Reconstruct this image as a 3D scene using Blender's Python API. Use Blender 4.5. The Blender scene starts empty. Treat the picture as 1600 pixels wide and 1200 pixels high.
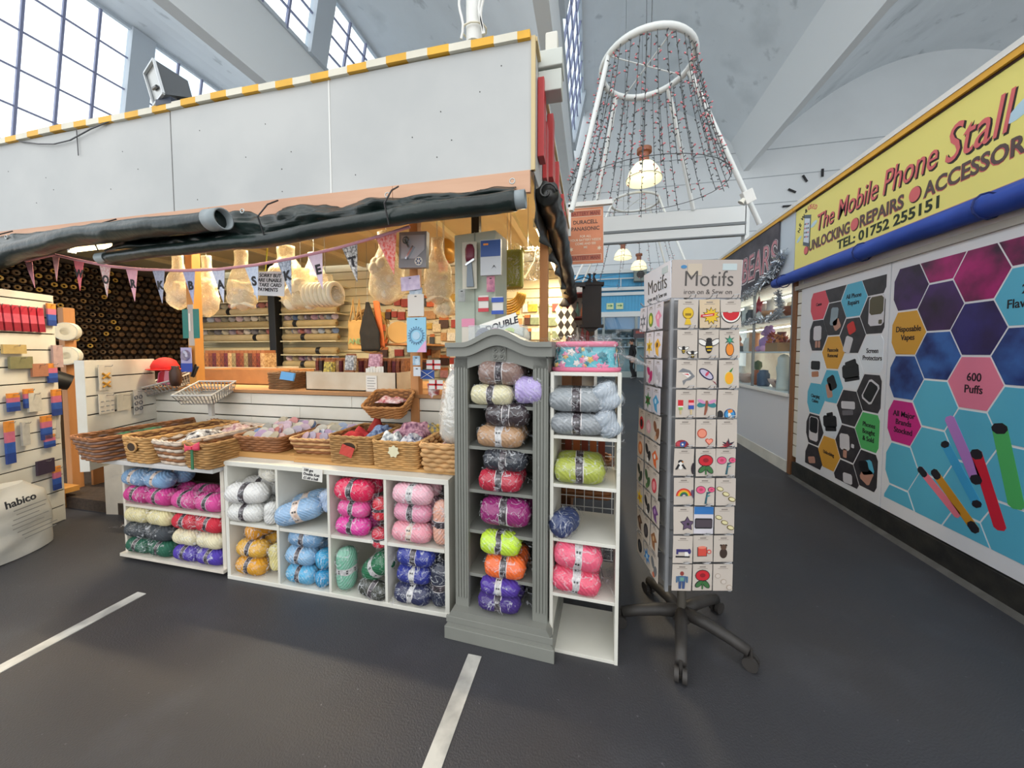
import bpy, bmesh, math, random
from mathutils import Vector, Matrix, Euler, noise
PI = math.pi
R = math.radians
random.seed(7)
scene = bpy.context.scene
COL = scene.collection

# ------------------------------------------------------------------ camera
cam_data = bpy.data.cameras.new('camera')
cam_data.sensor_width = 36.0
cam_data.lens = 545.0 / 1600.0 * 36.0
cam_data.shift_y = -25.0 / 1600.0
cam_data.clip_start = 0.05
cam_data.clip_end = 200
cam = bpy.data.objects.new('camera', cam_data)
cam.location = (0, 0, 1.25)
cam.rotation_euler = (R(90 - 2.6), 0, math.atan(123 / 545.0))
COL.objects.link(cam)
scene.camera = cam

# ------------------------------------------------------------------ sky (bright broken cloud)
world = bpy.data.worlds.new('sky')
scene.world = world
world.use_nodes = True
wn = world.node_tree.nodes
wl = world.node_tree.links
wn.clear()
w_out = wn.new('ShaderNodeOutputWorld')
w_bg = wn.new('ShaderNodeBackground')
w_tc = wn.new('ShaderNodeTexCoord')
w_no = wn.new('ShaderNodeTexNoise')
w_no.inputs['Scale'].default_value = 3.2
w_no.inputs['Detail'].default_value = 5
w_rp = wn.new('ShaderNodeValToRGB')
w_rp.color_ramp.elements[0].position = 0.34
w_rp.color_ramp.elements[0].color = (0.70, 0.86, 1.0, 1)
w_rp.color_ramp.elements[1].position = 0.52
w_rp.color_ramp.elements[1].color = (1.0, 0.985, 0.96, 1)
w_bg.inputs['Strength'].default_value = 1.7
wl.new(w_tc.outputs['Generated'], w_no.inputs['Vector'])
wl.new(w_no.outputs['Fac'], w_rp.inputs['Fac'])
wl.new(w_rp.outputs['Color'], w_bg.inputs['Color'])
wl.new(w_bg.outputs['Background'], w_out.inputs['Surface'])

# ------------------------------------------------------------------ exposure
vs_ = scene.view_settings
vs_.view_transform = 'Standard'
vs_.look = 'None'
vs_.gamma = 1.0
vs_.use_curve_mapping = False
vs_.exposure = 0.2

# ------------------------------------------------------------------ helpers
def lin(c):
    if isinstance(c, str):
        c = c.lstrip('#')
        c = tuple(int(c[i:i + 2], 16) / 255.0 for i in (0, 2, 4))
    return tuple((x / 12.92 if x <= .04045 else ((x + .055) / 1.055) ** 2.4) for x in c[:3])

MATS = {}
def mat(name, col='#808080', rough=.6, metal=0., var=0., vs=6., col2=None, bump=0., bs=60., spec=.5,
        emit=0., stretch=None, wave=None, alpha=None, sheen=0.):
    """procedural principled material: base colour, noise variation towards col2, noise or wave bump"""
    if name in MATS:
        return MATS[name]
    m = bpy.data.materials.new(name)
    m.use_nodes = True
    nt = m.node_tree
    n = nt.nodes
    l = nt.links
    b = n['Principled BSDF']
    c = lin(col)
    b.inputs['Base Color'].default_value = (*c, 1)
    b.inputs['Roughness'].default_value = rough
    b.inputs['Metallic'].default_value = metal
    b.inputs['Specular IOR Level'].default_value = spec
    if sheen:
        b.inputs['Sheen Weight'].default_value = sheen
    m.diffuse_color = (*c, 1)
    tc = None
    def coords():
        nonlocal tc
        if tc is None:
            t = n.new('ShaderNodeTexCoord')
            mp = n.new('ShaderNodeMapping')
            if stretch:
                mp.inputs['Scale'].default_value = stretch
            l.new(t.outputs['Object'], mp.inputs['Vector'])
            tc = mp.outputs['Vector']
        return tc
    if var or col2:
        no = n.new('ShaderNodeTexNoise')
        no.inputs['Scale'].default_value = vs
        no.inputs['Detail'].default_value = 6
        l.new(coords(), no.inputs['Vector'])
        rp = n.new('ShaderNodeValToRGB')
        c2 = lin(col2) if col2 else tuple(x * (1 - var) for x in c)
        c1 = c if col2 else tuple(min(1, x * (1 + var)) for x in c)
        rp.color_ramp.elements[0].position = .35
        rp.color_ramp.elements[1].position = .65
        rp.color_ramp.elements[0].color = (*c2, 1)
        rp.color_ramp.elements[1].color = (*c1, 1)
        l.new(no.outputs['Fac'], rp.inputs['Fac'])
        l.new(rp.outputs['Color'], b.inputs['Base Color'])
    if bump:
        bp = n.new('ShaderNodeBump')
        bp.inputs['Strength'].default_value = bump
        bp.inputs['Distance'].default_value = .01
        if wave:
            tx = n.new('ShaderNodeTexWave')
            tx.inputs['Scale'].default_value = wave
            tx.inputs['Distortion'].default_value = 3
            tx.bands_direction = 'DIAGONAL'
            l.new(coords(), tx.inputs['Vector'])
            l.new(tx.outputs['Fac'], bp.inputs['Height'])
        else:
            tx = n.new('ShaderNodeTexNoise')
            tx.inputs['Scale'].default_value = bs
            tx.inputs['Detail'].default_value = 4
            l.new(coords(), tx.inputs['Vector'])
            l.new(tx.outputs['Fac'], bp.inputs['Height'])
        l.new(bp.outputs['Normal'], b.inputs['Normal'])
    if emit:
        b.inputs['Emission Color'].default_value = (*c, 1)
        b.inputs['Emission Strength'].default_value = emit
    MATS[name] = m
    return m

def film(name, fac=.12, tint='#ffffff', rough=.12, bump=.6, bs=25, milk=0., painted_glint=0.):
    """thin clear plastic or glass: mostly clear, part glossy, part milky"""
    if name in MATS:
        return MATS[name]
    m = bpy.data.materials.new(name)
    m.use_nodes = True
    nt = m.node_tree
    n = nt.nodes
    l = nt.links
    n.clear()
    out = n.new('ShaderNodeOutputMaterial')
    tr = n.new('ShaderNodeBsdfTransparent')
    tr.inputs['Color'].default_value = (*lin(tint), 1)
    gl = n.new('ShaderNodeBsdfGlossy')
    gl.inputs['Roughness'].default_value = rough
    mx = n.new('ShaderNodeMixShader')
    mx.inputs['Fac'].default_value = fac
    if bump:
        t = n.new('ShaderNodeTexCoord')
        tx = n.new('ShaderNodeTexNoise')
        tx.inputs['Scale'].default_value = bs
        tx.inputs['Detail'].default_value = 3
        tx.inputs['Distortion'].default_value = 1.5
        bp = n.new('ShaderNodeBump')
        bp.inputs['Strength'].default_value = bump
        bp.inputs['Distance'].default_value = .02
        l.new(t.outputs['Object'], tx.inputs['Vector'])
        l.new(tx.outputs['Fac'], bp.inputs['Height'])
        l.new(bp.outputs['Normal'], gl.inputs['Normal'])
    l.new(tr.outputs['BSDF'], mx.inputs[1])
    l.new(gl.outputs['BSDF'], mx.inputs[2])
    last = mx.outputs['Shader']
    if milk:
        df = n.new('ShaderNodeBsdfDiffuse')
        df.inputs['Color'].default_value = (*lin(tint), 1)
        m2 = n.new('ShaderNodeMixShader')
        m2.inputs['Fac'].default_value = milk
        l.new(last, m2.inputs[1])
        l.new(df.outputs['BSDF'], m2.inputs[2])
        last = m2.outputs['Shader']
    if painted_glint:
        # glints painted into the film as whitish matt streaks
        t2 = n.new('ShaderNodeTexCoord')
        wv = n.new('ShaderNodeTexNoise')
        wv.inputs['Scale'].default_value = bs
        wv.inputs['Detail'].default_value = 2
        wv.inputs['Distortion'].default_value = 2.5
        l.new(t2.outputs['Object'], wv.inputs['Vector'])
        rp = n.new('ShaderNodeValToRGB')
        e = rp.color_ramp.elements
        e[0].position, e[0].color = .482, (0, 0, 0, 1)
        e[1].position, e[1].color = .503, (painted_glint, painted_glint, painted_glint, 1)
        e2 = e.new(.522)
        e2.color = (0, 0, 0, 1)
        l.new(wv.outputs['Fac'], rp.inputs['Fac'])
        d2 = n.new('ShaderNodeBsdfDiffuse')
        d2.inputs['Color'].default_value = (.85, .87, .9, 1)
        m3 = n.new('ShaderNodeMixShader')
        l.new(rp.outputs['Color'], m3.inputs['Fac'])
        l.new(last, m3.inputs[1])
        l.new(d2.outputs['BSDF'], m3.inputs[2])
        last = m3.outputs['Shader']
    l.new(last, out.inputs['Surface'])
    MATS[name] = m
    return m

class MB:
    """collects shapes into one mesh"""
    def __init__(s):
        s.v, s.f, s.m = [], [], []
        s.mi = 0
    def add(s, vs, fs):
        b = len(s.v)
        s.v += [tuple(x) for x in vs]
        for f in fs:
            s.f.append(tuple(b + i for i in f))
            s.m.append(s.mi)
        return s
    def box(s, lo, hi, rz=0, mi=None, M=None):
        if mi is not None:
            s.mi = mi
        x0, y0, z0 = lo
        x1, y1, z1 = hi
        vs = [Vector(p) for p in ((x0, y0, z0), (x1, y0, z0), (x1, y1, z0), (x0, y1, z0), (x0, y0, z1), (x1, y0, z1), (x1, y1, z1), (x0, y1, z1))]
        if rz:
            c = Vector(((x0 + x1) / 2, (y0 + y1) / 2, 0))
            q = Matrix.Rotation(rz, 3, 'Z')
            vs = [q @ (v - c) + c for v in vs]
        if M:
            vs = [M @ v for v in vs]
        return s.add(vs, [(0, 3, 2, 1), (4, 5, 6, 7), (0, 1, 5, 4), (1, 2, 6, 5), (2, 3, 7, 6), (3, 0, 4, 7)])
    def bar(s, p, q, w, h=None, mi=None, up=(0, 0, 1)):
        if mi is not None:
            s.mi = mi
        h = h or w
        p, q = Vector(p), Vector(q)
        d = (q - p).normalized()
        u = Vector(up)
        if abs(d.dot(u)) > .98:
            u = Vector((0, 1, 0))
        a = d.cross(u).normalized() * w / 2
        b = a.cross(d).normalized() * h / 2
        vs = [p - a - b, p + a - b, p + a + b, p - a + b, q - a - b, q + a - b, q + a + b, q - a + b]
        return s.add(vs, [(3, 2, 1, 0), (4, 5, 6, 7), (0, 1, 5, 4), (1, 2, 6, 5), (2, 3, 7, 6), (3, 0, 4, 7)])
    def tube(s, pts, r, seg=8, mi=None, closed=False, cap=True, wob=None):
        if mi is not None:
            s.mi = mi
        pts = [Vector(p) for p in pts]
        n = len(pts)
        vs = []
        prev = None
        for i, p in enumerate(pts):
            a = pts[i - 1] if (i > 0 or closed) else p
            b = pts[(i + 1) % n] if (i < n - 1 or closed) else p
            d = (b - a).normalized()
            if prev is None:
                u = Vector((0, 0, 1)) if abs(d.z) < .9 else Vector((1, 0, 0))
            else:
                u = prev
            e = (u - d * u.dot(d)).normalized()
            prev = e
            g = d.cross(e)
            rr = r(i / max(1, n - 1)) if callable(r) else r
            for k in range(seg):
                t = 2 * PI * k / seg
                q = rr * (1 + (wob(i, k) if wob else 0))
                vs.append(p + e * math.cos(t) * q + g * math.sin(t) * q)
        fs = []
        for i in range(n if closed else n - 1):
            j = (i + 1) % n
            for k in range(seg):
                l = (k + 1) % seg
                fs.append((i * seg + k, i * seg + l, j * seg + l, j * seg + k))
        if cap and not closed:
            fs.append(tuple(range(seg))[::-1])
            fs.append(tuple((n - 1) * seg + k for k in range(seg)))
        return s.add(vs, fs)
    def lathe(s, prof, c=(0, 0, 0), axis='Z', seg=16, mi=None, a0=0, sq=1.0, wob=None):
        if mi is not None:
            s.mi = mi
        vs = []
        for i, (r, h) in enumerate(prof):
            for k in range(seg):
                t = 2 * PI * k / seg + a0
                rr = r * (1 + (wob(i, k) if wob else 0))
                x, y = rr * math.cos(t), rr * math.sin(t) * sq
                p = (x, y, h) if axis == 'Z' else ((h, x, y) if axis == 'X' else (x, h, y))
                vs.append((p[0] + c[0], p[1] + c[1], p[2] + c[2]))
        fs = []
        for i in range(len(prof) - 1):
            for k in range(seg):
                l = (k + 1) % seg
                q = (i * seg + k, i * seg + l, (i + 1) * seg + l, (i + 1) * seg + k)
                fs.append(q if axis != 'Y' else q[::-1])
        if prof[0][0] > 1e-5:
            fs.append(tuple(range(seg))[::-1])
        if prof[-1][0] > 1e-5:
            fs.append(tuple((len(prof) - 1) * seg + k for k in range(seg)))
        return s.add(vs, fs)
    def prism(s, poly, d0, d1, plane='XZ', mi=None, M=None):
        """polygon in a plane, given a thickness along the third axis"""
        if mi is not None:
            s.mi = mi
        def pt(a, b, d):
            return Vector({'XZ': (a, d, b), 'XY': (a, b, d), 'YZ': (d, a, b)}[plane])
        n = len(poly)
        vs = [pt(a, b, d0) for a, b in poly] + [pt(a, b, d1) for a, b in poly]
        if M:
            vs = [M @ v for v in vs]
        fs = [tuple(range(n)), tuple(range(n, 2 * n))[::-1]]
        for i in range(n):
            j = (i + 1) % n
            fs.append((i, i + n, j + n, j))
        return s.add(vs, fs)
    def grid(s, fn, nu, nv, mi=None):
        if mi is not None:
            s.mi = mi
        vs = [fn(i / nu, j / nv) for j in range(nv + 1) for i in range(nu + 1)]
        w = nu + 1
        return s.add(vs, [(j * w + i, j * w + i + 1, (j + 1) * w + i + 1, (j + 1) * w + i) for j in range(nv) for i in range(nu)])
    def mesh(s, name, mats, smooth=False):
        me = bpy.data.meshes.new(name)
        me.from_pydata(s.v, [], s.f)
        for m in (mats if isinstance(mats, (list, tuple)) else [mats]):
            me.materials.append(m)
        me.polygons.foreach_set('material_index', s.m)
        bm = bmesh.new()
        bm.from_mesh(me)
        bmesh.ops.recalc_face_normals(bm, faces=bm.faces)
        bm.to_mesh(me)
        bm.free()
        if smooth:
            me.polygons.foreach_set('use_smooth', [True] * len(me.polygons))
            if smooth != 'all':
                me.set_sharp_from_angle(angle=R(40))
        return me
    def build(s, name, mats, parent=None, smooth=False, loc=None, rot=None, solid=0, bev=0):
        o = put(name, s.mesh(name, mats, smooth), parent, loc, rot)
        if solid:
            md = o.modifiers.new('thickness', 'SOLIDIFY')
            md.thickness = solid
            md.offset = 0
        if bev:
            md = o.modifiers.new('edge', 'BEVEL')
            md.width = bev
            md.segments = 2
            md.limit_method = 'ANGLE'
        return o

def put(name, me, parent=None, loc=None, rot=None, scale=None):
    o = bpy.data.objects.new(name, me)
    COL.objects.link(o)
    if parent:
        o.parent = parent
    if loc is not None:
        o.location = loc
    if rot is not None:
        o.rotation_euler = rot
    if scale is not None:
        o.scale = scale
    return o

def tag(o, label, cat, group=None):
    o['label'] = label
    o['category'] = cat
    if group:
        o['group'] = group
    return o

def thing(name, label, cat, loc=(0, 0, 0), rz=0, group=None, rot=None):
    o = bpy.data.objects.new(name, None)
    o.empty_display_size = .05
    COL.objects.link(o)
    o.location = loc
    o.rotation_euler = rot if rot is not None else (0, 0, rz)
    return tag(o, label, cat, group)

def struct(o):
    o['kind'] = 'structure'
    return o

def dup(root, loc=None, rot=None, label=None):
    """a copy of a thing with its parts and sub-parts"""
    r = root.copy()
    COL.objects.link(r)
    if loc is not None:
        r.location = loc
    if rot is not None:
        r.rotation_euler = rot
    if label:
        r['label'] = label
    for ch in list(root.children):
        c = ch.copy()
        COL.objects.link(c)
        c.parent = r
        for g in ch.children:
            d = g.copy()
            COL.objects.link(d)
            d.parent = c
    return r

TEXTS = {}
TSC = bpy.data.scenes.new('lettering_workshop')
def text(s, size, m, parent, loc, rot=(PI / 2, 0, 0), name='lettering', align='LEFT', bold=0., shear=0., sx=1., extr=.0008, track=1.):
    key = (s, round(size, 4), align, bold, shear, extr, track, m.name)
    if key not in TEXTS:
        cu = bpy.data.curves.new('lettering', 'FONT')
        cu.body = s
        cu.size = size
        cu.align_x = align
        cu.offset = bold
        cu.shear = shear
        cu.extrude = extr
        cu.space_character = track
        cu.resolution_u = 3
        o = bpy.data.objects.new('tmp_lettering', cu)
        TSC.collection.objects.link(o)
        TSC.view_layers[0].update()
        dg = TSC.view_layers[0].depsgraph
        me = bpy.data.meshes.new_from_object(o.evaluated_get(dg))
        bpy.data.objects.remove(o)
        bpy.data.curves.remove(cu)
        me.materials.clear()
        me.materials.append(m)
        TEXTS[key] = me
    return put(name, TEXTS[key], parent, loc, rot, (sx, 1, 1))

FRONT = (PI / 2, 0, 0)            # lettering that faces -Y
LEFTW = (PI / 2, 0, -PI / 2)      # lettering on a wall that faces -X
RIGHTW = (PI / 2, 0, PI / 2)      # lettering on a wall that faces +X

ORDN = ['', 'first', 'second', 'third', 'fourth', 'fifth', 'sixth', 'seventh', 'eighth', 'ninth', 'tenth', 'eleventh', 'twelfth', 'thirteenth', 'fourteenth', 'fifteenth', 'sixteenth', 'seventeenth', 'eighteenth', 'nineteenth', 'twentieth', 'twenty-first', 'twenty-second', 'twenty-third', 'twenty-fourth', 'twenty-fifth', 'twenty-sixth', 'twenty-seventh', 'twenty-eighth', 'twenty-ninth', 'thirtieth']

def nz(p, sc=1., a=1.):
    return noise.noise(Vector(p) * sc) * a

def clip_rect(poly, x0, x1, y0, y1):
    def cut(ps, ins, inter):
        out = []
        for i in range(len(ps)):
            a, b = ps[i - 1], ps[i]
            if ins(b):
                if not ins(a):
                    out.append(inter(a, b))
                out.append(b)
            elif ins(a):
                out.append(inter(a, b))
        return out
    def ix(x):
        return lambda a, b: (x, a[1] + (b[1] - a[1]) * (x - a[0]) / (b[0] - a[0]))
    def iy(y):
        return lambda a, b: (a[0] + (b[0] - a[0]) * (y - a[1]) / (b[1] - a[1]), y)
    for ins, inter in ((lambda p: p[0] >= x0, ix(x0)), (lambda p: p[0] <= x1, ix(x1)), (lambda p: p[1] >= y0, iy(y0)), (lambda p: p[1] <= y1, iy(y1))):
        if poly:
            poly = cut(poly, ins, inter)
    return poly

def ell(cx, cy, rx, ry=None, n=16, rot=0):
    ry = ry or rx
    c, s = math.cos(rot), math.sin(rot)
    return [(cx + rx * math.cos(t) * c - ry * math.sin(t) * s, cy + rx * math.cos(t) * s + ry * math.sin(t) * c) for t in (2 * PI * k / n for k in range(n))]

def star(cx, cy, r, r2, n=5, a0=PI / 2):
    return [(cx + (r if k % 2 == 0 else r2) * math.cos(a0 + PI * k / n), cy + (r if k % 2 == 0 else r2) * math.sin(a0 + PI * k / n)) for k in range(2 * n)]

# ------------------------------------------------------------------ shared materials
WHITE = mat('white_paint', '#dfdfdb', .55, var=.05, vs=3)
OFFW = mat('aged_white_paint', '#d8d6cc', .6, var=.07, vs=5)
WOOD = mat('pine_timber', '#c48a55', .6, col2='#a86f3f', vs=5, stretch=(1, 1, .12), bump=.1)
WOODO = mat('orange_timber', '#d39a4e', .55, col2='#bd7f38', vs=5, stretch=(1, 1, .1))
DARK = mat('black_plastic', '#1c1c1e', .45)
STEEL = mat('grey_metal', '#9a9da0', .35, metal=.8)
WIRE = mat('zinc_wire', '#a8a9ab', .35, metal=.9)
GLASS = film('window_glass', .05, '#f4fbff', .03, bump=0)
WRAP = film('clear_wrapping', .06, '#ffffff', .06, bump=1.0, bs=9, painted_glint=.45)
CREAMBAG = film('cream_filled_bag', .10, '#fdf6e2', .2, bump=1.0, bs=14, milk=.34, painted_glint=.6)
BAGF = film('crinkled_bag_film', .22, '#ffffff', .2, bump=1.0, bs=16, milk=.12, painted_glint=.5)

# ================================================================== SETTING
FLOORM = mat('worn_tarmac', '#343438', .52, col2='#3e3e42', vs=.9, bump=.25, bs=160, spec=.5)
_n, _l = FLOORM.node_tree.nodes, FLOORM.node_tree.links
_b = _n['Principled BSDF']
_base = _b.inputs['Base Color'].links[0].from_socket
_tc = _n.new('ShaderNodeTexCoord')
def _layer(base, scale, lo_, hi_, col, fac, seed):
    """a worn or stained patch layer on the tarmac"""
    mp = _n.new('ShaderNodeMapping')
    mp.inputs['Location'].default_value = (seed, seed * 2, 0)
    no = _n.new('ShaderNodeTexNoise')
    no.inputs['Scale'].default_value = scale
    no.inputs['Detail'].default_value = 7
    rp = _n.new('ShaderNodeValToRGB')
    rp.color_ramp.elements[0].position, rp.color_ramp.elements[1].position = lo_, hi_
    rp.color_ramp.elements[0].color = (0, 0, 0, 1)
    rp.color_ramp.elements[1].color = (fac, fac, fac, 1)
    mx = _n.new('ShaderNodeMixRGB')
    mx.inputs['Color2'].default_value = (*lin(col), 1)
    _l.new(_tc.outputs['Object'], mp.inputs['Vector'])
    _l.new(mp.outputs['Vector'], no.inputs['Vector'])
    _l.new(no.outputs['Fac'], rp.inputs['Fac'])
    _l.new(rp.outputs['Color'], mx.inputs['Fac'])
    _l.new(base, mx.inputs['Color1'])
    return mx.outputs['Color']
_c = _layer(_base, .8, .45, .7, '#403933', .45, 3.0)
_c = _layer(_c, 1.1, .5, .75, '#33353c', .8, 7.0)
_c = _layer(_c, 3.5, .55, .8, '#4d4e53', .5, 1.0)
_c = _layer(_c, 55., .70, .74, '#77767a', .6, 5.0)
_l.new(_c, _b.inputs['Base Color'])
fl = MB().box((-26, -6, -.1), (24, 21, 0)).build('floor', FLOORM)
struct(fl)

SHELL = mat('shell_plaster', '#e9eff3', .8, var=.03, vs=.6)
_n, _l = SHELL.node_tree.nodes, SHELL.node_tree.links
_b = _n['Principled BSDF']
_tc = _n.new('ShaderNodeTexCoord')
_c = _layer(_b.inputs['Base Color'].links[0].from_socket, .5, .56, .72, '#b9c2c6', .45, 2.0)
_c = _layer(_c, 1.6, .63, .72, '#8f979b', .4, 9.0)
_l.new(_c, _b.inputs['Base Color'])
BEAMW = mat('beam_paint', '#eef1f2', .7)
WALLW = mat('end_wall_paint', '#e3e7e9', .75, var=.03, vs=.5)

# concrete shell roof: bays run along the hall, each ending at a leaning clerestory
YA, YB = 1.0, 20.0
HT, HB, HC = 14.25, 11.78, 9.57
PITCH_X = 8.78
def arc(p, q, bulge, n=14):
    out = []
    for i in range(n + 1):
        t = i / n
        x, z = p[0] + (q[0] - p[0]) * t, p[1] + (q[1] - p[1]) * t
        out.append((x, z + bulge * 4 * t * (1 - t)))
    return out
def sweep(name, prof, m, th=.18):
    mb = MB()
    n = len(prof)
    for i in range(n - 1):
        (x0, z0), (x1, z1) = prof[i], prof[i + 1]
        mb.add([(x0, YA, z0), (x1, YA, z1), (x1, YB, z1), (x0, YB, z0), (x0, YA, z0 + th), (x1, YA, z1 + th), (x1, YB, z1 + th), (x0, YB, z0 + th)],
               [(0, 3, 2, 1), (4, 5, 6, 7), (0, 1, 5, 4), (2, 3, 7, 6)])
    return mb
ceil = struct(MB().build('ceiling', SHELL))
for k in (0, -1):
    ox = k * PITCH_X
    A1 = (-.52 - PITCH_X + ox, HT)
    D = (-1.43 + ox, HC)
    sweep('s', arc(D, A1, 1.3), SHELL).build('roof_shell', SHELL, ceil, smooth=True)
sweep('s', arc((-.52, HT), (6.76, 11.78), 1.2), SHELL).build('roof_shell', SHELL, ceil, smooth=True)
sweep('s', arc((7.35, 10.3), (22.5, 10.3), 4.4, 24), SHELL).build('roof_shell', SHELL, ceil, smooth=True)
for k in (0, -1):
    ox = k * PITCH_X
    MB().prism([(-1.05 + ox, HC), (-1.43 + ox, HC), (-1.43 + ox, HC + .5), (-1.2 + ox, HB), (-1.05 + ox, HB)], YA, YB, 'XZ').build('gutter_beam', BEAMW, ceil)
MB().prism([(6.76, 11.78), (7.35, 10.3), (7.6, 10.3), (7.6, 11.9)], YA, YB, 'XZ').build('gutter_beam', BEAMW, ceil)

FRAME_B = mat('window_bar', '#8f93b0', .5)
PIER = mat('pier_paint', '#ccd3da', .7)
for wi, k in enumerate((-2, -1, 0)):
    ox = k * PITCH_X
    b = Vector((-1.05 + ox, 0, HB)) if k > -2 else Vector((-19.6, 0, 7.2))
    t = Vector((-.52 + ox, 0, HT))
    root = struct(MB().bar(b + Vector((0, YA, .06)), b + Vector((0, YB, .06)), .14, .14).bar(t + Vector((0, YA, -.06)), t + Vector((0, YB, -.06)), .14, .14).build('window_%d' % (wi + 1), PIER))
    piers = [3.4, 11.2, 18.6]
    for py in piers:
        q0, q1 = b + Vector((.03, py, 0)), t + Vector((.03, py, 0))
        MB().bar(q0, q1, .75, .3, up=(1, 0, 0)).build('pier', PIER, root)
    pane = None
    rows = 4 if k > -2 else 6
    spans = list(zip([YA] + piers, piers + [YB]))
    for (ya, yb) in spans:
        far = yb > 3.5
        n = max(1, round((yb - ya - .5) / (.95 if far else 4)))
        y0, y1 = ya + .35, yb - .35
        for i in range(n):
            m0, m1 = y0 + (y1 - y0) * i / n, y0 + (y1 - y0) * (i + 1) / n
            MB().bar(b + Vector((.02, m0, 0)), t + Vector((.02, m0, 0)), .07, .09).build('mullion', FRAME_B, root)
            for r_ in range(rows if far else 1):
                f0, f1 = r_ / (rows if far else 1), (r_ + 1) / (rows if far else 1)
                p0, p1 = b.lerp(t, f0), b.lerp(t, f1)
                MB().add([p0 + Vector((0, m0, 0)), p0 + Vector((0, m1, 0)), p1 + Vector((0, m1, 0)), p1 + Vector((0, m0, 0))], [(0, 1, 2, 3)]).build('pane', GLASS, root)
        for r_ in range(1, rows):
            p0 = b.lerp(t, r_ / rows) + Vector((.02, 0, 0))
            MB().bar(p0 + Vector((0, y0, 0)), p0 + Vector((0, y1, 0)), .06, .05).build('transom', FRAME_B, root)

# far end wall and its board joints, side walls
ew = struct(MB().box((-26, YB, 0), (24, YB + .2, 20)).build('wall_far', WALLW))
JOINT = mat('joint_line', '#a9b0b4', .8)
for z in (6.0, 7.3, 8.6, 9.9, 11.2):
    MB().box((-1, YB - .015, z), (14, YB, z + .03)).build('board_joint', JOINT, ew)
struct(MB().box((-26, YA, 0), (-25.8, YB, 5)).build('wall_left', WALLW))
struct(MB().box((22.4, YA, 0), (22.6, YB, 14)).build('wall_right', WALLW))

# white floor strips marking the stall pitches
PAINT = mat('worn_white_line', '#c9c7bf', .7, col2='#9a9893', vs=9)
tag(MB().box((-.482, .2, 0), (-.425, 1.315, .003)).build('painted_line', PAINT), 'white painted strip on the tarmac pointing at the grey cupboard', 'floor marking')
tag(MB().box((-2.29, .2, 0), (-2.232, 1.29, .003)).build('painted_line', PAINT), 'white painted strip on the tarmac in front of the low yarn shelves', 'floor marking')

# ================================================================== HABERDASHERY STALL (left): shell
FAS = mat('fascia_board', '#bcbdbb', .55, col2='#b1b3b2', vs=2.2)
SEAMD = mat('dark_seam', '#4a4a48', .8)
CREAMI = mat('cream_boarding', '#e2d6b2', .7, var=.05, vs=2)
CREAMD = mat('cream_ceiling_board', '#d8cba4', .7, var=.05, vs=2)
SCREW = mat('screw_head', '#2b2b2a', .5)
st = thing('stall_fascia', 'long white boarded fascia of the wool stall with yellow striped top edge', 'fascia', (0, 0, 0))
xs = [-4.6, -2.47, -1.365, -.285]
for i in range(3):
    o = MB().box((xs[i] + .004, 1.65, 2.10), (xs[i + 1] - .004, 1.67, 2.69)).build('fascia_panel', FAS, st, bev=.002)
    rnd = random.Random(i)
    for q in range(7):
        x = rnd.uniform(xs[i] + .1, xs[i + 1] - .1)
        z = rnd.uniform(2.14, 2.62)
        MB().lathe([(.0032, -.001), (.003, .002)], (x, 1.65, z), 'Y', 6).build('screw', SCREW, o)
MB().box((-2.476, 1.655, 2.1), (-2.464, 1.672, 2.69)).build('joint_strip', SEAMD, st)
MB().box((-1.369, 1.648, 2.1), (-1.361, 1.66, 2.69)).build('joint_strip', WHITE, st)
MB().box((-.29, 1.65, 2.10), (-.27, 4.6, 2.69)).build('side_panel', FAS, st)
MB().box((-.281, 1.645, 2.1), (-.262, 1.664, 2.7)).build('corner_bead', mat('timber_bead', '#cdb88a', .6), st)
MB().box((-.285, 1.66, 2.685), (-.255, 4.6, 2.705)).build('side_bead', MATS['timber_bead'], st)
PINEP = mat('bare_pine_rail', '#d3a98c', .65, col2='#c4967a', vs=4, stretch=(.3, 1, 3))
for a, b in ((-4.6, -2.2), (-2.197, -1.0), (-.997, -.285)):
    MB().box((a, 1.645, 2.0), (b, 1.668, 2.10)).build('timber_rail', PINEP, st)
YEL = mat('tape_yellow', '#e0a92c', .5, var=.1)
TWH = mat('tape_white', '#d9d4c3', .55, var=.06)
x = -4.6
k = 0
while x < -.29:
    w = .112
    b = min(x + w, -.285)
    z = 2.69 + .006 * math.sin(x * 5)
    MB().box((x, 1.632, z), (b, 1.69, z + .035)).build('tape_stripe', (YEL, TWH)[k % 2], st)
    x = b
    k += 1
# raised red lettering on the side fascia, seen edge-on
REDL = mat('red_sign_letter', '#b8393a', .4)
sd = thing('side_letters', 'raised red letter strokes on the aisle side of the white fascia', 'sign letters', (-.268, 1.72, 2.2))
for i, (y, z0, z1, th) in enumerate(((.04, .02, .40, .032), (.22, .0, .30, .024), (.42, .10, .47, .036), (.60, .02, .32, .024), (.86, .02, .42, .03), (1.06, .02, .30, .024), (1.34, .04, .40, .03), (1.62, .02, .36, .026))):
    MB().box((0, y, z0), (th, y + .085, z1)).build('letter_stroke', REDL, sd, bev=.003)

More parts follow.
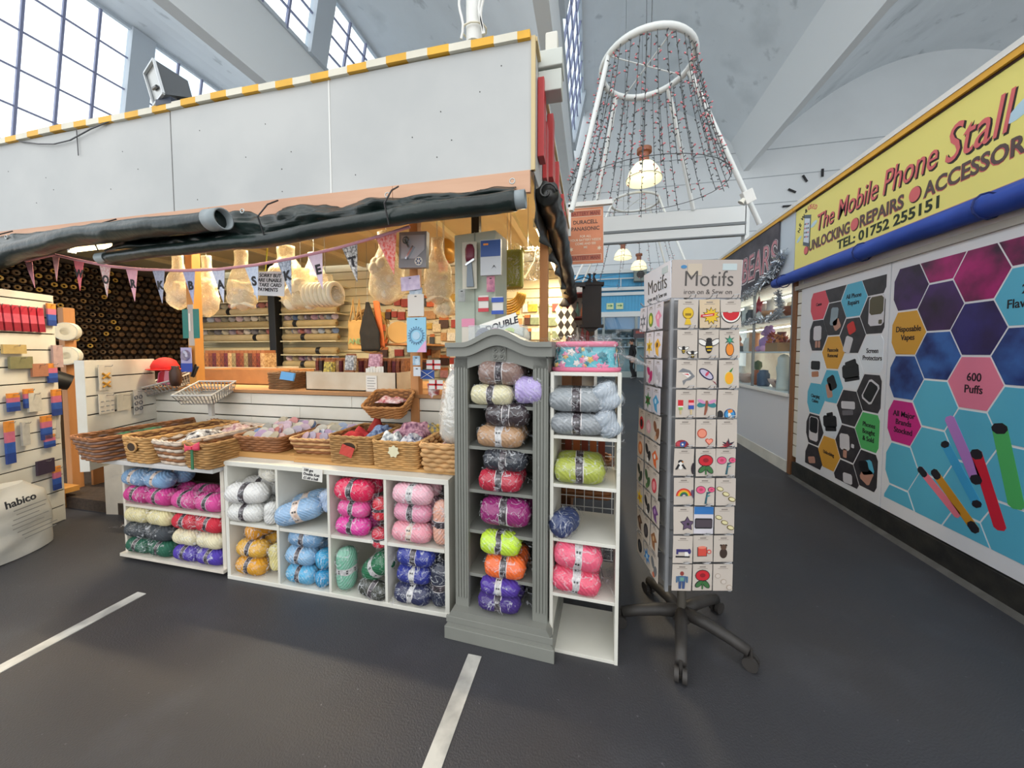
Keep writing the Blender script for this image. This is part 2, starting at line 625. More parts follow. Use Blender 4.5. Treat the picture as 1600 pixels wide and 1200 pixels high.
# stall carcass behind the fascia
carc = MB().box((-6.2, 1.7, 2.44), (-.3, 4.2, 2.47)).build('stall_ceiling', CREAMD)
tag(carc, 'cream boarded ceiling inside the wool stall', 'ceiling')
struct(carc)
for x in (-5.4, -4.6, -3.8, -3.0, -2.2, -1.4, -.7):
    MB().box((x, 1.7, 2.39), (x + .05, 4.2, 2.44)).build('batten', CREAMI, carc)
bw = struct(MB().box((-6.3, 4.32, 0), (-.3, 4.36, 2.47)).build('wall_stall_back', CREAMD))
z = .02
while z < 2.4:
    MB().box((-6.2, 4.29, z), (-.3, 4.32, z + .1)).build('slat', CREAMI, bw)
    z += .112
lw = struct(MB().box((-6.3, 1.75, 0), (-6.26, 4.3, 2.47)).build('wall_stall_left', mat('brown_backboard', '#4a3826', .8)))

# timber posts
def post(label, p, q, w, m):
    return tag(MB().bar(p, q, w, w).build('timber_post', m, bev=.004), label, 'post')
post('orange-stained timber post beside the green ruler pack', (-2.7383, 1.93, 1.0226), (-2.74, 1.93, 2.42), .06, WOODO)
post('pine post hung with carded haberdashery above the counter', (-1.051, 1.97, 0.6441), (-1.045, 1.97, 2.42), .055, WOOD)
post('slim pine post at the open aisle corner of the wool stall', (-.29, 2.2, 0), (-.29, 2.2, 2.42), .05, WOOD)
post('black steel post behind the grey-green display column', ((-0.7678, 2.3, 1.3833)[0], 2.3, 0), ((-0.7678, 2.3, 1.3833)[0], 2.3, 2.44), .055, DARK)
post('dark post standing among the cloth rolls', ((-4.2209, 4, 0.8081)[0], 4.0, 0), ((-4.2639, 4, 0.8072)[0], 4.0, 2.44), .11, DARK)
post('worn round timber post at the stall entrance', (-4.3, 2.05, 0), (-4.3, 2.05, 1.62), .07, WOOD)
post('dark red post at the far corner of the wool stall', (-.29, 4.5, 0), (-.29, 4.5, 2.1), .06, mat('maroon_paint', '#7d2022', .5))

# rear counter: boards with dark gaps, worktop
ct = thing('slatwall_counter', 'white slatted counter front running behind the baskets', 'counter', (0, 0, 0))
BOARD = mat('slat_board', '#dcd9cf', .55, col2='#d0cbbd', vs=4)
GAP = mat('slat_groove', '#2e2820', .9)
MB().box((-3.2, 1.975, 0), (-.68, 1.995, .97)).build('backing', GAP, ct)
for i, (z0, z1) in enumerate(((.60, .70), (.708, .80), (.809, .885), (.893, .965))):
    cut = [-3.2, -2.3, -1.5, -.68] if i % 2 else [-3.2, -1.9, -.68]
    for a, b in zip(cut, cut[1:]):
        MB().box((a, 1.955, z0), (b - .002, 1.975, z1)).build('slat', BOARD, ct, bev=.0015)
MB().box((-3.2, 1.94, .97), (-.62, 2.9, .99)).build('worktop', mat('counter_timber', '#b98a5c', .6, col2='#9d7046', vs=4, stretch=(.2, 1, 1)), ct)

# slatted end panel beside the entrance
def slat_panel(label, p, q, z1, pitch=.115, name='slatwall_display', z0=0.):
    p, q = Vector((*p, 0)), Vector((*q, 0))
    d = (q - p)
    L = d.length
    rz = math.atan2(d.y, d.x)
    t = thing(name, label, 'display panel', p, rz)
    MB().box((0, -.03, z0), (L, .006, z1)).build('backing', GAP, t)
    for xe in (-.004, L):
        MB().box((xe, -.032, z0), (xe + .004, .018, z1)).build('end_strip', BOARD, t)
    z = z0
    while z < z1 - .03:
        MB().box((0, .006, z + .004), (L, .018, min(z + pitch - .004, z1))).build('slat', BOARD, t, bev=.001)
        z += pitch
    return t
sp2 = slat_panel('white slatted panel set between the entrance and the wicker baskets', (-3.2, 1.945), (-3.0, 1.48), 1.2, z0=.52)
sp1 = slat_panel('tall white slatted display panel at the stall entrance', (-3.835, 1.75), (-3.50, .80), 1.66)

# rolled tarpaulins
TARP = mat('green_tarpaulin', '#1b2a27', .3, col2='#131d1b', vs=5, bump=.5, bs=14, spec=.5)
TARPK = mat('black_tarpaulin', '#22231f', .35, col2='#191916', vs=6, bump=.3, bs=12, spec=.7)
PIPE = mat('grey_roller_pipe', '#8d979b', .4)
def lerp3(pts, t):
    n = len(pts) - 1
    i = min(n - 1, int(t * n))
    return Vector(pts[i]).lerp(Vector(pts[i + 1]), t * n - i)
def roll(mb, pts, r, n=60, seg=18, seed=0, amp=.09):
    ps = [lerp3(pts, i / n) for i in range(n + 1)]
    ps = [p + Vector((0, .012 * nz((p.x * 3, seed, 0)), .018 * nz((p.x * 2.2, seed + 5, 1)))) for p in ps]
    mb.tube(ps, r, seg, wob=lambda i, k: amp * nz((i * .22, k * .55, seed)) + .06 * nz((i * .7, k * 1.3, seed + 9)))
t1 = thing('rolled_tarpaulin', 'dark green tarpaulin rolled on a long pole under the white fascia', 'tarpaulin', (0, 0, 0))
roll_pts = [(-2.8925, 1.56, 1.825), (-1.7679, 1.56, 1.851), (-1.0015, 1.57, 1.9067), (-0.3387, 1.58, 1.9384)]
mb = MB()
roll(mb, roll_pts, lambda t: .032 + .014 * t, seed=3)
mb.build('roll', TARP, t1, smooth='all')
def sheet(u, v):
    top = lerp3([((-2.9643, 1.6, 1.8712)[0], 1.64, 2.06), (-.35, 1.64, 2.03)], u)
    bot = lerp3([(-2.9643, 1.6, 1.8712), (-1.8126, 1.6, 1.8803), (-1.0206, 1.6, 1.9256), (-0.343, 1.6, 1.95)], u)
    p = top.lerp(bot, v)
    p.y += .05 * nz((p.x * 4.2, v * 2.5, 4)) - .03 * math.sin(v * PI) + .022 * nz((p.x * 12, v * 5, 2))
    p.z += .008 * nz((p.x * 5, v * 3, 8))
    return p
MB().grid(sheet, 150, 14).build('sheet', TARP, t1, smooth='all', solid=.002)
a, b = Vector(roll_pts[-1]), Vector(roll_pts[-2])
d = (a - b).normalized()
MB().tube([a - d * .03, a + d * .045], .038, 16, cap=False).build('pole', PIPE, t1, smooth='all', solid=.006)
a, b = Vector(roll_pts[0]), Vector(roll_pts[1])
d = (a - b).normalized()
MB().tube([a - d * .02, a + d * .05], .034, 16).build('pole_cap', PIPE, t1, smooth=True)
EYE = mat('brass_eyelet', '#b9bcb9', .3, metal=.8)
for px in (-3.9, -3.2, -2.55, -1.9, -1.0, -.36):
    MB().tube([(px + .012 * math.cos(k * PI / 5), 1.6, 2.035 + .012 * math.sin(k * PI / 5)) for k in range(10)], .003, 6, closed=True).build('eyelet', EYE, t1)
for px in (-3.88, -2.9, -1.68, -.95):
    MB().tube([(px, 1.62, 2.08), (px + .005, 1.55, 2.03), (px - .004, 1.5, 1.95), (px, 1.53, 1.86)], .004, 6).build('tie_cord', DARK, t1)
t2 = thing('rolled_tarpaulin', 'fat green tarpaulin roll with an open pipe end at upper left', 'tarpaulin', (0, 0, 0))
rp = [(-4.3, 1.43, 1.78), (-3.6564, 1.47, 1.8504), (-3.0103, 1.47, 1.9281), (-2.4648, 1.48, 1.9382), (-1.9329, 1.49, 1.951)]
mb = MB()
roll(mb, rp, lambda t: .062 - .012 * t, seed=11, amp=.16)
mb.build('roll', TARP, t2, smooth='all')
def sheet2(u, v):
    p = lerp3([(-4.45, 1.635, 2.07), (-3.75, 1.635, 2.06), (-3.1, 1.635, 2.06), (-2.6, 1.635, 2.06), (-2.1, 1.635, 2.05)], u).lerp(lerp3(rp, u) + Vector((0, .03, .03)), v)
    p.y += .04 * nz((p.x * 4, v * 3, 14)) + .016 * nz((p.x * 11, v * 5, 3))
    return p
MB().grid(sheet2, 70, 10).build('sheet', TARP, t2, smooth='all', solid=.002)
a, b = Vector(rp[-1]), Vector(rp[-2])
d = (a - b).normalized()
MB().tube([a - d * .05, a + d * .04], .052, 20, cap=False).build('pipe_end', PIPE, t2, smooth='all', solid=.008)
MB().tube([a - d * .03, a - d * .028], .05, 20).build('pipe_inside', DARK, t2)
t3 = thing('rolled_tarpaulin', 'black crumpled tarpaulin roll hanging along the aisle side of the stall', 'tarpaulin', (0, 0, 0))
sp = [(-.215, 1.72, 2.02), (-.22, 2.2, 2.04), (-.235, 3.0, 2.02), (-.25, 3.8, 1.98), (-.26, 4.45, 1.93)]
mb = MB()
ps = [lerp3(sp, i / 50) for i in range(51)]
mb.tube(ps, lambda t: .055 + .03 * t, 20, wob=lambda i, k: .25 * nz((i * .3, k * .6, 2)) + .12 * nz((i * .9, k * 1.1, 7)))
mb.build('roll', TARPK, t3, smooth='all')
def drape(u, v):
    p = lerp3([(-.262, 1.7, 2.1), (-.262, 4.5, 2.1)], u)
    p.z -= .22 * v + .05 * v * nz((u * 9, 0, 3))
    p.x += .05 * v * nz((u * 14, v * 2, 5)) - .01
    return p
MB().grid(drape, 70, 8).build('sheet', TARPK, t3, smooth='all', solid=.003)
# spiral fold visible on the rolled end
MB().tube([(-.215 + (.05 - .0035 * k) * math.cos(k * .55), 1.712 - .0006 * k, 2.02 + (.05 - .0035 * k) * math.sin(k * .55)) for k in range(13)], .006, 6).build('end_fold', TARPK, t3, smooth='all')

# floodlight on the fascia
fd = thing('floodlight', 'square grey floodlight clamped on top of the white fascia', 'floodlight', (-2.52, 1.68, 2.725))
GREYM = mat('floodlight_casing', '#6b7076', .4, metal=.3)
M_ = Matrix.Translation((0, 0, .13)) @ Euler((R(12), 0, R(-20))).to_matrix().to_4x4()
MB().add([M_ @ Vector(p) for p in ((-.09, -.06, -.085), (.09, -.06, -.085), (.09, -.06, .085), (-.09, -.06, .085), (-.05, .09, -.04), (.05, .09, -.04), (.05, .09, .05), (-.05, .09, .05))],
         [(4, 5, 6, 7), (0, 1, 5, 4), (1, 2, 6, 5), (2, 3, 7, 6), (3, 0, 4, 7)]).build('casing', GREYM, fd, solid=.006)
mb = MB()
for a, b in (((-.095, -.085), (.095, -.085)), ((.095, -.085), (.095, .085)), ((.095, .085), (-.095, .085)), ((-.095, .085), (-.095, -.085))):
    mb.bar(M_ @ Vector((a[0], -.064, a[1])), M_ @ Vector((b[0], -.064, b[1])), .012, .012)
mb.build('rim', mat('pale_metal', '#c9cdd0', .35, metal=.4), fd)
MB().prism([(-.085, -.08), (.085, -.08), (.085, .08), (-.085, .08)], -.058, -.055, 'XZ', M=M_).build('reflector', mat('reflector', '#b5b8b6', .25, metal=.5), fd)
MB().tube([M_ @ Vector((-.03, -.066, -.02)), M_ @ Vector((.04, -.066, -.03))], .008, 8).build('lamp_tube', mat('lamp_tube', '#55585a', .3), fd)
MB().bar((-.1, -.0, .06), (.0, .02, .0), .02, .02).bar((.06, .06, .1), (.03, .02, .0), .03, .05).build('bracket', mat('dark_bracket', '#3a4150', .5), fd)
MB().box((-.03, -.05, -.005), (.09, .04, .03)).build('foot', MATS['dark_bracket'], fd)
CABLE = mat('grey_cable', '#4d4d50', .5)
tag(MB().tube([(-2.52, 1.64, 2.735), (-2.62, 1.64, 2.72), (-2.9, 1.64, 2.70), (-3.1, 1.63, 2.66), (-3.3, 1.635, 2.62), (-3.45, 1.635, 2.615), (-3.6, 1.635, 2.635), (-3.8, 1.64, 2.68)], .004, 6).build('hanging_cable', CABLE), 'thin grey cable drooping along the top of the white fascia', 'cable')
tag(MB().tube([(-3.25, 1.642, 2.68), (-3.245, 1.641, 2.53), (-3.243, 1.64, 2.52)], .0025, 6).build('pull_cord', CABLE), 'short loose cord hanging on the white fascia at far left', 'cord')

# cable riser and end box above the corner
rs = thing('cable_riser', 'white service pipe with taped cables rising from the stall roof', 'pipe', (0, 0, 0))
MB().tube([(-0.6583, 1.95, 2.981), (-0.656, 1.95, 3.4265)], .045, 16).build('pipe', WHITE, rs, smooth=True)
for dx, ph in ((-.06, 0), (.055, 1.3), (.065, 2.2)):
    q0, q1 = Vector((-0.6583, 1.95, 2.981)), Vector((-0.656, 1.95, 3.4265))
    MB().tube([q0.lerp(q1, i / 12) + Vector((dx + .012 * math.sin(i * .9 + ph), -.05, 0)) for i in range(13)], .007, 6).build('cable', WHITE, rs, smooth=True)
q0 = Vector((-0.6579, 1.95, 3.0571))
MB().tube([q0 + Vector((.07 * math.cos(k * PI / 6), .06 * math.sin(k * PI / 6), .006 * math.sin(k * PI / 6))) for k in range(12)], .005, 6, closed=True).build('cable_tie', TWH, rs)
bx = thing('cable_trunking', 'pale boxed cable trunking jutting over the aisle from the stall corner', 'trunking', (0, 0, 0))
TRK = mat('pale_trunking', '#c8ccc5', .5)
MB().box((-.27, 1.78, 2.66), (-.15, 1.9, 2.74)).build('upper_box', TRK, bx, bev=.004)
MB().box((-.27, 1.79, 2.55), (-.155, 1.89, 2.65)).build('lower_box', TRK, bx, bev=.004)
MB().box((-.235, 1.79, 2.74), (-.175, 1.86, 2.83)).build('sensor', OFFW, bx, bev=.006)

# ================================================================== PHONE STALL (right)
XW = 2.0
PLY = mat('white_shutter', '#dcdde1', .5, var=.03, vs=2)
pw = thing('phone_stall', 'closed phone stall with white shutter wall and black plinth on the right', 'stall', (0, 0, 0))
MB().box((XW + .01, .4, .16), (XW + .12, 3.97, 2.0)).build('shutter_wall', PLY, pw)
MB().box((XW - .015, .4, 0), (XW + .14, 4.0, .15)).build('plinth', mat('black_plinth', '#1d1d1d', .6, col2='#33312c', vs=8, bump=.3, bs=30), pw)
KERB = mat('dusty_kerb', '#55534f', .9, var=.2, vs=10)
MB().prism([(XW - .015, 0), (XW - .05, 0), (XW - .015, .02)], .4, 4.0, 'XZ').build('kerb_fillet', KERB, pw)
MB().box((XW + .01, .4, 2.0), (XW + .12, 4.1, 2.72)).build('fascia_core', OFFW, pw)
MB().box((XW + .12, .4, .0), (XW + 2.4, 4.1, 2.7)).build('carcass', WHITE, pw)
SOFF = mat('grey_soffit', '#a8a49c', .7)
MB().box((XW - .02, .4, 1.86), (XW + .01, 4.05, 1.90)).build('head_rail', SOFF, pw)
STRP = mat('gold_strip', '#e0a93a', .5, var=.05)
MB().box((XW - .03, .4, 2.665), (XW + .02, 4.11, 2.70)).build('gold_edge', STRP, pw)
MB().box((XW - .035, .4, 2.70), (XW + .1, 4.11, 2.735)).build('white_edge', WHITE, pw)
MB().box((XW - .012, .4, 2.65), (XW + .01, 4.1, 2.665)).build('dark_edge', mat('dark_brown_edge', '#3a2418', .7), pw)
MB().box((XW - .012, .4, 2.05), (XW + .01, 4.1, 2.075)).build('timber_edge', PINEP, pw)

# yellow sign
SY = mat('sign_yellow', '#e9e07e', .4)
sg = thing('shop_sign', 'long yellow phone shop sign with red script lettering', 'sign', (0, 0, 0))
MB().box((XW - .008, .4, 2.075), (XW + .0095, 4.095, 2.65)).build('board', SY, sg)
INK = mat('sign_ink', '#2a2420', .5)
GREYI = mat('sign_grey_ink', '#5a4a48', .5)
RED = mat('sign_red', '#d8696b', .45)
def wtext(s, size, m, y, z, parent, d=.0095, **k):
    return text(s, size, m, parent, (XW - d, y, z), LEFTW, **k)
def fit(s, size, m, y0, y1, z, parent, d=.0095, **k):
    """lettering on the wall that runs from y0 to y1"""
    o = text(s, size, m, parent, (XW - d, y0, z), LEFTW, **k)
    xs_ = [v.co.x for v in o.data.vertices]
    f = (y0 - y1) / (max(xs_) - min(xs_))
    o.scale = (f, 1, 1)
    o.location.y = y0 + min(xs_) * f
    return o
for (w, y0, y1, sz, dz) in (('The', (2, 3.7462, 2.4092)[1], (2, 3.5224, 2.357)[1], .205, .015), ('Mobile', (2, 3.4795, 2.4199)[1], (2, 3.0624, 2.3933)[1], .22, .02), ('Phone', (2, 3.0166, 2.3733)[1], (2, 2.6207, 2.3851)[1], .235, .015), ('Stall', (2, 2.572, 2.3956)[1], (2, 2.2357, 2.4247)[1], .29, .0)):
    fit(w, sz, INK, y0 - .008, y1 - .008, 2.335 + dz - .009, sg, shear=.22, bold=.003, d=.0085)
    fit(w, sz, RED, y0, y1, 2.335 + dz, sg, shear=.22, d=.0105)
for (w, y0, y1) in (('UNLOCKING', (2, 3.8585, 2.242)[1], (2, 3.3296, 2.2377)[1]), ('REPAIRS', (2, 3.2216, 2.2246)[1], (2, 2.8387, 2.2134)[1]), ('ACCESSORIES', (2, 2.6988, 2.1956)[1], 2.06)):
    fit(w, .125, RED, y0 + .005, y1 + .005, 2.196, sg, bold=.0035, d=.0085)
    fit(w, .125, GREYI, y0, y1, 2.20, sg, bold=.003, d=.0105)
fit('TEL: 01752 255151', .1, mat('tel_ink', '#23301c', .5), 3.47, 2.597, 2.103, sg, bold=.0025)
for y, z, r in ((3.9, 2.215, .04), ((2, 3.2747, 2.2336)[1], 2.24, .05), ((2, 2.7576, 2.2401)[1], 2.245, .05)):
    MB().prism(ell(y, z, r * .85, r, 20), XW - .0085, XW - .0105, 'YZ').build('dot', INK, sg)
    MB().prism(ell(y + .003, z + .003, r * .78, r * .92, 20), XW - .0105, XW - .0125, 'YZ').build('dot', RED, sg)
ph = MB().prism([(3.955, 2.28), (3.855, 2.24), (3.845, 2.53), (3.945, 2.565)], XW - .012, XW - .008, 'YZ').build('phone_drawing', mat('slate', '#55636e', .5), sg)
MB().prism([(3.945, 2.31), (3.862, 2.275), (3.855, 2.50), (3.938, 2.53)], XW - .0135, XW - .012, 'YZ').build('screen', mat('pale_screen', '#cfdbe6', .4), ph)
for i in range(4):
    for j in range(3):
        y, z = 3.925 - j * .025, 2.47 - i * .04 - j * .006
        MB().box((XW - .0145, y - .008, z - .006), (XW - .0135, y + .008, z + .008)).build('app_icon', (INK, RED, MATS['slate'])[(i + j) % 3], ph)
for i, (ch, y, z, a) in enumerate((('N', 4.03, 2.42, .9), ('E', 4.015, 2.47, .7), ('W', 3.99, 2.52, .5), ('&', 3.94, 2.575, .25), ('U', 3.9, 2.59, .05), ('S', 3.865, 2.59, -.1), ('E', 3.835, 2.58, -.25), ('D', 3.805, 2.565, -.4))):
    text(ch, .055, (INK, MATS['sign_red'])[i > 3], sg, (XW - .0095, y, z), (PI / 2, -a, -PI / 2), bold=.001)
SPL = mat('sky_splash', '#b9d8e8', .5)
MB().prism(ell(3.80, 2.43, .05, .02, 12, -.3), XW - .0095, XW - .008, 'YZ').build('splash', SPL, sg)
MB().prism(ell(4.03, 2.36, .045, .018, 12, -.5), XW - .0095, XW - .008, 'YZ').build('splash', SPL, sg)
MB().prism(ell(2.19, 2.42, .09, .035, 14, -.5), XW - .0095, XW - .008, 'YZ').build('splash', SPL, sg)

# blue rolled awning
BLUE = mat('blue_canvas', '#2d4fae', .6, col2='#24449c', vs=4, bump=.15, bs=14)
aw = thing('rolled_awning', 'bright blue canvas awning rolled up below the yellow sign', 'awning', (0, 0, 0))
mb = MB()
ps = [Vector((XW - .06 - .01 * nz((y, 0, 2)), y, 1.985 + .012 * nz((y * 2, 3, 1)))) for y in [4.34 - i * .065 for i in range(60)]]
mb.tube(ps, lambda t: .05 + .012 * t, 16, wob=lambda i, k: .14 * nz((i * .25, k * .6, 21)))
mb.build('roll', BLUE, aw, smooth='all')
def blind(u, v):
    y = 4.32 - u * 3.85
    p = Vector((XW - .015 - .055 * v, y, 2.068 - .075 * v))
    p.x += .008 * nz((y * 5, v * 2, 9))
    return p
MB().grid(blind, 60, 6).build('canvas', BLUE, aw, smooth='all', solid=.004)
for y in (4.18, 3.1, 2.27):
    MB().tube([(XW - .06 + .066 * math.cos(k * PI / 6), y, 1.985 + .066 * math.sin(k * PI / 6)) for k in range(12)], .005, 6, closed=True).build('tie', mat('navy_tie', '#20306a', .7), aw)

# posters of hexagons
HX, HS = .2135, .144
def hexpoly(y, z, a=.138, h=.138):
    return [(y + a, z), (y + a * .5, z + h), (y - a * .5, z + h), (y - a, z), (y - a * .5, z - h), (y + a * .5, z - h)]
def poster(label, y0, y1, z0, z1):
    t = thing('shutter_poster', label, 'poster', (0, 0, 0))
    MB().box((XW - .004, y0, z0), (XW + .0095, y1, z1)).build('sheet', PLY, t)
    return t
def hexa(t, y, z, clip, m, name='hexagon', a=.138, h=.1385):
    p = clip_rect(hexpoly(y, z, a, h), *clip)
    if len(p) < 3:
        return None
    return MB().prism(p, XW - .0055, XW - .004, 'YZ').build(name, m, t)
H_BLUE = mat('print_sky_blue', '#57aecb', .4)
H_GOLD = mat('print_ochre', '#d39c39', .4)
H_PINK = mat('print_pink', '#de7b96', .4)
H_MAG = mat('print_magenta', '#c1287f', .4)
H_RED = mat('print_coral', '#d8505f', .4)
H_GRN = mat('print_green', '#4fae62', .4)
H_WHT = mat('print_white', '#d9dfe6', .4)
H_BLK = mat('print_charcoal', '#2b282c', .35, col2='#3a363a', vs=14)
H_SMK = [mat('print_smoke_plum', '#4a2e62', .35, col2='#2c2033', vs=6), mat('print_smoke_magenta', '#a8226e', .35, col2='#3a2138', vs=5), mat('print_smoke_violet', '#34306e', .35, col2='#2a2148', vs=6), mat('print_smoke_blue', '#3763a8', .35, col2='#1f2a63', vs=7), mat('print_smoke_dark', '#2e2430', .35, col2='#4c3068', vs=4)]
HINK = mat('print_ink', '#1d1620', .5)
po2 = poster('large hexagon poster advertising vapes on the phone stall shutter', .5, 2.915, .16, 1.86)
clip2 = (.6, 2.887, .25, 1.80)
cols2 = {0: (2.779, [(1.663, H_SMK[0]), (1.374, H_GOLD), (1.085, H_SMK[3]), (.79, H_MAG), (.50, H_BLUE), (.21, H_BLUE)]),
         1: (2.5655, [(1.807, H_SMK[1]), (1.5175, H_SMK[4]), (1.229, H_SMK[3]), (.94, H_BLUE), (.65, H_BLUE), (.36, H_BLUE)]),
         2: (2.352, [(1.663, H_SMK[1]), (1.374, H_SMK[2]), (1.085, H_PINK), (.795, H_BLUE), (.505, H_BLUE), (.215, H_BLUE)]),
         3: (2.1385, [(1.807, H_SMK[1]), (1.5175, H_BLUE), (1.229, H_SMK[3]), (.94, H_BLUE), (.65, H_BLUE), (.36, H_BLUE)]),
         4: (1.925, [(1.663, H_SMK[2]), (1.374, H_SMK[3]), (1.085, H_GOLD), (.795, H_BLUE), (.505, H_BLUE), (.215, H_BLUE)]),
         5: (1.7115, [(1.807, H_SMK[1]), (1.5175, H_SMK[2]), (1.229, H_SMK[3]), (.94, H_BLUE), (.65, H_BLUE), (.36, H_BLUE)])}
for c, (y, lst) in cols2.items():
    for z, m in lst:
        hexa(po2, y, z, clip2, m)
def ptext(t, lines, y, z, size, m=HINK, lh=1.05, sx=1.):
    n = len(lines)
    for i, s in enumerate(lines):
        text(s, size, m, t, (XW - .0062, y, z + (n / 2 - 1 - i) * size * lh + size * .18), LEFTW, align='CENTER', bold=.0006, sx=sx)
ptext(po2, ['Disposable', 'Vapes'], 2.765, 1.374, .052, sx=.8)
ptext(po2, ['600', 'Puffs'], 2.352, 1.085, .062, sx=.8)
ptext(po2, ['All Major', 'Brands', 'Stocked'], 2.765, .79, .052, sx=.82)
ptext(po2, ['20', 'Flavours'], 2.1385, 1.5175, .062, sx=.8)
# printed vape pens
VB = mat('print_pen_black', '#24222a', .4)
def pen(y0, z0, y1, z1, w, m, c0=True, c1=True, capk=.13):
    a, b = Vector((y0, z0)), Vector((y1, z1))
    d = (b - a).normalized()
    s = Vector((-d.y, d.x)) * w / 2
    L = (b - a).length
    def q(p0, p1, mm, off):
        r_ = .25 * w
        pts = [p0 - s + d * r_, p0 - s * .5, p0 + s * .5, p0 + s + d * r_, p1 + s - d * r_, p1 + s * .5, p1 - s * .5, p1 - s - d * r_]
        MB().prism([tuple(p) for p in pts], XW - off - .001, XW - off, 'YZ').build('printed_pen', mm, po2)
    q(a, b, m, .0056)
    if c0:
        q(a, a + d * L * capk, VB, .0063)
    if c1:
        q(b - d * L * capk, b, VB, .0063)
pen(2.475, .885, 2.30, .555, .058, mat('pen_lilac', '#b27cc4', .4), c0=False)
pen(2.495, .735, 2.29, .435, .052, H_BLUE if False else mat('pen_sky', '#3f9fd0', .4), capk=.1)
pen(2.325, .735, 2.185, .365, .058, mat('pen_red', '#c9243a', .4), c1=False)
pen(2.225, .895, 2.125, .50, .07, H_GRN, c1=False)
pen(2.64, .535, 2.385, .34, .045, mat('pen_pink', '#e0788a', .4), c1=False, capk=.2)
pen(2.55, .55, 2.29, .30, .05, mat('pen_amber', '#c48a28', .4), capk=.16)
po1 = poster('hexagon poster of phone services beside the brown corner post', 2.925, 3.955, .16, 1.86)
clip1 = (2.955, 3.802, .205, 1.79)
cols1 = {0: (3.69, [(1.68, H_RED), (1.40, H_BLK), (1.11, H_WHT), (.83, H_BLUE), (.545, H_BLK), (.26, H_BLK)]),
         1: (3.475, [(1.81, H_BLK), (1.53, H_BLK), (1.246, H_GOLD), (.96, H_BLUE), (.67, H_WHT), (.385, H_GOLD)]),
         2: (3.26, [(1.665, H_BLUE), (1.38, H_BLK), (1.095, H_WHT), (.81, H_BLK), (.525, H_BLK), (.24, H_BLK)]),
         3: (3.045, [(1.80, H_BLK), (1.52, H_BLK), (1.235, H_WHT), (.95, H_BLK), (.665, H_GRN), (.38, H_BLK)])}
for c, (y, lst) in cols1.items():
    for z, m in lst:
        hexa(po1, y, z, clip1, m, a=.139, h=.136)
for lines, y, z, s_ in ((['Cases'], 3.685, 1.68, .04), (['All Phone', 'Repairs'], 3.26, 1.665, .05), (['Passcode', 'Removal'], 3.475, 1.246, .045), (['Screen', 'Protectors'], 3.05, 1.235, .05), (['Charging', 'Cables'], 3.685, .83, .042), (['Phones', 'Bought', '& Sold'], 3.05, .665, .05), (['Unlocking'], 3.475, .385, .042)):
    ptext(po1, lines, y, z, s_, sx=.82)
P_W = mat('print_phone_white', '#cfcdd2', .4)
P_K = mat('print_phone_black', '#17161a', .35)
P_O = mat('print_olive', '#5a5440', .5)
P_S = mat('print_skin', '#b98a78', .5)
P_R = mat('print_red_case', '#c9342f', .4)
def pic(y, z, w, h, m, a=0, off=.0060, name='printed_phone'):
    c, s = math.cos(a), math.sin(a)
    r_ = min(w, h) * .15
    q = [(w / 2 - r_, -h / 2), (w / 2, -h / 2 + r_), (w / 2, h / 2 - r_), (w / 2 - r_, h / 2), (-w / 2 + r_, h / 2), (-w / 2, h / 2 - r_), (-w / 2, -h / 2 + r_), (-w / 2 + r_, -h / 2)]
    pts = [(y - (dx * c - dz * s), z + dx * s + dz * c) for dx, dz in q]
    p = clip_rect(pts, *clip1)
    if len(p) > 2:
        MB().prism(p, XW - off - .0007, XW - off, 'YZ').build(name, m, po1)
pic(3.03, 1.55, .14, .22, P_W); pic(3.03, 1.585, .125, .13, P_O, off=.0068); pic(2.99, 1.465, .03, .03, P_O, off=.0068)
pic(3.27, 1.44, .08, .09, P_R, .4); pic(3.30, 1.31, .08, .13, P_W, -.3)
pic(3.475, 1.55, .09, .15, mat('print_grey_blue', '#8b9aa3', .4), -.1); pic(3.44, 1.48, .08, .09, P_S, .5)
pic(3.69, 1.42, .11, .13, P_W); pic(3.66, 1.32, .03, .06, P_S, 0); pic(3.70, 1.32, .03, .06, P_S, 0)
pic(3.70, 1.13, .13, .08, P_K, 0); pic(3.70, 1.05, .10, .05, mat('print_toolroll', '#b07a5c', .5), .1)
pic(3.26, 1.10, .18, .11, P_K, .15); pic(3.26, 1.16, .12, .05, P_K, .3, off=.0068); pic(3.24, 1.04, .16, .03, P_K, .2)
pic(3.47, .99, .10, .12, P_K, .5); pic(3.50, .92, .07, .12, P_S, .3)
pic(3.05, .96, .11, .17, P_W, -.5); pic(3.05, .96, .09, .14, P_K, -.5, off=.0068)
pic(3.27, .83, .15, .06, P_W, .1); pic(3.27, .77, .12, .04, mat('print_pewter', '#6d6a70', .4), .2)
pic(3.475, .66, .17, .10, P_K, .15); pic(3.46, .60, .14, .04, P_K, .2); pic(3.48, .72, .08, .03, P_K, .3)
pic(3.69, .55, .13, .22, P_W); pic(3.69, .585, .115, .14, P_K, off=.0068)
pic(3.29, .53, .11, .13, P_W, .1); pic(3.20, .52, .03, .03, P_W, 0); pic(3.28, .44, .04, .07, P_S, 0)
pic(3.05, .40, .12, .10, H_BLUE, .4); pic(3.05, .34, .10, .12, P_S, -.4); pic(3.08, .40, .09, .08, P_K, .3, off=.0068)
pic(3.24, .25, .10, .08, P_W, .1); pic(3.70, .26, .10, .06, P_S, .3)

# corner post and brick-ended gap
post('brown timber corner post between the phone stall and the bear stall', (XW + .02, 4.07, 0), (XW + .02, 4.07, 2.02), .06, mat('brown_timber', '#8a5f3c', .6, col2='#754d2f', vs=5, stretch=(1, 1, .1)))
tr = thing('slatted_side_strip', 'narrow cream slatted strip beside the brown corner post', 'panel', (0, 0, 0))
for i in range(15):
    MB().box((XW + .005, 3.965, .2 + i * .118), (XW + .03, 4.035, .2 + i * .118 + .108)).build('slat', OFFW, tr)

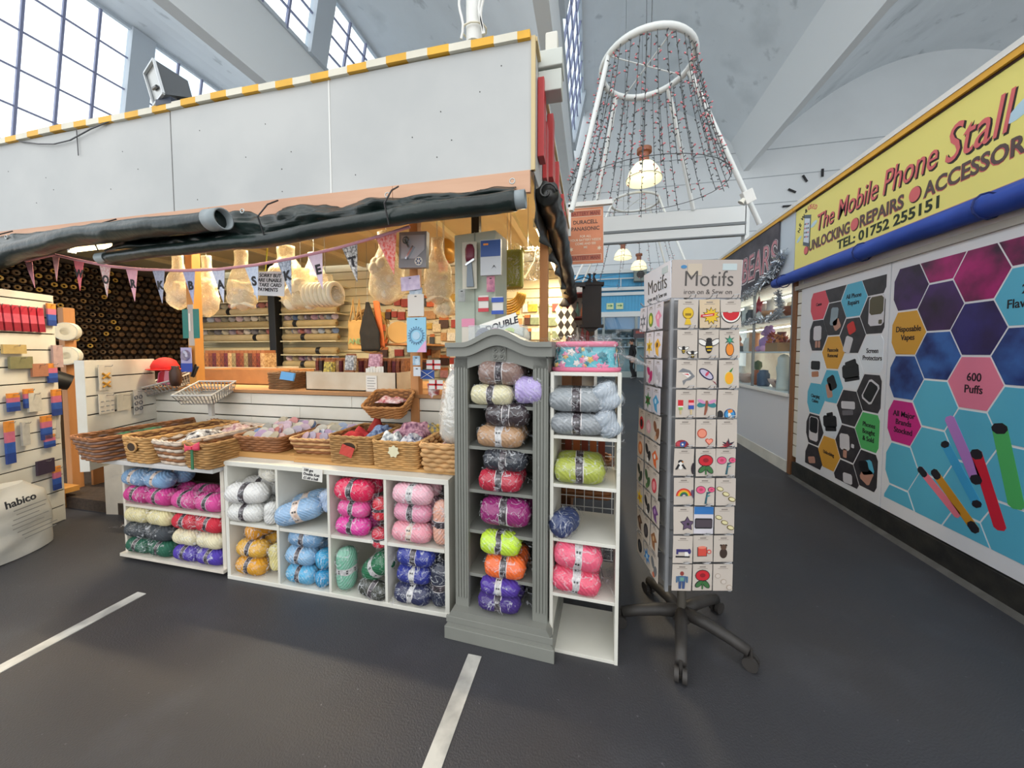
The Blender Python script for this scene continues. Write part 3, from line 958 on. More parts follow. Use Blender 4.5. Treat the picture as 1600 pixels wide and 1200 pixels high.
# ------------------------------------------------------------------ bear stall
bs_ = thing('bear_stall', 'glass-fronted bear gift stall with white shelves and counter', 'stall', (0, 0, 0))
MB().box((XW, 4.12, 0), (XW + .05, 7.5, .79)).build('counter_front', mat('stall_white_panel', '#d5d8de', .5), bs_)
MB().box((XW - .03, 4.12, .79), (XW + .9, 7.5, .82)).build('counter_shelf', WHITE, bs_)
MB().box((XW - .008, 4.12, 0), (XW, 7.5, .12)).build('skirting', OFFW, bs_)
for z in (1.24, 1.62):
    MB().box((XW + .04, 4.12, z), (XW + .45, 7.5, z + .018)).build('shelf', WHITE, bs_)
MB().box((XW + .9, 4.12, .8), (XW + .93, 7.5, 2.0)).build('backboard', mat('bear_backboard', '#b0a595', .7, col2='#8a7d6d', vs=3), bs_)
MB().box((XW, 4.12, 2.0), (XW + .93, 7.5, 2.05)).build('head', WHITE, bs_)
for y in (4.13, 5.0, 5.9, 6.8, 7.48):
    MB().box((XW, y - .012, .82), (XW + .025, y + .012, 2.0)).build('glazing_bar', STEEL, bs_)
for a, b in ((4.14, 4.99), (5.01, 5.89), (5.91, 6.79), (6.81, 7.47)):
    MB().box((XW + .008, a, .82), (XW + .012, b, 2.0)).build('pane', GLASS, bs_)
MB().box((XW, 4.12, 2.03), (XW + .9, 7.5, 2.72)).build('fascia', mat('pale_blue_fascia', '#c4d0da', .5), bs_)
MB().box((XW - .03, 4.12, 2.665), (XW + .02, 7.5, 2.70)).build('gold_edge', STRP, bs_)
MB().box((XW - .035, 4.12, 2.70), (XW + .1, 7.5, 2.735)).build('white_edge', WHITE, bs_)
DKS = mat('slate_banner', '#57535a', .6, col2='#3f3c43', vs=5, bump=.2, bs=8)
sb = thing('bear_banner', 'dark slate banner with pink graffiti lettering on the bear stall', 'banner', (0, 0, 0))
MB().box((XW - .02, 4.40, 2.02), (XW - .006, 6.6, 2.665)).build('cloth', DKS, sb)
GP = mat('graffiti_pink', '#c98a92', .5)
GW = mat('graffiti_white', '#e6dfe2', .5)
GB = mat('graffiti_blue', '#a9c3d8', .5)
for w, y0, y1, z, s_, m in (('BEARS', (2, 5.3024, 2.5358)[1], (2, 4.4233, 2.5099)[1], 2.17, .46, GP), ("rt's", (2, 5.8542, 2.4935)[1], (2, 5.3311, 2.3731)[1], 2.08, .30, GB)):
    fit(w, s_, GW, y0 + .012, y1 - .012, z - .008, sb, d=.0205, bold=.018, shear=.1)
    fit(w, s_, DKS, y0 + .005, y1 - .005, z - .002, sb, d=.0225, bold=.008, shear=.1)
    fit(w, s_, m, y0, y1, z, sb, d=.0245, shear=.1, bold=-.002)
# silver tinsel: strips too many to count
TIN = mat('silver_tinsel', '#c6ccd2', .25, metal=.85)
def tinsel(label, pts, n, r):
    rnd = random.Random(len(label))
    mb = MB()
    for i in range(n):
        p = lerp3(pts, rnd.random())
        d = Vector((rnd.gauss(0, 1), rnd.gauss(0, 1), rnd.gauss(0, 1))).normalized()
        w = d.cross(Vector((rnd.gauss(0, 1), rnd.gauss(0, 1), rnd.gauss(0, 1)))).normalized() * .004
        q = p + d * r * rnd.uniform(.5, 1)
        mb.add([p - w, p + w, q + w, q - w], [(0, 1, 2, 3)])
    t = thing('tinsel_garland', label, 'tinsel')
    o = mb.build('strips', TIN, t)
    o['kind'] = 'stuff'
    MB().tube([lerp3(pts, i / 20) for i in range(21)], .006, 6).build('core', TIN, t)
tinsel('silver tinsel garland swagged under the slate bear banner', [(XW - .05, 6.4, 1.93), (XW - .05, 5.6, 1.95), (XW - .05, 4.9, 2.0), (XW - .05, 4.45, 2.12), (XW - .05, 4.25, 2.28)], 1700, .08)
tinsel('silver tinsel hanging down beside the blue awning end', [(XW - .04, 4.32, 1.9), (XW - .03, 4.3, 1.66), (XW - .035, 4.55, 1.63), (XW - .03, 5.3, 1.635)], 900, .06)
# strip light inside the bear stall
bl = thing('strip_light', 'white strip light under the head of the bear stall window', 'light', (XW + .5, 5.8, 1.98))
MB().box((-.03, -1.6, 0), (.03, 1.6, .02)).build('housing', WHITE, bl)
MB().box((-.02, -1.6, -.012), (.02, 1.6, 0)).build('tube', mat('cool_tube_glow', '#fff4e0', emit=6.), bl)
for z in (1.975, 1.61):
    bd_ = bpy.data.lights.new('strip_glow', 'AREA')
    bd_.shape, bd_.size, bd_.size_y, bd_.energy, bd_.color = 'RECTANGLE', .06, 3.2, 13, (1, .93, .82)
    bo_ = bpy.data.objects.new('strip_glow', bd_)
    COL.objects.link(bo_)
    bo_.parent = bl
    bo_.location = (0 if z > 1.9 else .2, 0, z - 1.98 - .02)
MB().box((.18, -1.6, -.375), (.22, 1.6, -.362)).build('tube', MATS['cool_tube_glow'], bl)
# goods behind the glass
def blob(label, cat, name, loc, prof, m, extra=None, seg=14):
    t = thing(name, label, cat, loc)
    MB().lathe(prof, seg=seg).build('body', m, t, smooth='all')
    if extra:
        extra(t)
    return t
def bear(label, loc, s, m, m2):
    t = thing('teddy_bear', label, 'teddy bear', loc, PI / 2)
    e = lambda c, r, n='body', mm=m: MB().lathe([(r * math.sin(PI * i / 8), -r * math.cos(PI * i / 8)) for i in range(9)], (c[0] * s, c[1] * s, c[2] * s), seg=12).build(n, mm, t, smooth='all')
    e((0, 0, .30), .30 * s); e((0, 0, .72), .2 * s, 'head'); e((-.15, 0, .9), .075 * s, 'ear'); e((.15, 0, .9), .075 * s, 'ear')
    e((0, .18, .68), .08 * s, 'muzzle', m2); e((-.28, .1, .4), .1 * s, 'arm'); e((.28, .1, .4), .1 * s, 'arm'); e((-.17, .25, .11), .11 * s, 'foot', m2); e((.17, .25, .11), .11 * s, 'foot', m2)
for i, (y, s_, c1, c2, lab) in enumerate(((5.05, .34, '#b78bbf', '#d7a6c9', 'lilac plush bear on the middle shelf of the bear stall'), (6.0, .26, '#8a5a3a', '#c9a27c', 'brown teddy bear on the middle shelf behind the motif rack'), (6.6, .24, '#d8c9a8', '#efe3c8', 'cream teddy bear at the far end of the middle glass shelf'))):
    bear(lab, (XW + .2, y, 1.258), s_, mat('plush_%d' % i, c1, .9, sheen=.4), mat('plush_pale_%d' % i, c2, .9))
def star3(label, loc, r, m):
    t = thing('star_ornament', label, 'ornament', loc)
    p = star(0, 0, r, r * .42)
    for sgn in (-1, 1):
        MB().add([(0, a, b) for a, b in p] + [(sgn * r * .28, 0, 0)], [(i, (i + 1) % 10, 10) for i in range(10)]).build('half', m, t)
    MB().tube([(0, 0, r), (0, .0, r + .14)], .003, 5).build('cord', DARK, t)
star3('red glitter star hanging in the bear stall window', (XW + .1, 5.1, 1.85), .13, mat('red_glitter', '#c8232f', .3, var=.2, vs=60))
ORN = [('#a8572e', 'rust'), ('#c98a5a', 'tan'), ('#e3ded2', 'white'), ('#7a3b33', 'maroon'), ('#3c3a38', 'charcoal'), ('#caa64a', 'gold'), ('#5c6a4a', 'olive'), ('#d9b7a6', 'peach'), ('#4a5a70', 'slate blue')]
PROFS = [('vase', [(.03, 0), (.055, .03), (.06, .09), (.03, .14), (.035, .17), (.0, .17)]), ('jar', [(.05, 0), (.055, .02), (.055, .12), (.04, .14), (.04, .16), (0, .165)]), ('candle', [(.04, 0), (.04, .16), (.01, .165), (.004, .19), (0, .19)]), ('figurine', [(.05, 0), (.045, .06), (.03, .11), (.02, .13), (.035, .16), (.03, .2), (0, .22)]), ('bowl', [(.03, 0), (.07, .05), (.08, .08), (.07, .08), (0, .03)])]
k = 0
for row, (z, nm) in enumerate(((.821, 'counter'), (1.259, 'middle shelf'), (1.639, 'top shelf'))):
    rnd = random.Random(row + 3)
    y = 4.35
    idx = 0
    while y < 7.2:
        idx += 1
        kind, prof = PROFS[rnd.randrange(5)]
        c, cn = ORN[rnd.randrange(9)]
        skip = row == 1 and (4.8 < y < 5.3 or 5.8 < y < 6.2 or 6.4 < y < 6.8)
        if not skip:
            s_ = rnd.uniform(1.0, 1.65)
            blob('%s %s, %s from the brown corner post on the bear stall %s' % (cn, kind, ORDN[idx], nm), kind, kind, (XW + rnd.uniform(.14, .24), y, z), [(r * s_, h * s_) for r, h in prof], mat('ornament_' + cn.replace(' ', '_'), c, .5, var=.1, vs=12))
        y += rnd.uniform(.14, .2)
# tall white statue near the corner, basket with autumn leaves
blob('tall white stone statue on the bear stall counter by the corner post', 'statue', 'statue', (XW + .12, 4.5, .821), [(.07, 0), (.065, .05), (.06, .18), (.075, .25), (.055, .30), (.06, .36), (.03, .40), (0, .41)], OFFW)
lb = thing('leaf_box', 'kraft box of orange autumn leaves on the middle glass shelf', 'gift box', (XW + .12, 4.62, 1.259))
MB().box((-.08, -.14, 0), (.08, .14, .1)).build('box', mat('kraft_card', '#b8895c', .8), lb)
rnd = random.Random(5)
for i in range(22):
    c = Vector((rnd.uniform(-.07, .07), rnd.uniform(-.13, .13), .1 + rnd.random() * .11))
    a = Euler((rnd.random() * 6, rnd.random() * 6, rnd.random() * 6)).to_matrix()
    MB().add([c + a @ Vector((x, y, 0)) for x, y in star(0, 0, .045, .018)] + [c + a @ Vector((0, 0, .012))], [(j, (j + 1) % 10, 10) for j in range(10)]).build('leaf', mat('autumn_leaf_%d' % (i % 3), ('#c4592c', '#a8402a', '#cf7d3d')[i % 3], .7), lb)

# ================================================================== YARN FURNITURE
WPANEL = mat('white_melamine', '#dedcd3', .45, col2='#d3d0c4', vs=3)
EDGE = mat('worn_white_edge', '#d5cdbf', .6, var=.06, vs=10)
lo = thing('low_shelf_unit', 'low two-tier white shelf unit packed with bagged yarn by the entrance', 'shelf unit', (0, 0, 0))
MB().box((-2.78, 1.43, .602), (-1.955, 1.93, .628)).build('top', mat('grey_worktop', '#c4c2c0', .4), lo, bev=.004)
for x in (-2.745, -1.985):
    MB().box((x - .013 if x > -2 else x, 1.5, .035), (x + .013 if x > -2 else x + .018, 1.9, .602)).build('side', EDGE, lo)
MB().box((-2.74, 1.87, .035), (-1.99, 1.89, .6)).build('back', mat('shelf_back_brown', '#6b5a4c', .8), lo)
MB().box((-2.76, 1.48, .022), (-1.972, 1.9, .04)).build('shelf', EDGE, lo)
MB().box((-2.727, 1.49, .33), (-1.998, 1.87, .345)).build('shelf', EDGE, lo)
for x in (-2.66, -2.08):
    for y in (1.55, 1.83):
        MB().box((x, y, 0), (x + .05, y + .05, .022)).build('foot', DARK, lo)
# white entrance post panel under the baskets
tag(MB().bar((-3.64, 1.90, .31), (-3.2, 1.965, .31), .03, .62).build('end_board', EDGE), 'narrow white end board standing under the slatted panel', 'board')

cu = thing('cube_shelf_unit', 'white eight-cube shelf unit filled with bagged yarn', 'shelf unit', (0, 0, 0))
cx = [-1.945, -1.60, -1.285, -.965, -.635]
MB().box((-1.945, 1.48, .635), (-.635, 1.86, .66)).build('top', WPANEL, cu, bev=.002)
MB().box((-1.945, 1.48, 0), (-.635, 1.86, .022)).build('bottom', WPANEL, cu, bev=.002)
MB().box((-1.92, 1.485, .308), (-.66, 1.855, .325)).build('middle_shelf', WPANEL, cu)
for i, x in enumerate(cx):
    w = .022 if i in (0, 4) else .014
    a = x if i == 0 else (x - w if i == 4 else x - w / 2)
    MB().box((a, 1.482, .022), (a + w, 1.858, .635)).build('upright', WPANEL, cu)
MB().box((-1.93, 1.855, .0), (-.65, 1.865, .64)).build('back', OFFW, cu)
ld = thing('timber_ledge', 'pale timber boards laid over the cube shelves under the baskets', 'board', (0, 0, 0))
LEDG = mat('ledge_pine', '#c79a5e', .6, col2='#b5854b', vs=4, stretch=(.2, 1, 1))
MB().box((-1.95, 1.56, .661), (-1.32, 1.92, .69)).build('board', LEDG, ld)
MB().box((-1.55, 1.545, .661), (-.62, 1.545 + .2, .675)).build('board', LEDG, ld)
MB().box((-1.315, 1.75, .661), (-.62, 1.93, .675)).build('board', LEDG, ld)

# grey cupboard with an arched cornice and fluted pilasters
GREYC = mat('grey_cupboard_paint', '#7f8079', .5, var=.05, vs=6)
cb = thing('grey_cupboard', 'slim grey painted cupboard with arched cornice holding bagged yarn', 'cupboard', (-.37, 1.40, 0), R(-3))
W2, DP, HT_ = .205, .30, 1.285
for sx in (-1, 1):
    xo = sx * (W2 - .05)
    MB().box((min(xo, xo + sx * .05) - .0, .015, .13), (max(xo, xo + sx * .05), DP, HT_ - .03)).build('side', GREYC, cb)
    pil = MB().box((min(sx * (W2 - .062), sx * W2), 0, .13), (max(sx * (W2 - .062), sx * W2), .02, HT_ - .06)).build('pilaster', GREYC, cb)
    for q in range(4):
        xq = sx * (W2 - .05 + q * .013)
        MB().box((xq - .0035, -.005, .17), (xq + .0035, .001, HT_ - .1)).build('flute', GREYC, pil)
MB().box((-W2 + .05, DP - .012, .13), (W2 - .05, DP, HT_ - .05)).build('back', mat('cupboard_back', '#5c5850', .7), cb)
SHZ = [1.025, .845, .655, .475, .280]
for z in SHZ:
    MB().box((-W2 + .05, .012, z - .014), (W2 - .05, DP - .012, z)).build('shelf', GREYC, cb)
MB().prism([(-W2 - .03, 0), (W2 + .03, 0), (W2 + .03, .06), (W2 + .02, .072), (W2 + .02, .1), (W2 + .005, .125), (W2, .13), (-W2, .13), (-W2 - .005, .125), (-W2 - .02, .1), (-W2 - .02, .072), (-W2 - .03, .06)], -.035, DP, 'XZ').build('plinth', GREYC, cb)
MB().box((-W2 - .036, -.042, 0), (W2 + .036, -.03, .055)).build('plinth_board', GREYC, cb, bev=.002)
MB().box((-W2 - .03, -.036, .072), (W2 + .03, -.026, .1)).build('plinth_bead', GREYC, cb, bev=.002)
def archz(x, lift, base):
    t = max(0, 1 - abs(x) / .15)
    return base + lift * (3 * t * t - 2 * t ** 3)
n = 30
xs_ = [-W2 - .02 + (2 * W2 + .04) * i / n for i in range(n + 1)]
MB().prism([(x, archz(x, .05, 1.27)) for x in xs_] + [(x, archz(x, .045, 1.232)) for x in xs_[::-1]], -.03, DP * .2, 'XZ').build('cornice', GREYC, cb, smooth=True)
MB().prism([(x, archz(x, .055, 1.29)) for x in xs_] + [(x, archz(x, .05, 1.27)) for x in xs_[::-1]], -.045, DP * .25, 'XZ').build('cornice_lip', GREYC, cb, smooth=True)
MB().prism([(-W2, 1.18)] + [(x, archz(x, .045, 1.24)) for x in xs_ if abs(x) < W2] + [(W2, 1.18)] + [(x, 1.18 + .03 * math.cos(x / .145 * PI / 2)) for x in [.145 - .29 * i / 12 for i in range(13)]], .0, .018, 'XZ').build('frieze', GREYC, cb)
MB().box((-W2, .02, 1.255), (W2, DP, 1.27)).build('top_board', GREYC, cb)
em = MB().box((-.03, -.007, 1.217), (.03, .001, 1.272)).build('emblem', GREYC, cb)
DKG = mat('emblem_dark_grey', '#4f504b', .6)  # darker grey for the bar across each scroll
for i in range(2):
    for j in range(2):
        cx_, cz_ = -.014 + .028 * i, 1.231 + .027 * j
        MB().tube([(cx_ + .01 * math.cos(k * PI / 4), -.009, cz_ + .01 * math.sin(k * PI / 4)) for k in range(8)], .0025, 5, closed=True).build('scroll', GREYC, em)
        MB().bar((cx_ - .008, -.009, cz_ - .008), (cx_ + .008, -.009, cz_ + .008), .003, .003).build('scroll', DKG, em)

# white five-cube tower, open at the back
tw = thing('cube_tower', 'narrow white five-cube tower standing between grey cupboard and motif rack', 'shelf unit', (-.158, 1.405, 0), R(-2))
TW, TH = .275, 1.17
TZ = [0, .241, .474, .700, .90, 1.17]
for x in (0, TW - .014):
    MB().box((x, 0, 0), (x + .014, .28, TH)).build('side', WPANEL, tw, bev=.001)
for i, z in enumerate(TZ):
    MB().box((.014, .002, z if i < 5 else z - .014), (TW - .014, .278, z + .014 if i < 5 else z)).build('shelf', WPANEL, tw, bev=.001)
MB().box((.014, .262, .13), (TW - .014, .27, .235)).build('back_rail', mat('dark_rail', '#2c2724', .6), tw)

# ------------------------------------------------------------------ yarn
YN = {}
def ymat(hexcol):
    if hexcol not in YN:
        c = lin(hexcol)
        YN[hexcol] = mat('wool_' + hexcol.strip('#'), hexcol, .8, var=.06, vs=30, bump=.28, wave=30)
    return YN[hexcol]
LBL_K = mat('ball_band_black', '#231d22', .45, col2='#4a4046', vs=70)
LBL_W = mat('ball_band_edge', '#d6d0cf', .5)
LBL_P = mat('ball_band_white', '#d8d6d4', .5, col2='#a8a5a6', vs=90)
LBL_T = mat('ball_band_peach', '#cfae97', .5, col2='#e2d6ce', vs=60)
LBL_PRINT = mat('ball_band_print', '#8b8387', .5)
BAND = {'k': LBL_K, 'w': LBL_P, 'p': LBL_T}
def ball_mesh(L, r, m, seed=0):
    n = 14
    prof = []
    for i in range(n + 1):
        t = -1 + 2 * i / n
        q = (1 - abs(t) ** 5) ** .45
        q *= 1 - .05 * math.exp(-(t / .16) ** 2)
        prof.append((max(r * q, .0001 if i in (0, n) else .004), t * L / 2 * (1 - .0)))
    mb = MB().lathe(prof, axis='X', seg=22, wob=lambda i, k: .035 * nz((i * .5, math.cos(k * .285) * 1.3, seed + math.sin(k * .285) * 1.3)))
    return mb.mesh('yarn_ball', m, 'all')
def band_mesh(L, r, m):
    w = L * .085
    mb = MB()
    rr = r * .965
    mb.lathe([(rr * 1.012, -w), (rr * 1.018, -w * .8)], axis='X', seg=22, mi=1)
    mb.lathe([(rr * 1.018, -w * .8), (rr * 1.022, 0), (rr * 1.018, w * .8)], axis='X', seg=22, mi=0)
    mb.lathe([(rr * 1.018, w * .8), (rr * 1.012, w)], axis='X', seg=22, mi=1)
    mb.f, mb.m = [f for f in mb.f if len(f) == 4], [a for f, a in zip(mb.f, mb.m) if len(f) == 4]
    # printed lines on the sleeve
    for k in range(0, 22, 3):
        t = 2 * PI * k / 22
        for dx in (-.35, .25):
            c, s = math.cos(t), math.sin(t)
            c2, s2 = math.cos(t + .16), math.sin(t + .16)
            q = rr * 1.027
            mb.mi = 2
            x0, x1 = w * (dx - .2), w * (dx + .22)
            mb.add([(x0, q * c, q * s), (x1, q * c, q * s), (x1, q * c2, q * s2), (x0, q * c2, q * s2)], [(0, 1, 2, 3)])
    return mb.mesh('band', [m, LBL_W, LBL_PRINT if m is LBL_K else DARK], 'all')
MESHC = {}
def wrap_mesh(L, w, h, seed, tail=1, amp=.10):
    """crinkled clear bag round a bundle with a gathered tail"""
    n, sg_ = 16, 26
    prof = []
    for i in range(n + 1):
        t = -1 + 2 * i / n
        q = (1 - min(1, abs(t)) ** 5) ** .4 if abs(t) < 1 else .02
        prof.append((q, t * L / 2))
    vs, fs = [], []
    for i, (q, x) in enumerate(prof):
        for k in range(sg_):
            a = 2 * PI * k / sg_
            c, s = math.cos(a), math.sin(a)
            e = 2.6
            rr = (abs(c) ** e + abs(s) ** e) ** (-1 / e)
            d = 1 + amp * nz((i * .55, k * .7, seed)) + .05 * nz((i * 1.3, k * 1.9, seed + 3))
            vs.append((x + .012 * nz((k, i, seed)), rr * c * w / 2 * max(q, .03) * d, rr * s * h / 2 * max(q, .03) * d))
    for i in range(n):
        for k in range(sg_):
            l = (k + 1) % sg_
            fs.append((i * sg_ + k, i * sg_ + l, (i + 1) * sg_ + l, (i + 1) * sg_ + k))
    mb = MB().add(vs, fs)
    if tail:
        x0 = L / 2 * tail
        def fn(u, v):
            y = (u - .5) * w * (.25 + .9 * v)
            return Vector((x0 - tail * .01 + tail * .055 * v, y, h * .28 * nz((u * 4, v * 2, seed + 7)) * (.4 + v) + h * .12 * (1 - v)))
        mb.grid(fn, 8, 3)
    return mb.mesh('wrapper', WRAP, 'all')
PACKN = [0]
def ball(parent, L, r, col, band='k', loc=(0, 0, 0), rot=(0, 0, 0)):
    PACKN[0] += 1
    key = (round(L, 3), round(r, 3), col, PACKN[0] % 3)
    if key not in MESHC:
        MESHC[key] = ball_mesh(L, r, ymat(col), PACKN[0])
    o = put('yarn_ball', MESHC[key], parent, loc, rot)
    if band:
        kb = (round(L, 3), round(r, 3), band)
        if kb not in MESHC:
            MESHC[kb] = band_mesh(L, r, BAND[band])
        put('band', MESHC[kb], o)
    return o
def pack(label, loc, L, r, col, band='k', nx=1, ny=2, rot=(0, 0, 0), wrap=True, tail=1, sq=1., group=None):
    """a bag of yarn: loc = centre of the front face at its foot; balls lie side by side along x and behind one another"""
    if abs(rot[1]) > .6:
        loc = (loc[0] - r * math.sin(rot[1]), loc[1], loc[2] - r * math.cos(rot[1]) + (r if abs(rot[1]) < 1.3 else 0))
    if abs(rot[2]) > 1:
        loc = (loc[0] + r * math.sin(rot[2]) * .9, loc[1] + L * .3, loc[2])
    t = thing('yarn_pack', label, 'yarn', loc, rot=rot, group=group)
    for i in range(nx):
        for j in range(ny):
            x = (i - (nx - 1) / 2) * L * .97
            ball(t, L * .98, r, col, band, (x, r + j * r * 1.95, r * sq), (random.uniform(-.25, .25), 0, random.uniform(-.03, .03)))
    if wrap:
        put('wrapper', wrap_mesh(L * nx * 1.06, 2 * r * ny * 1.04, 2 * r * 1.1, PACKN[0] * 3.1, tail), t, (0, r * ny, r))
    return t

# low shelf unit: two-ball-wide bags
def row2(lab, xc, z, col, r, band='k'):
    return pack(lab, (xc, 1.475, z), .182, r, col, band, nx=2, ny=2, tail=random.choice((-1, 1)) if xc < -2.4 else 0)
XL, XR = -2.555, -2.182
row2('bag of magenta yarn on the upper shelf of the low unit, outer end', XL, .346, '#c43a86', .052)
row2('bag of bright pink yarn on the upper shelf of the low unit by the cubes', XR, .346, '#d04a92', .052)
row2('bag of pale blue yarn lying on the magenta bag', XL - .01, .449, '#7fa3c7', .05, 'p')
row2('bag of bottle green yarn at the foot of the low unit', XL, .041, '#1f5a45', .047)
row2('bag of violet yarn at the foot of the low unit', XR, .041, '#4b36a0', .047)
row2('bag of charcoal yarn lying on the bottle green bag', XL - .01, .135, '#3c4146', .046, None)
row2('bag of ivory yarn lying on the violet bag', XR, .135, '#d8cfae', .046, None)
row2('bag of cream yarn above the charcoal bag in the low unit', XL, .227, '#d6cb9c', .048, None)
row2('bag of scarlet yarn above the ivory bag in the low unit', XR, .227, '#c2273a', .048)
pack('deep crimson yarn bag at the back of the low unit upper shelf', (XR + .04, 1.66, .449), .2, .05, '#8e1f45', None, nx=1, ny=1, wrap=False)

# cube unit: eight cells
TZ0, BZ0 = .326, .023
def cell(i):
    return (cx[i] + cx[i + 1]) / 2
c0, c1, c2, c3 = (cell(i) for i in range(4))
pack('white yarn bag at the foot of the first upper cube', (c0 - .045, 1.46, TZ0), .215, .052, '#dcdbd6', rot=(0, 0, R(6)), tail=-1)
pack('white yarn bag stacked second in the first upper cube', (c0 - .03, 1.45, TZ0 + .104), .235, .056, '#dedcd8', rot=(0, 0, R(10)), tail=-1)
pack('small cream-white yarn bag on top of the first upper cube stack', (c0 + .035, 1.52, TZ0 + .215), .15, .043, '#d9d4c6', None, ny=1, rot=(0, 0, R(-20)))
pack('upright white yarn bag beside the stack in the first upper cube', (c0 + .108, 1.475, TZ0 + .06), .12, .04, '#d8d7d2', None, ny=1, rot=(0, R(90), 0))
pack('golden yellow yarn at the foot of the first lower cube', (c0 - .045, 1.475, BZ0), .19, .05, '#d99a1f')
pack('pale gold yarn second in the first lower cube stack', (c0 - .035, 1.475, BZ0 + .1), .19, .048, '#d9a63a')
pack('amber yarn ball end-on above the first lower cube stack', (c0 - .02, 1.50, BZ0 + .196), .15, .045, '#d8931c', None, ny=1, rot=(0, 0, R(75)))
pack('pale lemon yarn bag squeezed beside the golden stack', (c0 + .105, 1.50, BZ0 + .105), .15, .045, '#d8cb8a', None, ny=1, rot=(0, R(80), 0))
pack('powder blue yarn bag leaning in the second upper cube', (c1 - .02, 1.47, TZ0 + .03), .25, .058, '#8fb1d2', 'p', ny=2, rot=(0, R(-14), R(20)), sq=.95)
pack('loose clear bag of faded blue yarn in the second upper cube', (c1 + .10, 1.52, TZ0 + .09), .13, .05, '#a9bcd8', None, ny=1, rot=(0, R(70), 0))
pack('sky blue yarn at the foot of the second lower cube', (c1 - .045, 1.475, BZ0), .185, .05, '#5fa9cf')
pack('ice blue yarn second in the second lower cube stack', (c1 - .045, 1.475, BZ0 + .1), .18, .05, '#86b0d2')
pack('dusty blue yarn on top of the second lower cube stack', (c1 - .02, 1.48, BZ0 + .199), .20, .047, '#6c94b8')
pack('turquoise yarn ball low beside the sky blue stack', (c1 + .1, 1.49, BZ0), .14, .045, '#2b8fbe', None, ny=1, rot=(0, 0, R(70)))
pack('turquoise yarn ball resting on another turquoise ball', (c1 + .095, 1.50, BZ0 + .09), .14, .05, '#3a9fcb', None, ny=1, rot=(0, 0, R(70)))
pack('magenta yarn at the foot of the third upper cube', (c2 - .04, 1.47, TZ0), .195, .046, '#d83a9b')
pack('candy pink yarn second in the third upper cube stack', (c2 - .035, 1.475, TZ0 + .092), .18, .044, '#e0559c')
pack('hot cerise yarn on top of the third upper cube stack', (c2 - .025, 1.455, TZ0 + .179), .215, .055, '#d81f52')
pack('red yarn ball low in the third upper cube', (c2 + .108, 1.48, TZ0), .10, .043, '#c8243d', ny=1, rot=(0, R(90), 0), tail=0)
pack('red yarn ball standing above the low red one', (c2 + .11, 1.485, TZ0 + .145), .12, .042, '#cc2438', ny=1, rot=(0, R(90), 0))
pack('mint green yarn standing upright in the third lower cube', (c2 - .095, 1.475, BZ0 + .115), .225, .05, '#7ab39b', 'w', ny=1, rot=(0, R(90), 0))
pack('forest green yarn bag tilted in the third lower cube', (c2 + .07, 1.48, BZ0 + .085), .20, .056, '#1f6a45', 'w', rot=(0, R(-38), R(-10)))
pack('dark olive yarn at the foot of the third lower cube', (c2 + .065, 1.465, BZ0), .16, .042, '#3a3c34', 'k', ny=1, rot=(0, R(14), 0))
pack('rose pink yarn at the foot of the fourth upper cube', (c3 - .04, 1.47, TZ0), .215, .05, '#e39aa6', 'p')
pack('pink yarn second in the fourth upper cube stack', (c3 - .035, 1.475, TZ0 + .1), .205, .048, '#dd93ac')
pack('pale pink yarn on top of the fourth upper cube stack', (c3 - .025, 1.455, TZ0 + .195), .215, .05, '#e6b0bd', 'w')
pack('peach yarn standing upright in the fourth upper cube', (c3 + .115, 1.475, TZ0 + .115), .225, .042, '#dea58f', ny=1, rot=(0, R(90), 0))
pack('navy yarn at the foot of the fourth lower cube', (c3 - .035, 1.465, BZ0), .205, .05, '#23284f', 'w')
pack('royal blue yarn second in the fourth lower cube stack', (c3 - .03, 1.475, BZ0 + .1), .19, .045, '#26308a', 'w')
pack('royal blue yarn on top of the fourth lower cube stack', (c3 - .02, 1.47, BZ0 + .19), .205, .048, '#28348f')
pack('midnight blue yarn standing upright beside the navy stack', (c3 + .105, 1.475, BZ0 + .11), .215, .05, '#262b40', ny=1, rot=(0, R(90), 0))

# grey cupboard shelves
def cpack(lab, dx, z, col, L=.2, r=.05, **k):
    q = Matrix.Rotation(R(-3), 3, 'Z') @ Vector((dx, -.025, 0))
    return pack(lab, (-.37 + q.x, 1.40 + q.y, z), L, r, col, **k)
cpack('mauve-brown yarn bag on top shelf of the grey cupboard', .0, SHZ[0] + .085, '#8d7369', L=.205, r=.055)
cpack('cream yarn under the mauve-brown bag in the grey cupboard', -.035, SHZ[0] + .001, '#d9d2ad', L=.2, r=.044)
cpack('lilac yarn bag bulging from the top shelf of the grey cupboard', .125, SHZ[0] + .01, '#b3a2d6', L=.13, r=.058, band=None, ny=1)
cpack('dark chocolate yarn bag above the camel one in the grey cupboard', .03, SHZ[1] + .092, '#33262a', L=.2, r=.05)
cpack('camel yarn bag on the second shelf of the grey cupboard', .0, SHZ[1] + .001, '#b08a66', L=.215, r=.047, band='w')
cpack('black yarn bag above the crimson one in the grey cupboard', .02, SHZ[2] + .093, '#2b2f38', L=.2, r=.046)
cpack('crimson yarn bag on the third shelf of the grey cupboard', .0, SHZ[2] + .001, '#b5213a', L=.2, r=.048)
cpack('plum magenta yarn bag on the fourth shelf of the grey cupboard', .02, SHZ[3] + .03, '#8a1a66', L=.235, r=.06)
cpack('neon lime yarn bag lying on the orange one', .0, SHZ[4] + .1, '#bfe03a', L=.19, r=.05)
cpack('neon orange yarn bag on the lowest cupboard shelf', .02, SHZ[4] + .001, '#ee6a2a', L=.19, r=.049)
cpack('violet yarn bag upper of two on the cupboard plinth', .0, .131 + .075, '#4a2f92', L=.185, r=.039, ny=3, band='w')
cpack('deep purple yarn bag on the grey cupboard plinth', -.005, .131, '#3b2470', L=.2, r=.043, ny=3)

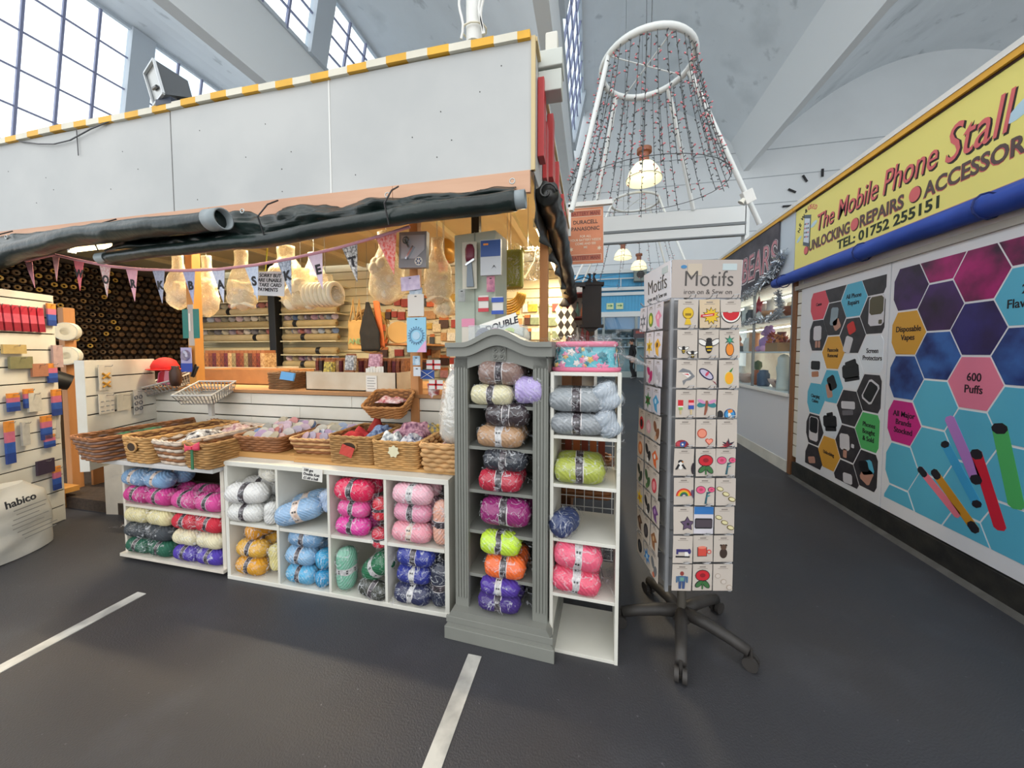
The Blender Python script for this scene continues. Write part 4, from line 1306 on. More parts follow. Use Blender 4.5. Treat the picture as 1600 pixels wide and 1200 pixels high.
# tower shelves
def tpack(lab, dx, z, col, L=.2, r=.05, **k):
    q = Matrix.Rotation(R(-2), 3, 'Z') @ Vector((dx + TW / 2, -.02, 0))
    return pack(lab, (-.158 + q.x, 1.405 + q.y, z), L, r, col, **k)
tpack('coral pink yarn bag at the foot of its tower cube', -.035, TZ[1] + .015, '#e2526f', L=.21, r=.052, band='w', rot=(0, R(6), 0))
tpack('coral pink yarn bag stacked on another coral bag', -.03, TZ[1] + .115, '#e25a78', L=.21, r=.055, band='w', rot=(0, R(7), 0))
tpack('navy blue yarn ball end-on in the middle tower cube', -.075, TZ[2] + .015, '#2b3a66', L=.14, r=.052, band=None, ny=1, rot=(0, 0, R(68)))
tpack('olive lime yarn bag in the tower beside the red braids', -.02, TZ[3] + .015, '#a7b04a', L=.215, r=.052)
tpack('grey yarn bag lower of two in the tower', -.03, TZ[4] + .015, '#8d9296', L=.235, r=.045)
tpack('grey yarn bag upper of two in the tower', -.035, TZ[4] + .108, '#949a9e', L=.24, r=.049)
tpack('pale silver yarn bag bulging from the top of the tower', .085, TZ[4] + .12, '#a9b3bd', L=.12, r=.055, band=None, ny=1, rot=(0, R(60), 0))
tpack('pale silver yarn bag sagging below the bulging one', .09, TZ[4] + .02, '#9fa9b3', L=.12, r=.048, band=None, ny=1, rot=(0, R(60), 0))

# price note on the cube unit
nt = thing('price_note', 'handwritten price note taped to the cube unit top', 'note', (-1.37, 1.472, .60), rot=(0, R(4), 0))
PAPER = mat('paper_white', '#dedbd3', .7)
PEN = mat('pen_ink', '#23222a', .6)
MB().box((-.06, 0, 0), (.06, .0012, .065)).build('paper', PAPER, nt)
for i, s in enumerate(('100 gm', 'Double Knit', '\u00a31.60 a ball')):
    text(s, .019, PEN, nt, (-.052, -.0008, .045 - i * .02), FRONT, 'handwriting', bold=.0003, shear=.15)
# floral bag in clear plastic on the tower
fb = thing('floral_bag', 'pink and turquoise floral knitting bag in clear plastic on the white tower', 'bag', (-.02, 1.53, 1.172))
FLO = mat('turquoise_cloth', '#5fb0bd', .8, var=.08)
def bagp(u, v):
    a = 2 * PI * u
    c, s = math.cos(a), math.sin(a)
    e = 4
    rr = (abs(c) ** e + abs(s) ** e) ** (-1 / e)
    k = 1 - .12 * v
    return Vector((rr * c * .135 * k, rr * s * .09 * k, .005 + .105 * v))
MB().grid(bagp, 40, 6).build('body', FLO, fb, smooth='all')
MB().add([bagp(i / 40, 1) for i in range(40)], [tuple(range(40))]).build('lid', mat('blue_lid', '#58b4cf', .7), fb)
PK = mat('pink_piping', '#d56f8c', .7)
MB().tube([bagp(i / 40, 1) for i in range(40)], .012, 8, closed=True).build('piping', PK, fb, smooth='all')
MB().tube([bagp(i / 40, .02) for i in range(40)], .01, 8, closed=True).build('piping', PK, fb, smooth='all')
rnd = random.Random(4)
for i in range(70):
    u = .5 + rnd.random() * .5
    v = .12 + rnd.random() * .75
    c = bagp(u, v)
    nrm = Vector((c.x * .3, -1, 0)).normalized() if abs(c.y) > .07 else Vector((1 if c.x > 0 else -1, 0, 0))
    tx = nrm.cross(Vector((0, 0, 1))).normalized()
    r_ = rnd.uniform(.008, .019)
    pts = [c + nrm * .002 + tx * a + Vector((0, 0, b)) for a, b in star(0, 0, r_, r_ * .6, 5, rnd.random() * 3)]
    MB().add(pts + [c + nrm * .006], [(k, (k + 1) % 10, 10) for k in range(10)]).build('flower_print', mat('petal_%d' % (i % 4), ('#d9b56a', '#d987a6', '#e3d9d2', '#3f7f8c')[i % 4], .8), fb)
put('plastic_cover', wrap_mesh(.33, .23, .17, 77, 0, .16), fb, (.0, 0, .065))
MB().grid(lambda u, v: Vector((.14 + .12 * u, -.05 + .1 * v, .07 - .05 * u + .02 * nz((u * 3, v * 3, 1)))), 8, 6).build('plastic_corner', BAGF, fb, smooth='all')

# ================================================================== BASKETS AND COUNTER GOODS
def rrect(w, d, n, rad):
    """points round a rounded rectangle, with outward normals"""
    pts = []
    segs = [((w / 2 - rad, -d / 2), (w / 2, -d / 2 + rad), (w / 2 - rad, -d / 2 + rad), -PI / 2), ((w / 2, d / 2 - rad), (w / 2 - rad, d / 2), (w / 2 - rad, d / 2 - rad), 0),
            ((-w / 2 + rad, d / 2), (-w / 2, d / 2 - rad), (-w / 2 + rad, d / 2 - rad), PI / 2), ((-w / 2, -d / 2 + rad), (-w / 2 + rad, -d / 2), (-w / 2 + rad, -d / 2 + rad), PI)]
    per = 2 * (w + d) - 8 * rad + 2 * PI * rad
    step = per / n
    path = []
    for a, b, c, a0 in segs:
        for k in range(5):
            t = a0 + PI / 2 * k / 4
            path.append((c[0] + rad * math.cos(t), c[1] + rad * math.sin(t), math.cos(t), math.sin(t)))
    path.append(path[0])
    out = []
    acc = 0
    want = 0
    for p, q in zip(path, path[1:]):
        L = math.hypot(q[0] - p[0], q[1] - p[1])
        while want <= acc + L and len(out) < n:
            t = (want - acc) / max(L, 1e-9)
            out.append(tuple(p[i] + (q[i] - p[i]) * t for i in range(4)))
            want += step
        acc += L
    while len(out) < n:
        out.append(path[0])
    return out
BASKET_IN = mat('basket_inside', '#7a5230', .85, var=.15, vs=20)
def basket(label, c, w, d, h, m, rows=8, flare=.1, rz=0, rim=None, m2=None, amp=.0035, k=22, tilt=None):
    t = thing('wicker_basket', label, 'basket', c, rz, rot=tilt)
    per = 2 * (w + d)
    n = int(per / .012)
    n -= n % 2
    rh = h / rows
    for half, mm in ((0, m), (1, m2 or m)):
        mb = MB()
        for i in range(half, rows, 2):
            f = 1 - flare * (1 - (i + .5) / rows)
            ring = rrect(w * f, d * f, n, min(.03, w * .15))
            ps = []
            for j, (x, y, nx_, ny_) in enumerate(ring):
                o_ = amp * math.sin(2 * PI * j / 6 + PI * i)
                ps.append((x + nx_ * o_, y + ny_ * o_, rh * (i + .5)))
            mb.tube(ps, rh * .56, 5, closed=True)
        mb.build('weave', mm, t, smooth='all')
    f0 = 1 - flare
    a = rrect(w * f0 - .014, d * f0 - .014, 40, .02)
    b = rrect(w - .014, d - .014, 40, .02)
    mb = MB()
    mb.add([(x, y, .004) for x, y, _, _ in a] + [(x, y, h - .004) for x, y, _, _ in b], [(i, (i + 1) % 40, 40 + (i + 1) % 40, 40 + i) for i in range(40)] + [tuple(range(40))])
    mb.build('lining', BASKET_IN, t)
    ring = rrect(w, d, n, .03)
    for ph in (0, PI):
        MB().tube([(x + nx_ * .004 * math.sin(j * .9 + ph), y + ny_ * .004 * math.sin(j * .9 + ph), h + .003 * math.cos(j * .9 + ph)) for j, (x, y, nx_, ny_) in enumerate(ring)], .0055, 6, closed=True).build('rim', rim or m, t, smooth='all')
    return t
WB = mat('brown_willow', '#8c5a34', .6, var=.2, vs=14)
WBW = mat('white_washed_willow', '#c9b8a6', .6, var=.15, vs=14)
WT = mat('honey_seagrass', '#b98d55', .7, var=.18, vs=18)
WT2 = mat('tan_seagrass', '#a37a47', .7, var=.2, vs=18)
WBP = mat('purple_brown_willow', '#7c6258', .6, var=.2, vs=14)
WPL = mat('plaited_palm', '#c69a66', .65, var=.15, vs=12)
def hole(t, w, d, h, m):
    """oval hand-hold framed on the front of a basket"""
    MB().prism(ell(0, h * .66, w * .16, h * .16, 18), -d / 2 - .012, -d / 2 + .01, 'XZ').build('hand_hold', mat('handhold_dark', '#3a2a1c', .9), t)
    MB().tube([(a, -d / 2 - .009, b) for a, b in ell(0, h * .66, w * .17, h * .18, 18)], .005, 6, closed=True).build('hand_hold_rim', m, t)
LZ1, LZ2 = .629, .691
b1 = basket('long brown and whitewashed willow basket beside the slatted panel', (-2.74, 1.66, LZ1), .25, .62, .14, WB, 9, .12, R(-8), m2=WBP)
b2 = basket('honey seagrass basket with a heart-shaped hand-hold', (-2.46, 1.66, LZ1), .22, .5, .145, WT, 10, .06, R(-4))
hole(b2, .22, .5, .145, WT)
b3 = basket('whitewashed willow basket of black and white fabric', (-2.235, 1.66, LZ1), .225, .5, .135, WBW, 7, .14, R(-5), m2=WB)
b4 = basket('small seagrass basket with a pink bow and green ribbon', (-2.03, 1.62, LZ1), .2, .42, .135, WT2, 10, .06, R(-4))
b5 = basket('shallow brown basket heaped with wrapped ribbon reels', (-1.82, 1.735, LZ2), .31, .36, .085, WB, 6, .14, R(2))
b6 = basket('open willow basket of pale ribbon reels', (-1.49, 1.75, LZ2 - .014), .27, .34, .1, WPL, 6, .2, R(4), m2=WB)
b7 = basket('square seagrass basket with a red cloth scrap in its hand-hold', (-1.205, 1.70, .676), .255, .32, .14, WT2, 12, .04, R(2))
hole(b7, .255, .32, .14, WT2)
b8 = basket('square seagrass basket piled with patterned fabric bundles', (-.945, 1.69, .676), .25, .32, .13, WT, 12, .04, R(1))
b9 = basket('plaited palm basket nearly empty beside the grey cupboard', (-.70, 1.68, .676), .20, .32, .135, WPL, 6, .1, R(1), amp=.006)
# contents: reels of ribbon
REELC = ['#b3aaa2', '#9c90a0', '#8f9bb0', '#b5958f', '#a0967f', '#77747c', '#b8b09f', '#9f84a0', '#60769f', '#b99fa9', '#8f897d', '#b0706b']
REELN = ['pearl', 'mauve grey', 'slate blue', 'blush', 'taupe', 'pewter', 'ivory', 'orchid', 'denim', 'rose white', 'stone', 'dusty coral']
def reel_mesh(i, r, w):
    key = ('reel', i, r, w)
    if key not in MESHC:
        MESHC[key] = (MB().lathe([(r * .88, -w / 2), (r * .88, w / 2)], axis='Y', seg=18).mesh('ribbon', mat('ribbon_%d' % i, REELC[i], .35, var=.08, vs=20), 'all'),
                      MB().lathe([(r * .25, 0), (r, 0), (r, .003), (r * .25, .003)], axis='Y', seg=18).mesh('flange', mat('reel_flange_%d' % i, REELC[(i + 4) % 12], .3, var=.1, vs=30), True))
    return MESHC[key]
def reel(label, loc, rot, i, r=.038, w=.02, group=None):
    t = thing('ribbon_reel', label, 'ribbon reel', loc, rot=rot, group=group)
    a, b = reel_mesh(i, r, w)
    put('ribbon', a, t)
    put('flange', b, t, (0, -w / 2 - .002, 0))
    put('flange', b, t, (0, w / 2 - .001, 0))
    return t
rnd = random.Random(2)
for bi, (bc, bw_, bd, nx_, ny_, z, lab) in enumerate(((Vector((-1.82, 1.735, 0)), .25, .28, 6, 5, LZ2 + .065, 'shallow brown basket'), (Vector((-1.49, 1.75, 0)), .2, .25, 5, 4, LZ2 + .065, 'open willow basket'))):
    for a in range(nx_):
        for b in range(ny_):
            i = rnd.randrange(12)
            x = bc.x - bw_ / 2 + bw_ * (a + .5) / nx_ + rnd.uniform(-.008, .008)
            y = bc.y - bd / 2 + bd * (b + .5) / ny_
            reel('%s ribbon reel, %s row back and %s across in the %s' % (REELN[i], ORDN[b + 1], ORDN[a + 1], lab), (x, y, z + rnd.uniform(-.006, .012) + .008 * b), (R(-35) + rnd.uniform(-.2, .2), 0, rnd.uniform(-.5, .5)), i, r=.036, group='ribbon reels in the ' + lab)
# fabric bundles
def fabric(label, c, sx, sy, h, col, col2=None, seed=0, group=None, patches=0):
    t = thing('fabric_scrap', label, 'fabric', c, group=group)
    m = mat('cloth_' + col.strip('#') + ('_' + col2.strip('#') if col2 else ''), col, .85, col2=col2, vs=45) if col2 else mat('cloth_' + col.strip('#'), col, .85, var=.1, vs=25)
    def fn(u, v):
        x, y = (u - .5) * sx, (v - .5) * sy
        e = (1 - (2 * u - 1) ** 4) * (1 - (2 * v - 1) ** 4)
        return Vector((x + .012 * nz((u * 5, v * 5, seed)), y + .012 * nz((u * 5, v * 5, seed + 2)), h * e * (.65 + .6 * nz((u * 3.2, v * 3.2, seed + 5)))))
    MB().grid(fn, 16, 16).build('cloth', m, t, smooth='all', solid=.003)
    return t
fabric('black and white patterned fabric heap in the whitewashed basket', (-2.24, 1.60, LZ1 + .10), .17, .24, .075, '#e2e0de', '#2a2528', 3)
fabric('plum patterned fabric at the back of the whitewashed basket', (-2.22, 1.80, LZ1 + .10), .16, .14, .06, '#8a5a66', '#c9b7b0', 8)
fabric('cream trimmings heap in the honey seagrass basket', (-2.45, 1.70, LZ1 + .09), .15, .26, .05, '#d2c5b4', '#6a5548', 5)
fabric('dark trimmings with green cord in the long brown basket', (-2.75, 1.62, LZ1 + .09), .17, .32, .05, '#2b2a26', '#3d7a52', 12)
fabric('red ribbon tangle in the square seagrass basket', (-1.25, 1.66, .676 + .10), .13, .14, .06, '#b32a2c', None, 6)
fabric('navy and blue ribbon tangle in the square seagrass basket', (-1.15, 1.74, .676 + .10), .12, .16, .075, '#2b3558', '#8fa4c4', 16)
fabric('crimson velvet roll standing in the square seagrass basket', (-1.22, 1.80, .676 + .11), .06, .1, .09, '#9a2a22', None, 26)
fabric('pink and plum floral fabric bundle topmost in its basket', (-.95, 1.74, .676 + .12), .2, .15, .085, '#c99ba8', '#5f2f4c', 7)
fabric('white spotted fabric bundle at the front of the fabric basket', (-.99, 1.60, .676 + .10), .13, .1, .07, '#dfe0dc', '#4a5560', 31)
fabric('navy floral fabric bundle at the front of the fabric basket', (-.88, 1.61, .676 + .10), .12, .11, .075, '#d4d3d8', '#2c3052', 41)
fabric('mustard and teal fabric bundle at the back of the fabric basket', (-.85, 1.80, .676 + .11), .12, .1, .085, '#c7a43c', '#36526a', 51)
fabric('white lace packet in the plaited palm basket', (-.71, 1.65, .676 + .085), .1, .1, .04, '#d9d4cc', '#a8504a', 9)
# red cloth scrap and price stickers on basket fronts
tag(MB().grid(lambda u, v: Vector((-1.245 + .07 * u + .02 * v, 1.522 - .004 - .003 * nz((u * 4, v * 4, 1)), .735 + .05 * v - .02 * u)), 6, 4).build('cloth_scrap', mat('red_scrap', '#c2453a', .8), solid=.002), 'red cloth scrap poking through the square basket hand-hold', 'fabric')
tag(MB().prism(star(-.935, .765, .032, .024, 7), 1.512, 1.516, 'XZ').build('price_sticker', mat('sticker_cream', '#d9d2b0', .6)), 'cream price sticker on the fabric basket front', 'sticker')
# pink bow with green stem on small basket
bo = thing('ribbon_bow', 'pink ribbon bow with green tail tied on the small seagrass basket', 'bow', (-2.035, 1.395, LZ1 + .12))
PB_ = mat('pink_ribbon', '#d6455f', .6)
for sx in (-1, 1):
    MB().grid(lambda u, v: Vector((sx * (.005 + .045 * u), -.012 * math.sin(PI * u), (v - .5) * (.014 + .03 * u) + .012 * u * (1 if sx > 0 else -.4))), 6, 3).build('loop', PB_, bo, smooth='all', solid=.003)
MB().box((-.008, -.012, -.008), (.008, .004, .008)).build('knot', PB_, bo)
MB().box((-.008, -.004, -.115), (.008, 0, -.008)).build('tail', mat('green_ribbon', '#2f6b46', .6), bo)

# ------------------------------------------------------------------ on the counter (z .99)
CZ = .991
# grey plastic baskets on a stalk
GP_ = mat('grey_plastic', '#8e8c88', .45)
GPR = mat('pale_plastic_rim', '#bcbab6', .4)
def tray(label, c, w, d, h, rz, tiltx=0, tilty=0):
    t = thing('plastic_basket', label, 'basket', c, rot=(tiltx, tilty, rz))
    f = .82
    lo_ = [(-w / 2 * f, -d / 2 * f), (w / 2 * f, -d / 2 * f), (w / 2 * f, d / 2 * f), (-w / 2 * f, d / 2 * f)]
    hi_ = [(-w / 2, -d / 2), (w / 2, -d / 2), (w / 2, d / 2), (-w / 2, d / 2)]
    MB().prism(lo_, 0, .004, 'XY').build('bottom', GP_, t)
    MB().tube([(x, y, h) for x, y in hi_], .006, 6, closed=True).build('rim', GPR, t)
    for i in range(4):
        j = (i + 1) % 4
        a0, a1, b0, b1 = Vector((*lo_[i], 0)), Vector((*lo_[j], 0)), Vector((*hi_[i], h)), Vector((*hi_[j], h))
        mb = MB()
        n = 10
        for q in range(n + 1):
            mb.bar(a0.lerp(a1, q / n), b0.lerp(b1, q / n), .006, .004)
        mb.bar(a0.lerp(b0, .5), a1.lerp(b1, .5), .006, .004)
        mb.bar(a0.lerp(b0, .12), a1.lerp(b1, .12), .008, .004)
        mb.build('side_lattice', GP_, t)
    return t
tray('grey plastic basket tipped forward on a stalk behind the willow baskets', (-2.5208, 1.84, 0.9394), .25, .22, .075, R(14), R(20))
tag(MB().bar((-2.5128, 1.85, 0.8157), (-2.5178, 1.85, 0.9382), .03, .02).build('basket_stalk', GPR), 'grey stalk holding up the tipped plastic basket', 'bracket')
tray('grey plastic basket leaning by the slatted panel corner', (-3.0954, 2, 0.9752), .3, .24, .075, R(15), R(16), R(-14))
tag(MB().tube([(-2.72, 1.88, 1.08), (-2.68, 1.88, 1.16), (-2.70, 1.88, 1.08), (-2.66, 1.88, 1.15)], .008, 6).build('dark_scissors', DARK), 'dark handled scissors standing in the tipped plastic basket', 'scissors')
# dark seagrass basket with a blue pack
bq = basket('dark seagrass basket holding a blue wipes packet on the counter', ((-2.1418, 2.1, 0.8983)[0], 2.12, CZ), .19, .2, .11, mat('dark_seagrass', '#7c5a38', .7, var=.2, vs=18), 9, .03)
tag(MB().box((-.055, -.006, 0), (.055, .004, .055)).grid(lambda u, v: Vector((-.055 + .11 * u, -.008, v * .055)), 3, 2).build('blue_packet', mat('blue_packet_film', '#5a9fd6', .35), loc=((-2.0536, 2, 0.9769)[0], 2.01, CZ + .065), rot=(R(-12), R(6), 0)), 'sky blue packet hooked over the dark seagrass basket', 'packet')
# long cardboard display boxes
CARD = mat('worn_card', '#cfc3ae', .8, col2='#bfae95', vs=6)
CARDB = mat('brown_card', '#b98a58', .8, var=.1, vs=8)
def tray_box(label, x0, x1, y0, y1, z, h, m, name='card_box'):
    t = thing(name, label, 'box', ((x0 + x1) / 2, (y0 + y1) / 2, z))
    a, b = (x1 - x0) / 2, (y1 - y0) / 2
    MB().box((-a, -b, 0), (a, -b + .006, h)).build('front', m, t)
    MB().box((-a, b - .006, 0), (a, b, h)).build('rear', m, t)
    MB().box((-a, -b, 0), (-a + .006, b, h)).build('end', m, t)
    MB().box((a - .006, -b, 0), (a, b, h)).build('end', m, t)
    MB().box((-a, -b, 0), (a, b, .006)).build('bottom', m, t)
    return t
bxw = tray_box('long whitewashed box of braid cards on the counter', (-1.9191, 2.05, 0.9164)[0], (-1.2266, 2.05, 0.9374)[0], 2.03, 2.3, CZ, .125, CARD)
bxn = MB().box((.13, -.142, .0), (.21, -.1365, .105)).build('note', PAPER, bxw)
for i in range(5):
    MB().box((.14, -.1432, .018 + i * .017), (.2 - .01 * (i % 2), -.142, .022 + i * .017)).build('handwriting', mat('pencil_grey', '#8b8a88', .7), bxn)
tray_box('long brown card tray behind the plastic baskets on the counter', (-3.1502, 2.35, 0.9769)[0], (-2.2687, 2.35, 0.9946)[0], 2.25, 2.5, CZ, .12, CARDB)
tray_box('brown card tray raised behind the first tray', (-3.6825, 2.65, 1.0333)[0], (-2.7615, 2.65, 1.1344)[0], 2.6, 2.85, CZ, .12, CARD)
# tilted wicker basket of red and white bits
bk = basket('wicker basket tilted off the counter with red and white trimmings', ((-1.1561, 1.86, 0.9074)[0], 1.86, .90), .25, .2, .085, mat('caramel_wicker', '#a8733e', .6, var=.15, vs=14), 8, .22, tilt=(R(24), 0, R(6)))
fabric('red and white striped trimmings in the tilted wicker basket', ((-1.1549, 1.86, 0.9766)[0], 1.86, .955), .15, .12, .04, '#d9c5c0', '#a83a44', 61)
# braid cards standing in rows
def braid_card(label, c, w, h, d, col, col2, rz=0, tilt=0, group=None):
    t = thing('braid_card', label, 'braid card', c, rot=(tilt, 0, rz), group=group)
    MB().box((-w / 2, -d / 2, 0), (w / 2, d / 2, h)).build('card', mat('board_edge', '#8f5a38', .8), t)
    MB().box((-w / 2 - .002, -d / 2 - .004, h * .12), (w / 2 + .002, d / 2 + .004, h * .9)).build('braid', mat('braid_' + col.strip('#'), col, .7, col2=col2, vs=60), t)
    return t
BC = [('#7a2f22', '#4a1a14', 'oxblood'), ('#a86a3a', '#6d3f22', 'copper'), ('#5a3524', '#3a2016', 'chestnut'), ('#c9a77a', '#8f6a42', 'straw'), ('#8c4a2a', '#5a2a18', 'rust'), ('#3a2a26', '#241a18', 'espresso'), ('#9a8a62', '#6b5c3c', 'khaki'), ('#6e2430', '#3d141c', 'burgundy')]
rnd = random.Random(9)
x0, x1 = (-3.6464, 2.72, 1.0931)[0], (-2.9821, 2.72, 1.0997)[0]
for i in range(15):
    c = BC[(i * 3 + rnd.randrange(2)) % 8]
    braid_card('%s braid card, %s along the raised tray by the orange post' % (c[2], ORDN[i + 1]), (x0 + (x1 - x0) * i / 14, 2.72, CZ + .007), .042, .27, .12, c[0], c[1], 0, 0, 'braid cards in the raised tray')
x0, x1 = (-1.9515, 2.2, 1.133)[0], (-1.2634, 2.2, 1.1399)[0]
for i in range(22):
    c = BC[(i * 5 + rnd.randrange(3)) % 8]
    braid_card('%s braid card, %s along the whitewashed box' % (c[2], ORDN[i + 1]), (x0 + (x1 - x0) * i / 21, 2.23, CZ + .03), .022, .185, .10, c[0], c[1], R(rnd.uniform(-10, 10)), 0, 'braid cards in the whitewashed box')
braid_card('yellow and black zigzag braid card leaning at the box end', (-1.7709, 2.07, 1.0652), .075, .13, .02, '#d9c25a', '#3a342a', R(-10), R(-8))
braid_card('grey speckled braid card in the whitewashed box', (-1.6204, 2.1, 1.1098), .065, .13, .02, '#cfcfce', '#55575c', 0, R(-8))
braid_card('pink speckled braid card in the whitewashed box', (-1.4395, 2.12, 1.1373), .085, .11, .02, '#d9aebd', '#9a6478', 0, R(-8))
wc = thing('price_cards', 'fan of blank white cards standing in the whitewashed box', 'cards', (-1.4194, 2.06, 1.0719))
for i in range(6):
    MB().box((-.05 + i * .014, i * .004, 0), (-.02 + i * .018, i * .004 + .001, .07 + .006 * (i % 3))).build('card', PAPER, wc)

# ================================================================== MOTIF SPINNER RACK
RC = Vector((.405, 1.635, 0))
RA = math.atan(123 / 545.0)
rk = thing('spinner_rack', 'tall wire spinner rack of sewing motifs on a black castor base', 'display rack', RC, RA)
BASE = mat('dusty_black_plastic', '#2f2c2a', .55, col2='#3d3936', vs=10)
MB().lathe([(.036, .06), (.046, .075), (.044, .108), (.026, .12), (0, .12)], seg=16).build('hub', BASE, rk, smooth=True)
MB().tube([(0, 0, .1), (0, 0, 1.6)], .018, 12).build('pole', mat('dull_steel', '#6f6a62', .4, metal=.5), rk, smooth=True)
for i in range(5):
    a = R(-116 + 72 * i)
    d = Vector((math.cos(a), math.sin(a), 0))
    pts = [d * .02 + Vector((0, 0, .098)), d * .1 + Vector((0, 0, .096)), d * .19 + Vector((0, 0, .082)), d * .255 + Vector((0, 0, .066))]
    lg = MB().tube(pts, lambda t: .027 - .006 * t, 10).build('leg', BASE, rk, smooth='all')
    c = d * .262 + Vector((0, 0, .027))
    s = Vector((-d.y, d.x, 0))
    for q in (-1, 1):
        MB().tube([c + s * q * .006, c + s * q * .022], .027, 14).build('castor', BASE, lg, smooth=True)
    MB().tube([c + Vector((0, 0, .0)), c + Vector((0, 0, .055))], .007, 8).build('castor_stem', BASE, lg)
S_ = .128
GRYP = mat('rack_grey_panel', '#9c9da0', .45, metal=.3)
for sx in (-1, 1):
    for sy in (-1, 1):
        MB().box((sx * S_ - .006, sy * S_ - .006, .28), (sx * S_ + .006, sy * S_ + .006, 1.46)).build('upright', GRYP, rk)
for sx in (-1, 1):
    MB().box((sx * (S_ - .004) - .001, -S_ + .006, .30), (sx * (S_ - .004) + .001, S_ - .006, 1.455)).build('back_panel', GRYP, rk)
    MB().box((-S_ + .006, sx * (S_ - .004) - .001, .30), (S_ - .006, sx * (S_ - .004) + .001, 1.455)).build('back_panel', GRYP, rk)
NR = 10
ZT, DZ = 1.455, .1155
hooks = MB()
for r_ in range(NR):
    z = ZT - r_ * DZ
    for face in range(4):
        q = Matrix.Rotation(face * PI / 2, 3, 'Z')
        MB().bar(q @ Vector((-S_, -S_, z)), q @ Vector((S_, -S_, z)), .005, .005).build('hook_rail', WIRE, rk)
        if face in (0, 3):
            for c_ in range(3):
                x = (c_ - 1) * .081
                MB().tube([q @ Vector(p) for p in ((x, -S_, z), (x, -S_ - .035, z), (x + .004, -S_ - .048, z + .012), (x + .02, -S_ - .052, z + .014), (x + .022, -S_ - .04, z + .002), (x + .002, -S_ - .035, z))], .0017, 5).build('hook', WIRE, rk)
# header cards
HDR = mat('header_grey_card', '#b5aaa3', .6)
HDW = mat('header_white_card', '#d8d8de', .6)
HTX = mat('header_grey_ink', '#4a4644', .6)
for face, m in ((0, HDR), (3, HDW), (2, HDW), (1, HDW)):
    q = Matrix.Rotation(face * PI / 2, 3, 'Z')
    a, b = (-.135, .135)
    hd = MB().box((a, -.004, 0), (b, .0, .145)).build('header_card', m, rk, loc=q @ Vector((0, -S_ - .004, 1.462)), rot=(R(2), 0, face * PI / 2))
    if face in (0, 3):
        text('Motifs', .085, HTX, hd, (-.09, -.005, .045), FRONT, bold=-.0008, sx=.92)
        text('iron on & Sew on', .027, HTX, hd, (-.088, -.005, .014), FRONT, bold=-.0004, sx=.98)
        MB().box((.06, -.0052, .105), (.115, -.004, .13)).build('sticker', mat('header_pale_sticker', '#b9c6c8', .5), hd)
    if face == 0:
        MB().box((-.075, -.0052, .085), (-.02, -.004, .13)).build('tape', mat('brown_tape_faded', '#c0b29f', .4), hd)
        MB().prism(ell(-.09, .118, .012, .007, 10), -.0052, -.004, 'XZ').build('sticker', mat('header_blue_mark', '#3d7fae', .5), hd)

CW, CH = .077, .108
CARDM = mat('motif_card', '#c3b8ad', .65)
CARDW = mat('motif_card_white', '#cfcad0', .65)
CGOLD = mat('motif_card_tan', '#b6a186', .6)
COLS = {}
def mc(h):
    if h not in COLS:
        COLS[h] = mat('motif_' + h.strip('#'), h, .7)
    return COLS[h]
K, W_, RD, GN, YL, OR_, BL, PKK, BR, GY = '#1f1d20', '#e4e0da', '#c3202c', '#2f7a3a', '#d9b32a', '#e0842a', '#2f6fb0', '#d9557c', '#7a4a2c', '#77787c'
def P4(*pts):
    return list(pts)
def rose(c1, c2, x=0, y=0, s=1.):
    return [(K, ell(x, y + .012 * s, .021 * s, .017 * s)), (c1, ell(x, y + .012 * s, .019 * s, .015 * s)), ('#8d1420' if c1 == RD else '#b8405a', ell(x, y + .013 * s, .008 * s, .006 * s)), (K, ell(x - .01 * s, y - .012 * s, .014 * s, .0075 * s, 12, .75)), (c2, ell(x - .01 * s, y - .012 * s, .012 * s, .006 * s, 12, .75)), (K, ell(x + .01 * s, y - .013 * s, .014 * s, .0075 * s, 12, -.9)), (c2, ell(x + .01 * s, y - .013 * s, .012 * s, .006 * s, 12, -.9)), (c2, P4((x - .0015 * s, y - .004 * s), (x + .0015 * s, y - .004 * s), (x + .001 * s, y - .027 * s), (x - .002 * s, y - .027 * s)))]
def roses2():
    return rose(PKK, '#3f7f86', -.012, .004, .72)[:3] + rose(PKK, '#3f7f86', .02, .008, .5)[:3] + [('#2f5a66', P4((.0, -.03), (.005, -.03), (.008, .0), (.018, .006), (.006, .006))), ('#3f7f86', P4((.004, -.01), (.016, -.004), (.006, -.004)))]
def bee(x=0, y=0, s=1.):
    return [(K, ell(x - .016 * s, y + .01 * s, .016 * s, .008 * s, 12, -.5)), (W_, ell(x - .016 * s, y + .01 * s, .013 * s, .006 * s, 12, -.5)), (K, ell(x + .016 * s, y + .01 * s, .016 * s, .008 * s, 12, .5)), (W_, ell(x + .016 * s, y + .01 * s, .013 * s, .006 * s, 12, .5)), (K, ell(x, y, .009 * s, .019 * s)), (YL, P4((x - .008 * s, y), (x + .008 * s, y), (x + .008 * s, y - .004 * s), (x - .008 * s, y - .004 * s))), (YL, P4((x - .006 * s, y - .009 * s), (x + .006 * s, y - .009 * s), (x + .005 * s, y - .012 * s), (x - .005 * s, y - .012 * s))), (K, ell(x, y + .017 * s, .007 * s, .005 * s))]
def leaves3():
    o = []
    for i in range(3):
        o += [('#6a5a2a', ell(-.018 + .018 * i, .016 - .016 * i, .011, .007, 12, -.3)), ('#d9cfa0', ell(-.018 + .018 * i, .0165 - .016 * i, .009, .005, 12, -.3))]
    return o
def arcs():
    o = []
    for c, r in ((RD, .024), (OR_, .020), (YL, .0165), (GN, .013), ('#3a3f60', .009), ('#c3b8ad', .005)):
        o.append((c, [(r * math.cos(PI * k / 10), -.008 + r * math.sin(PI * k / 10)) for k in range(11)]))
    return o
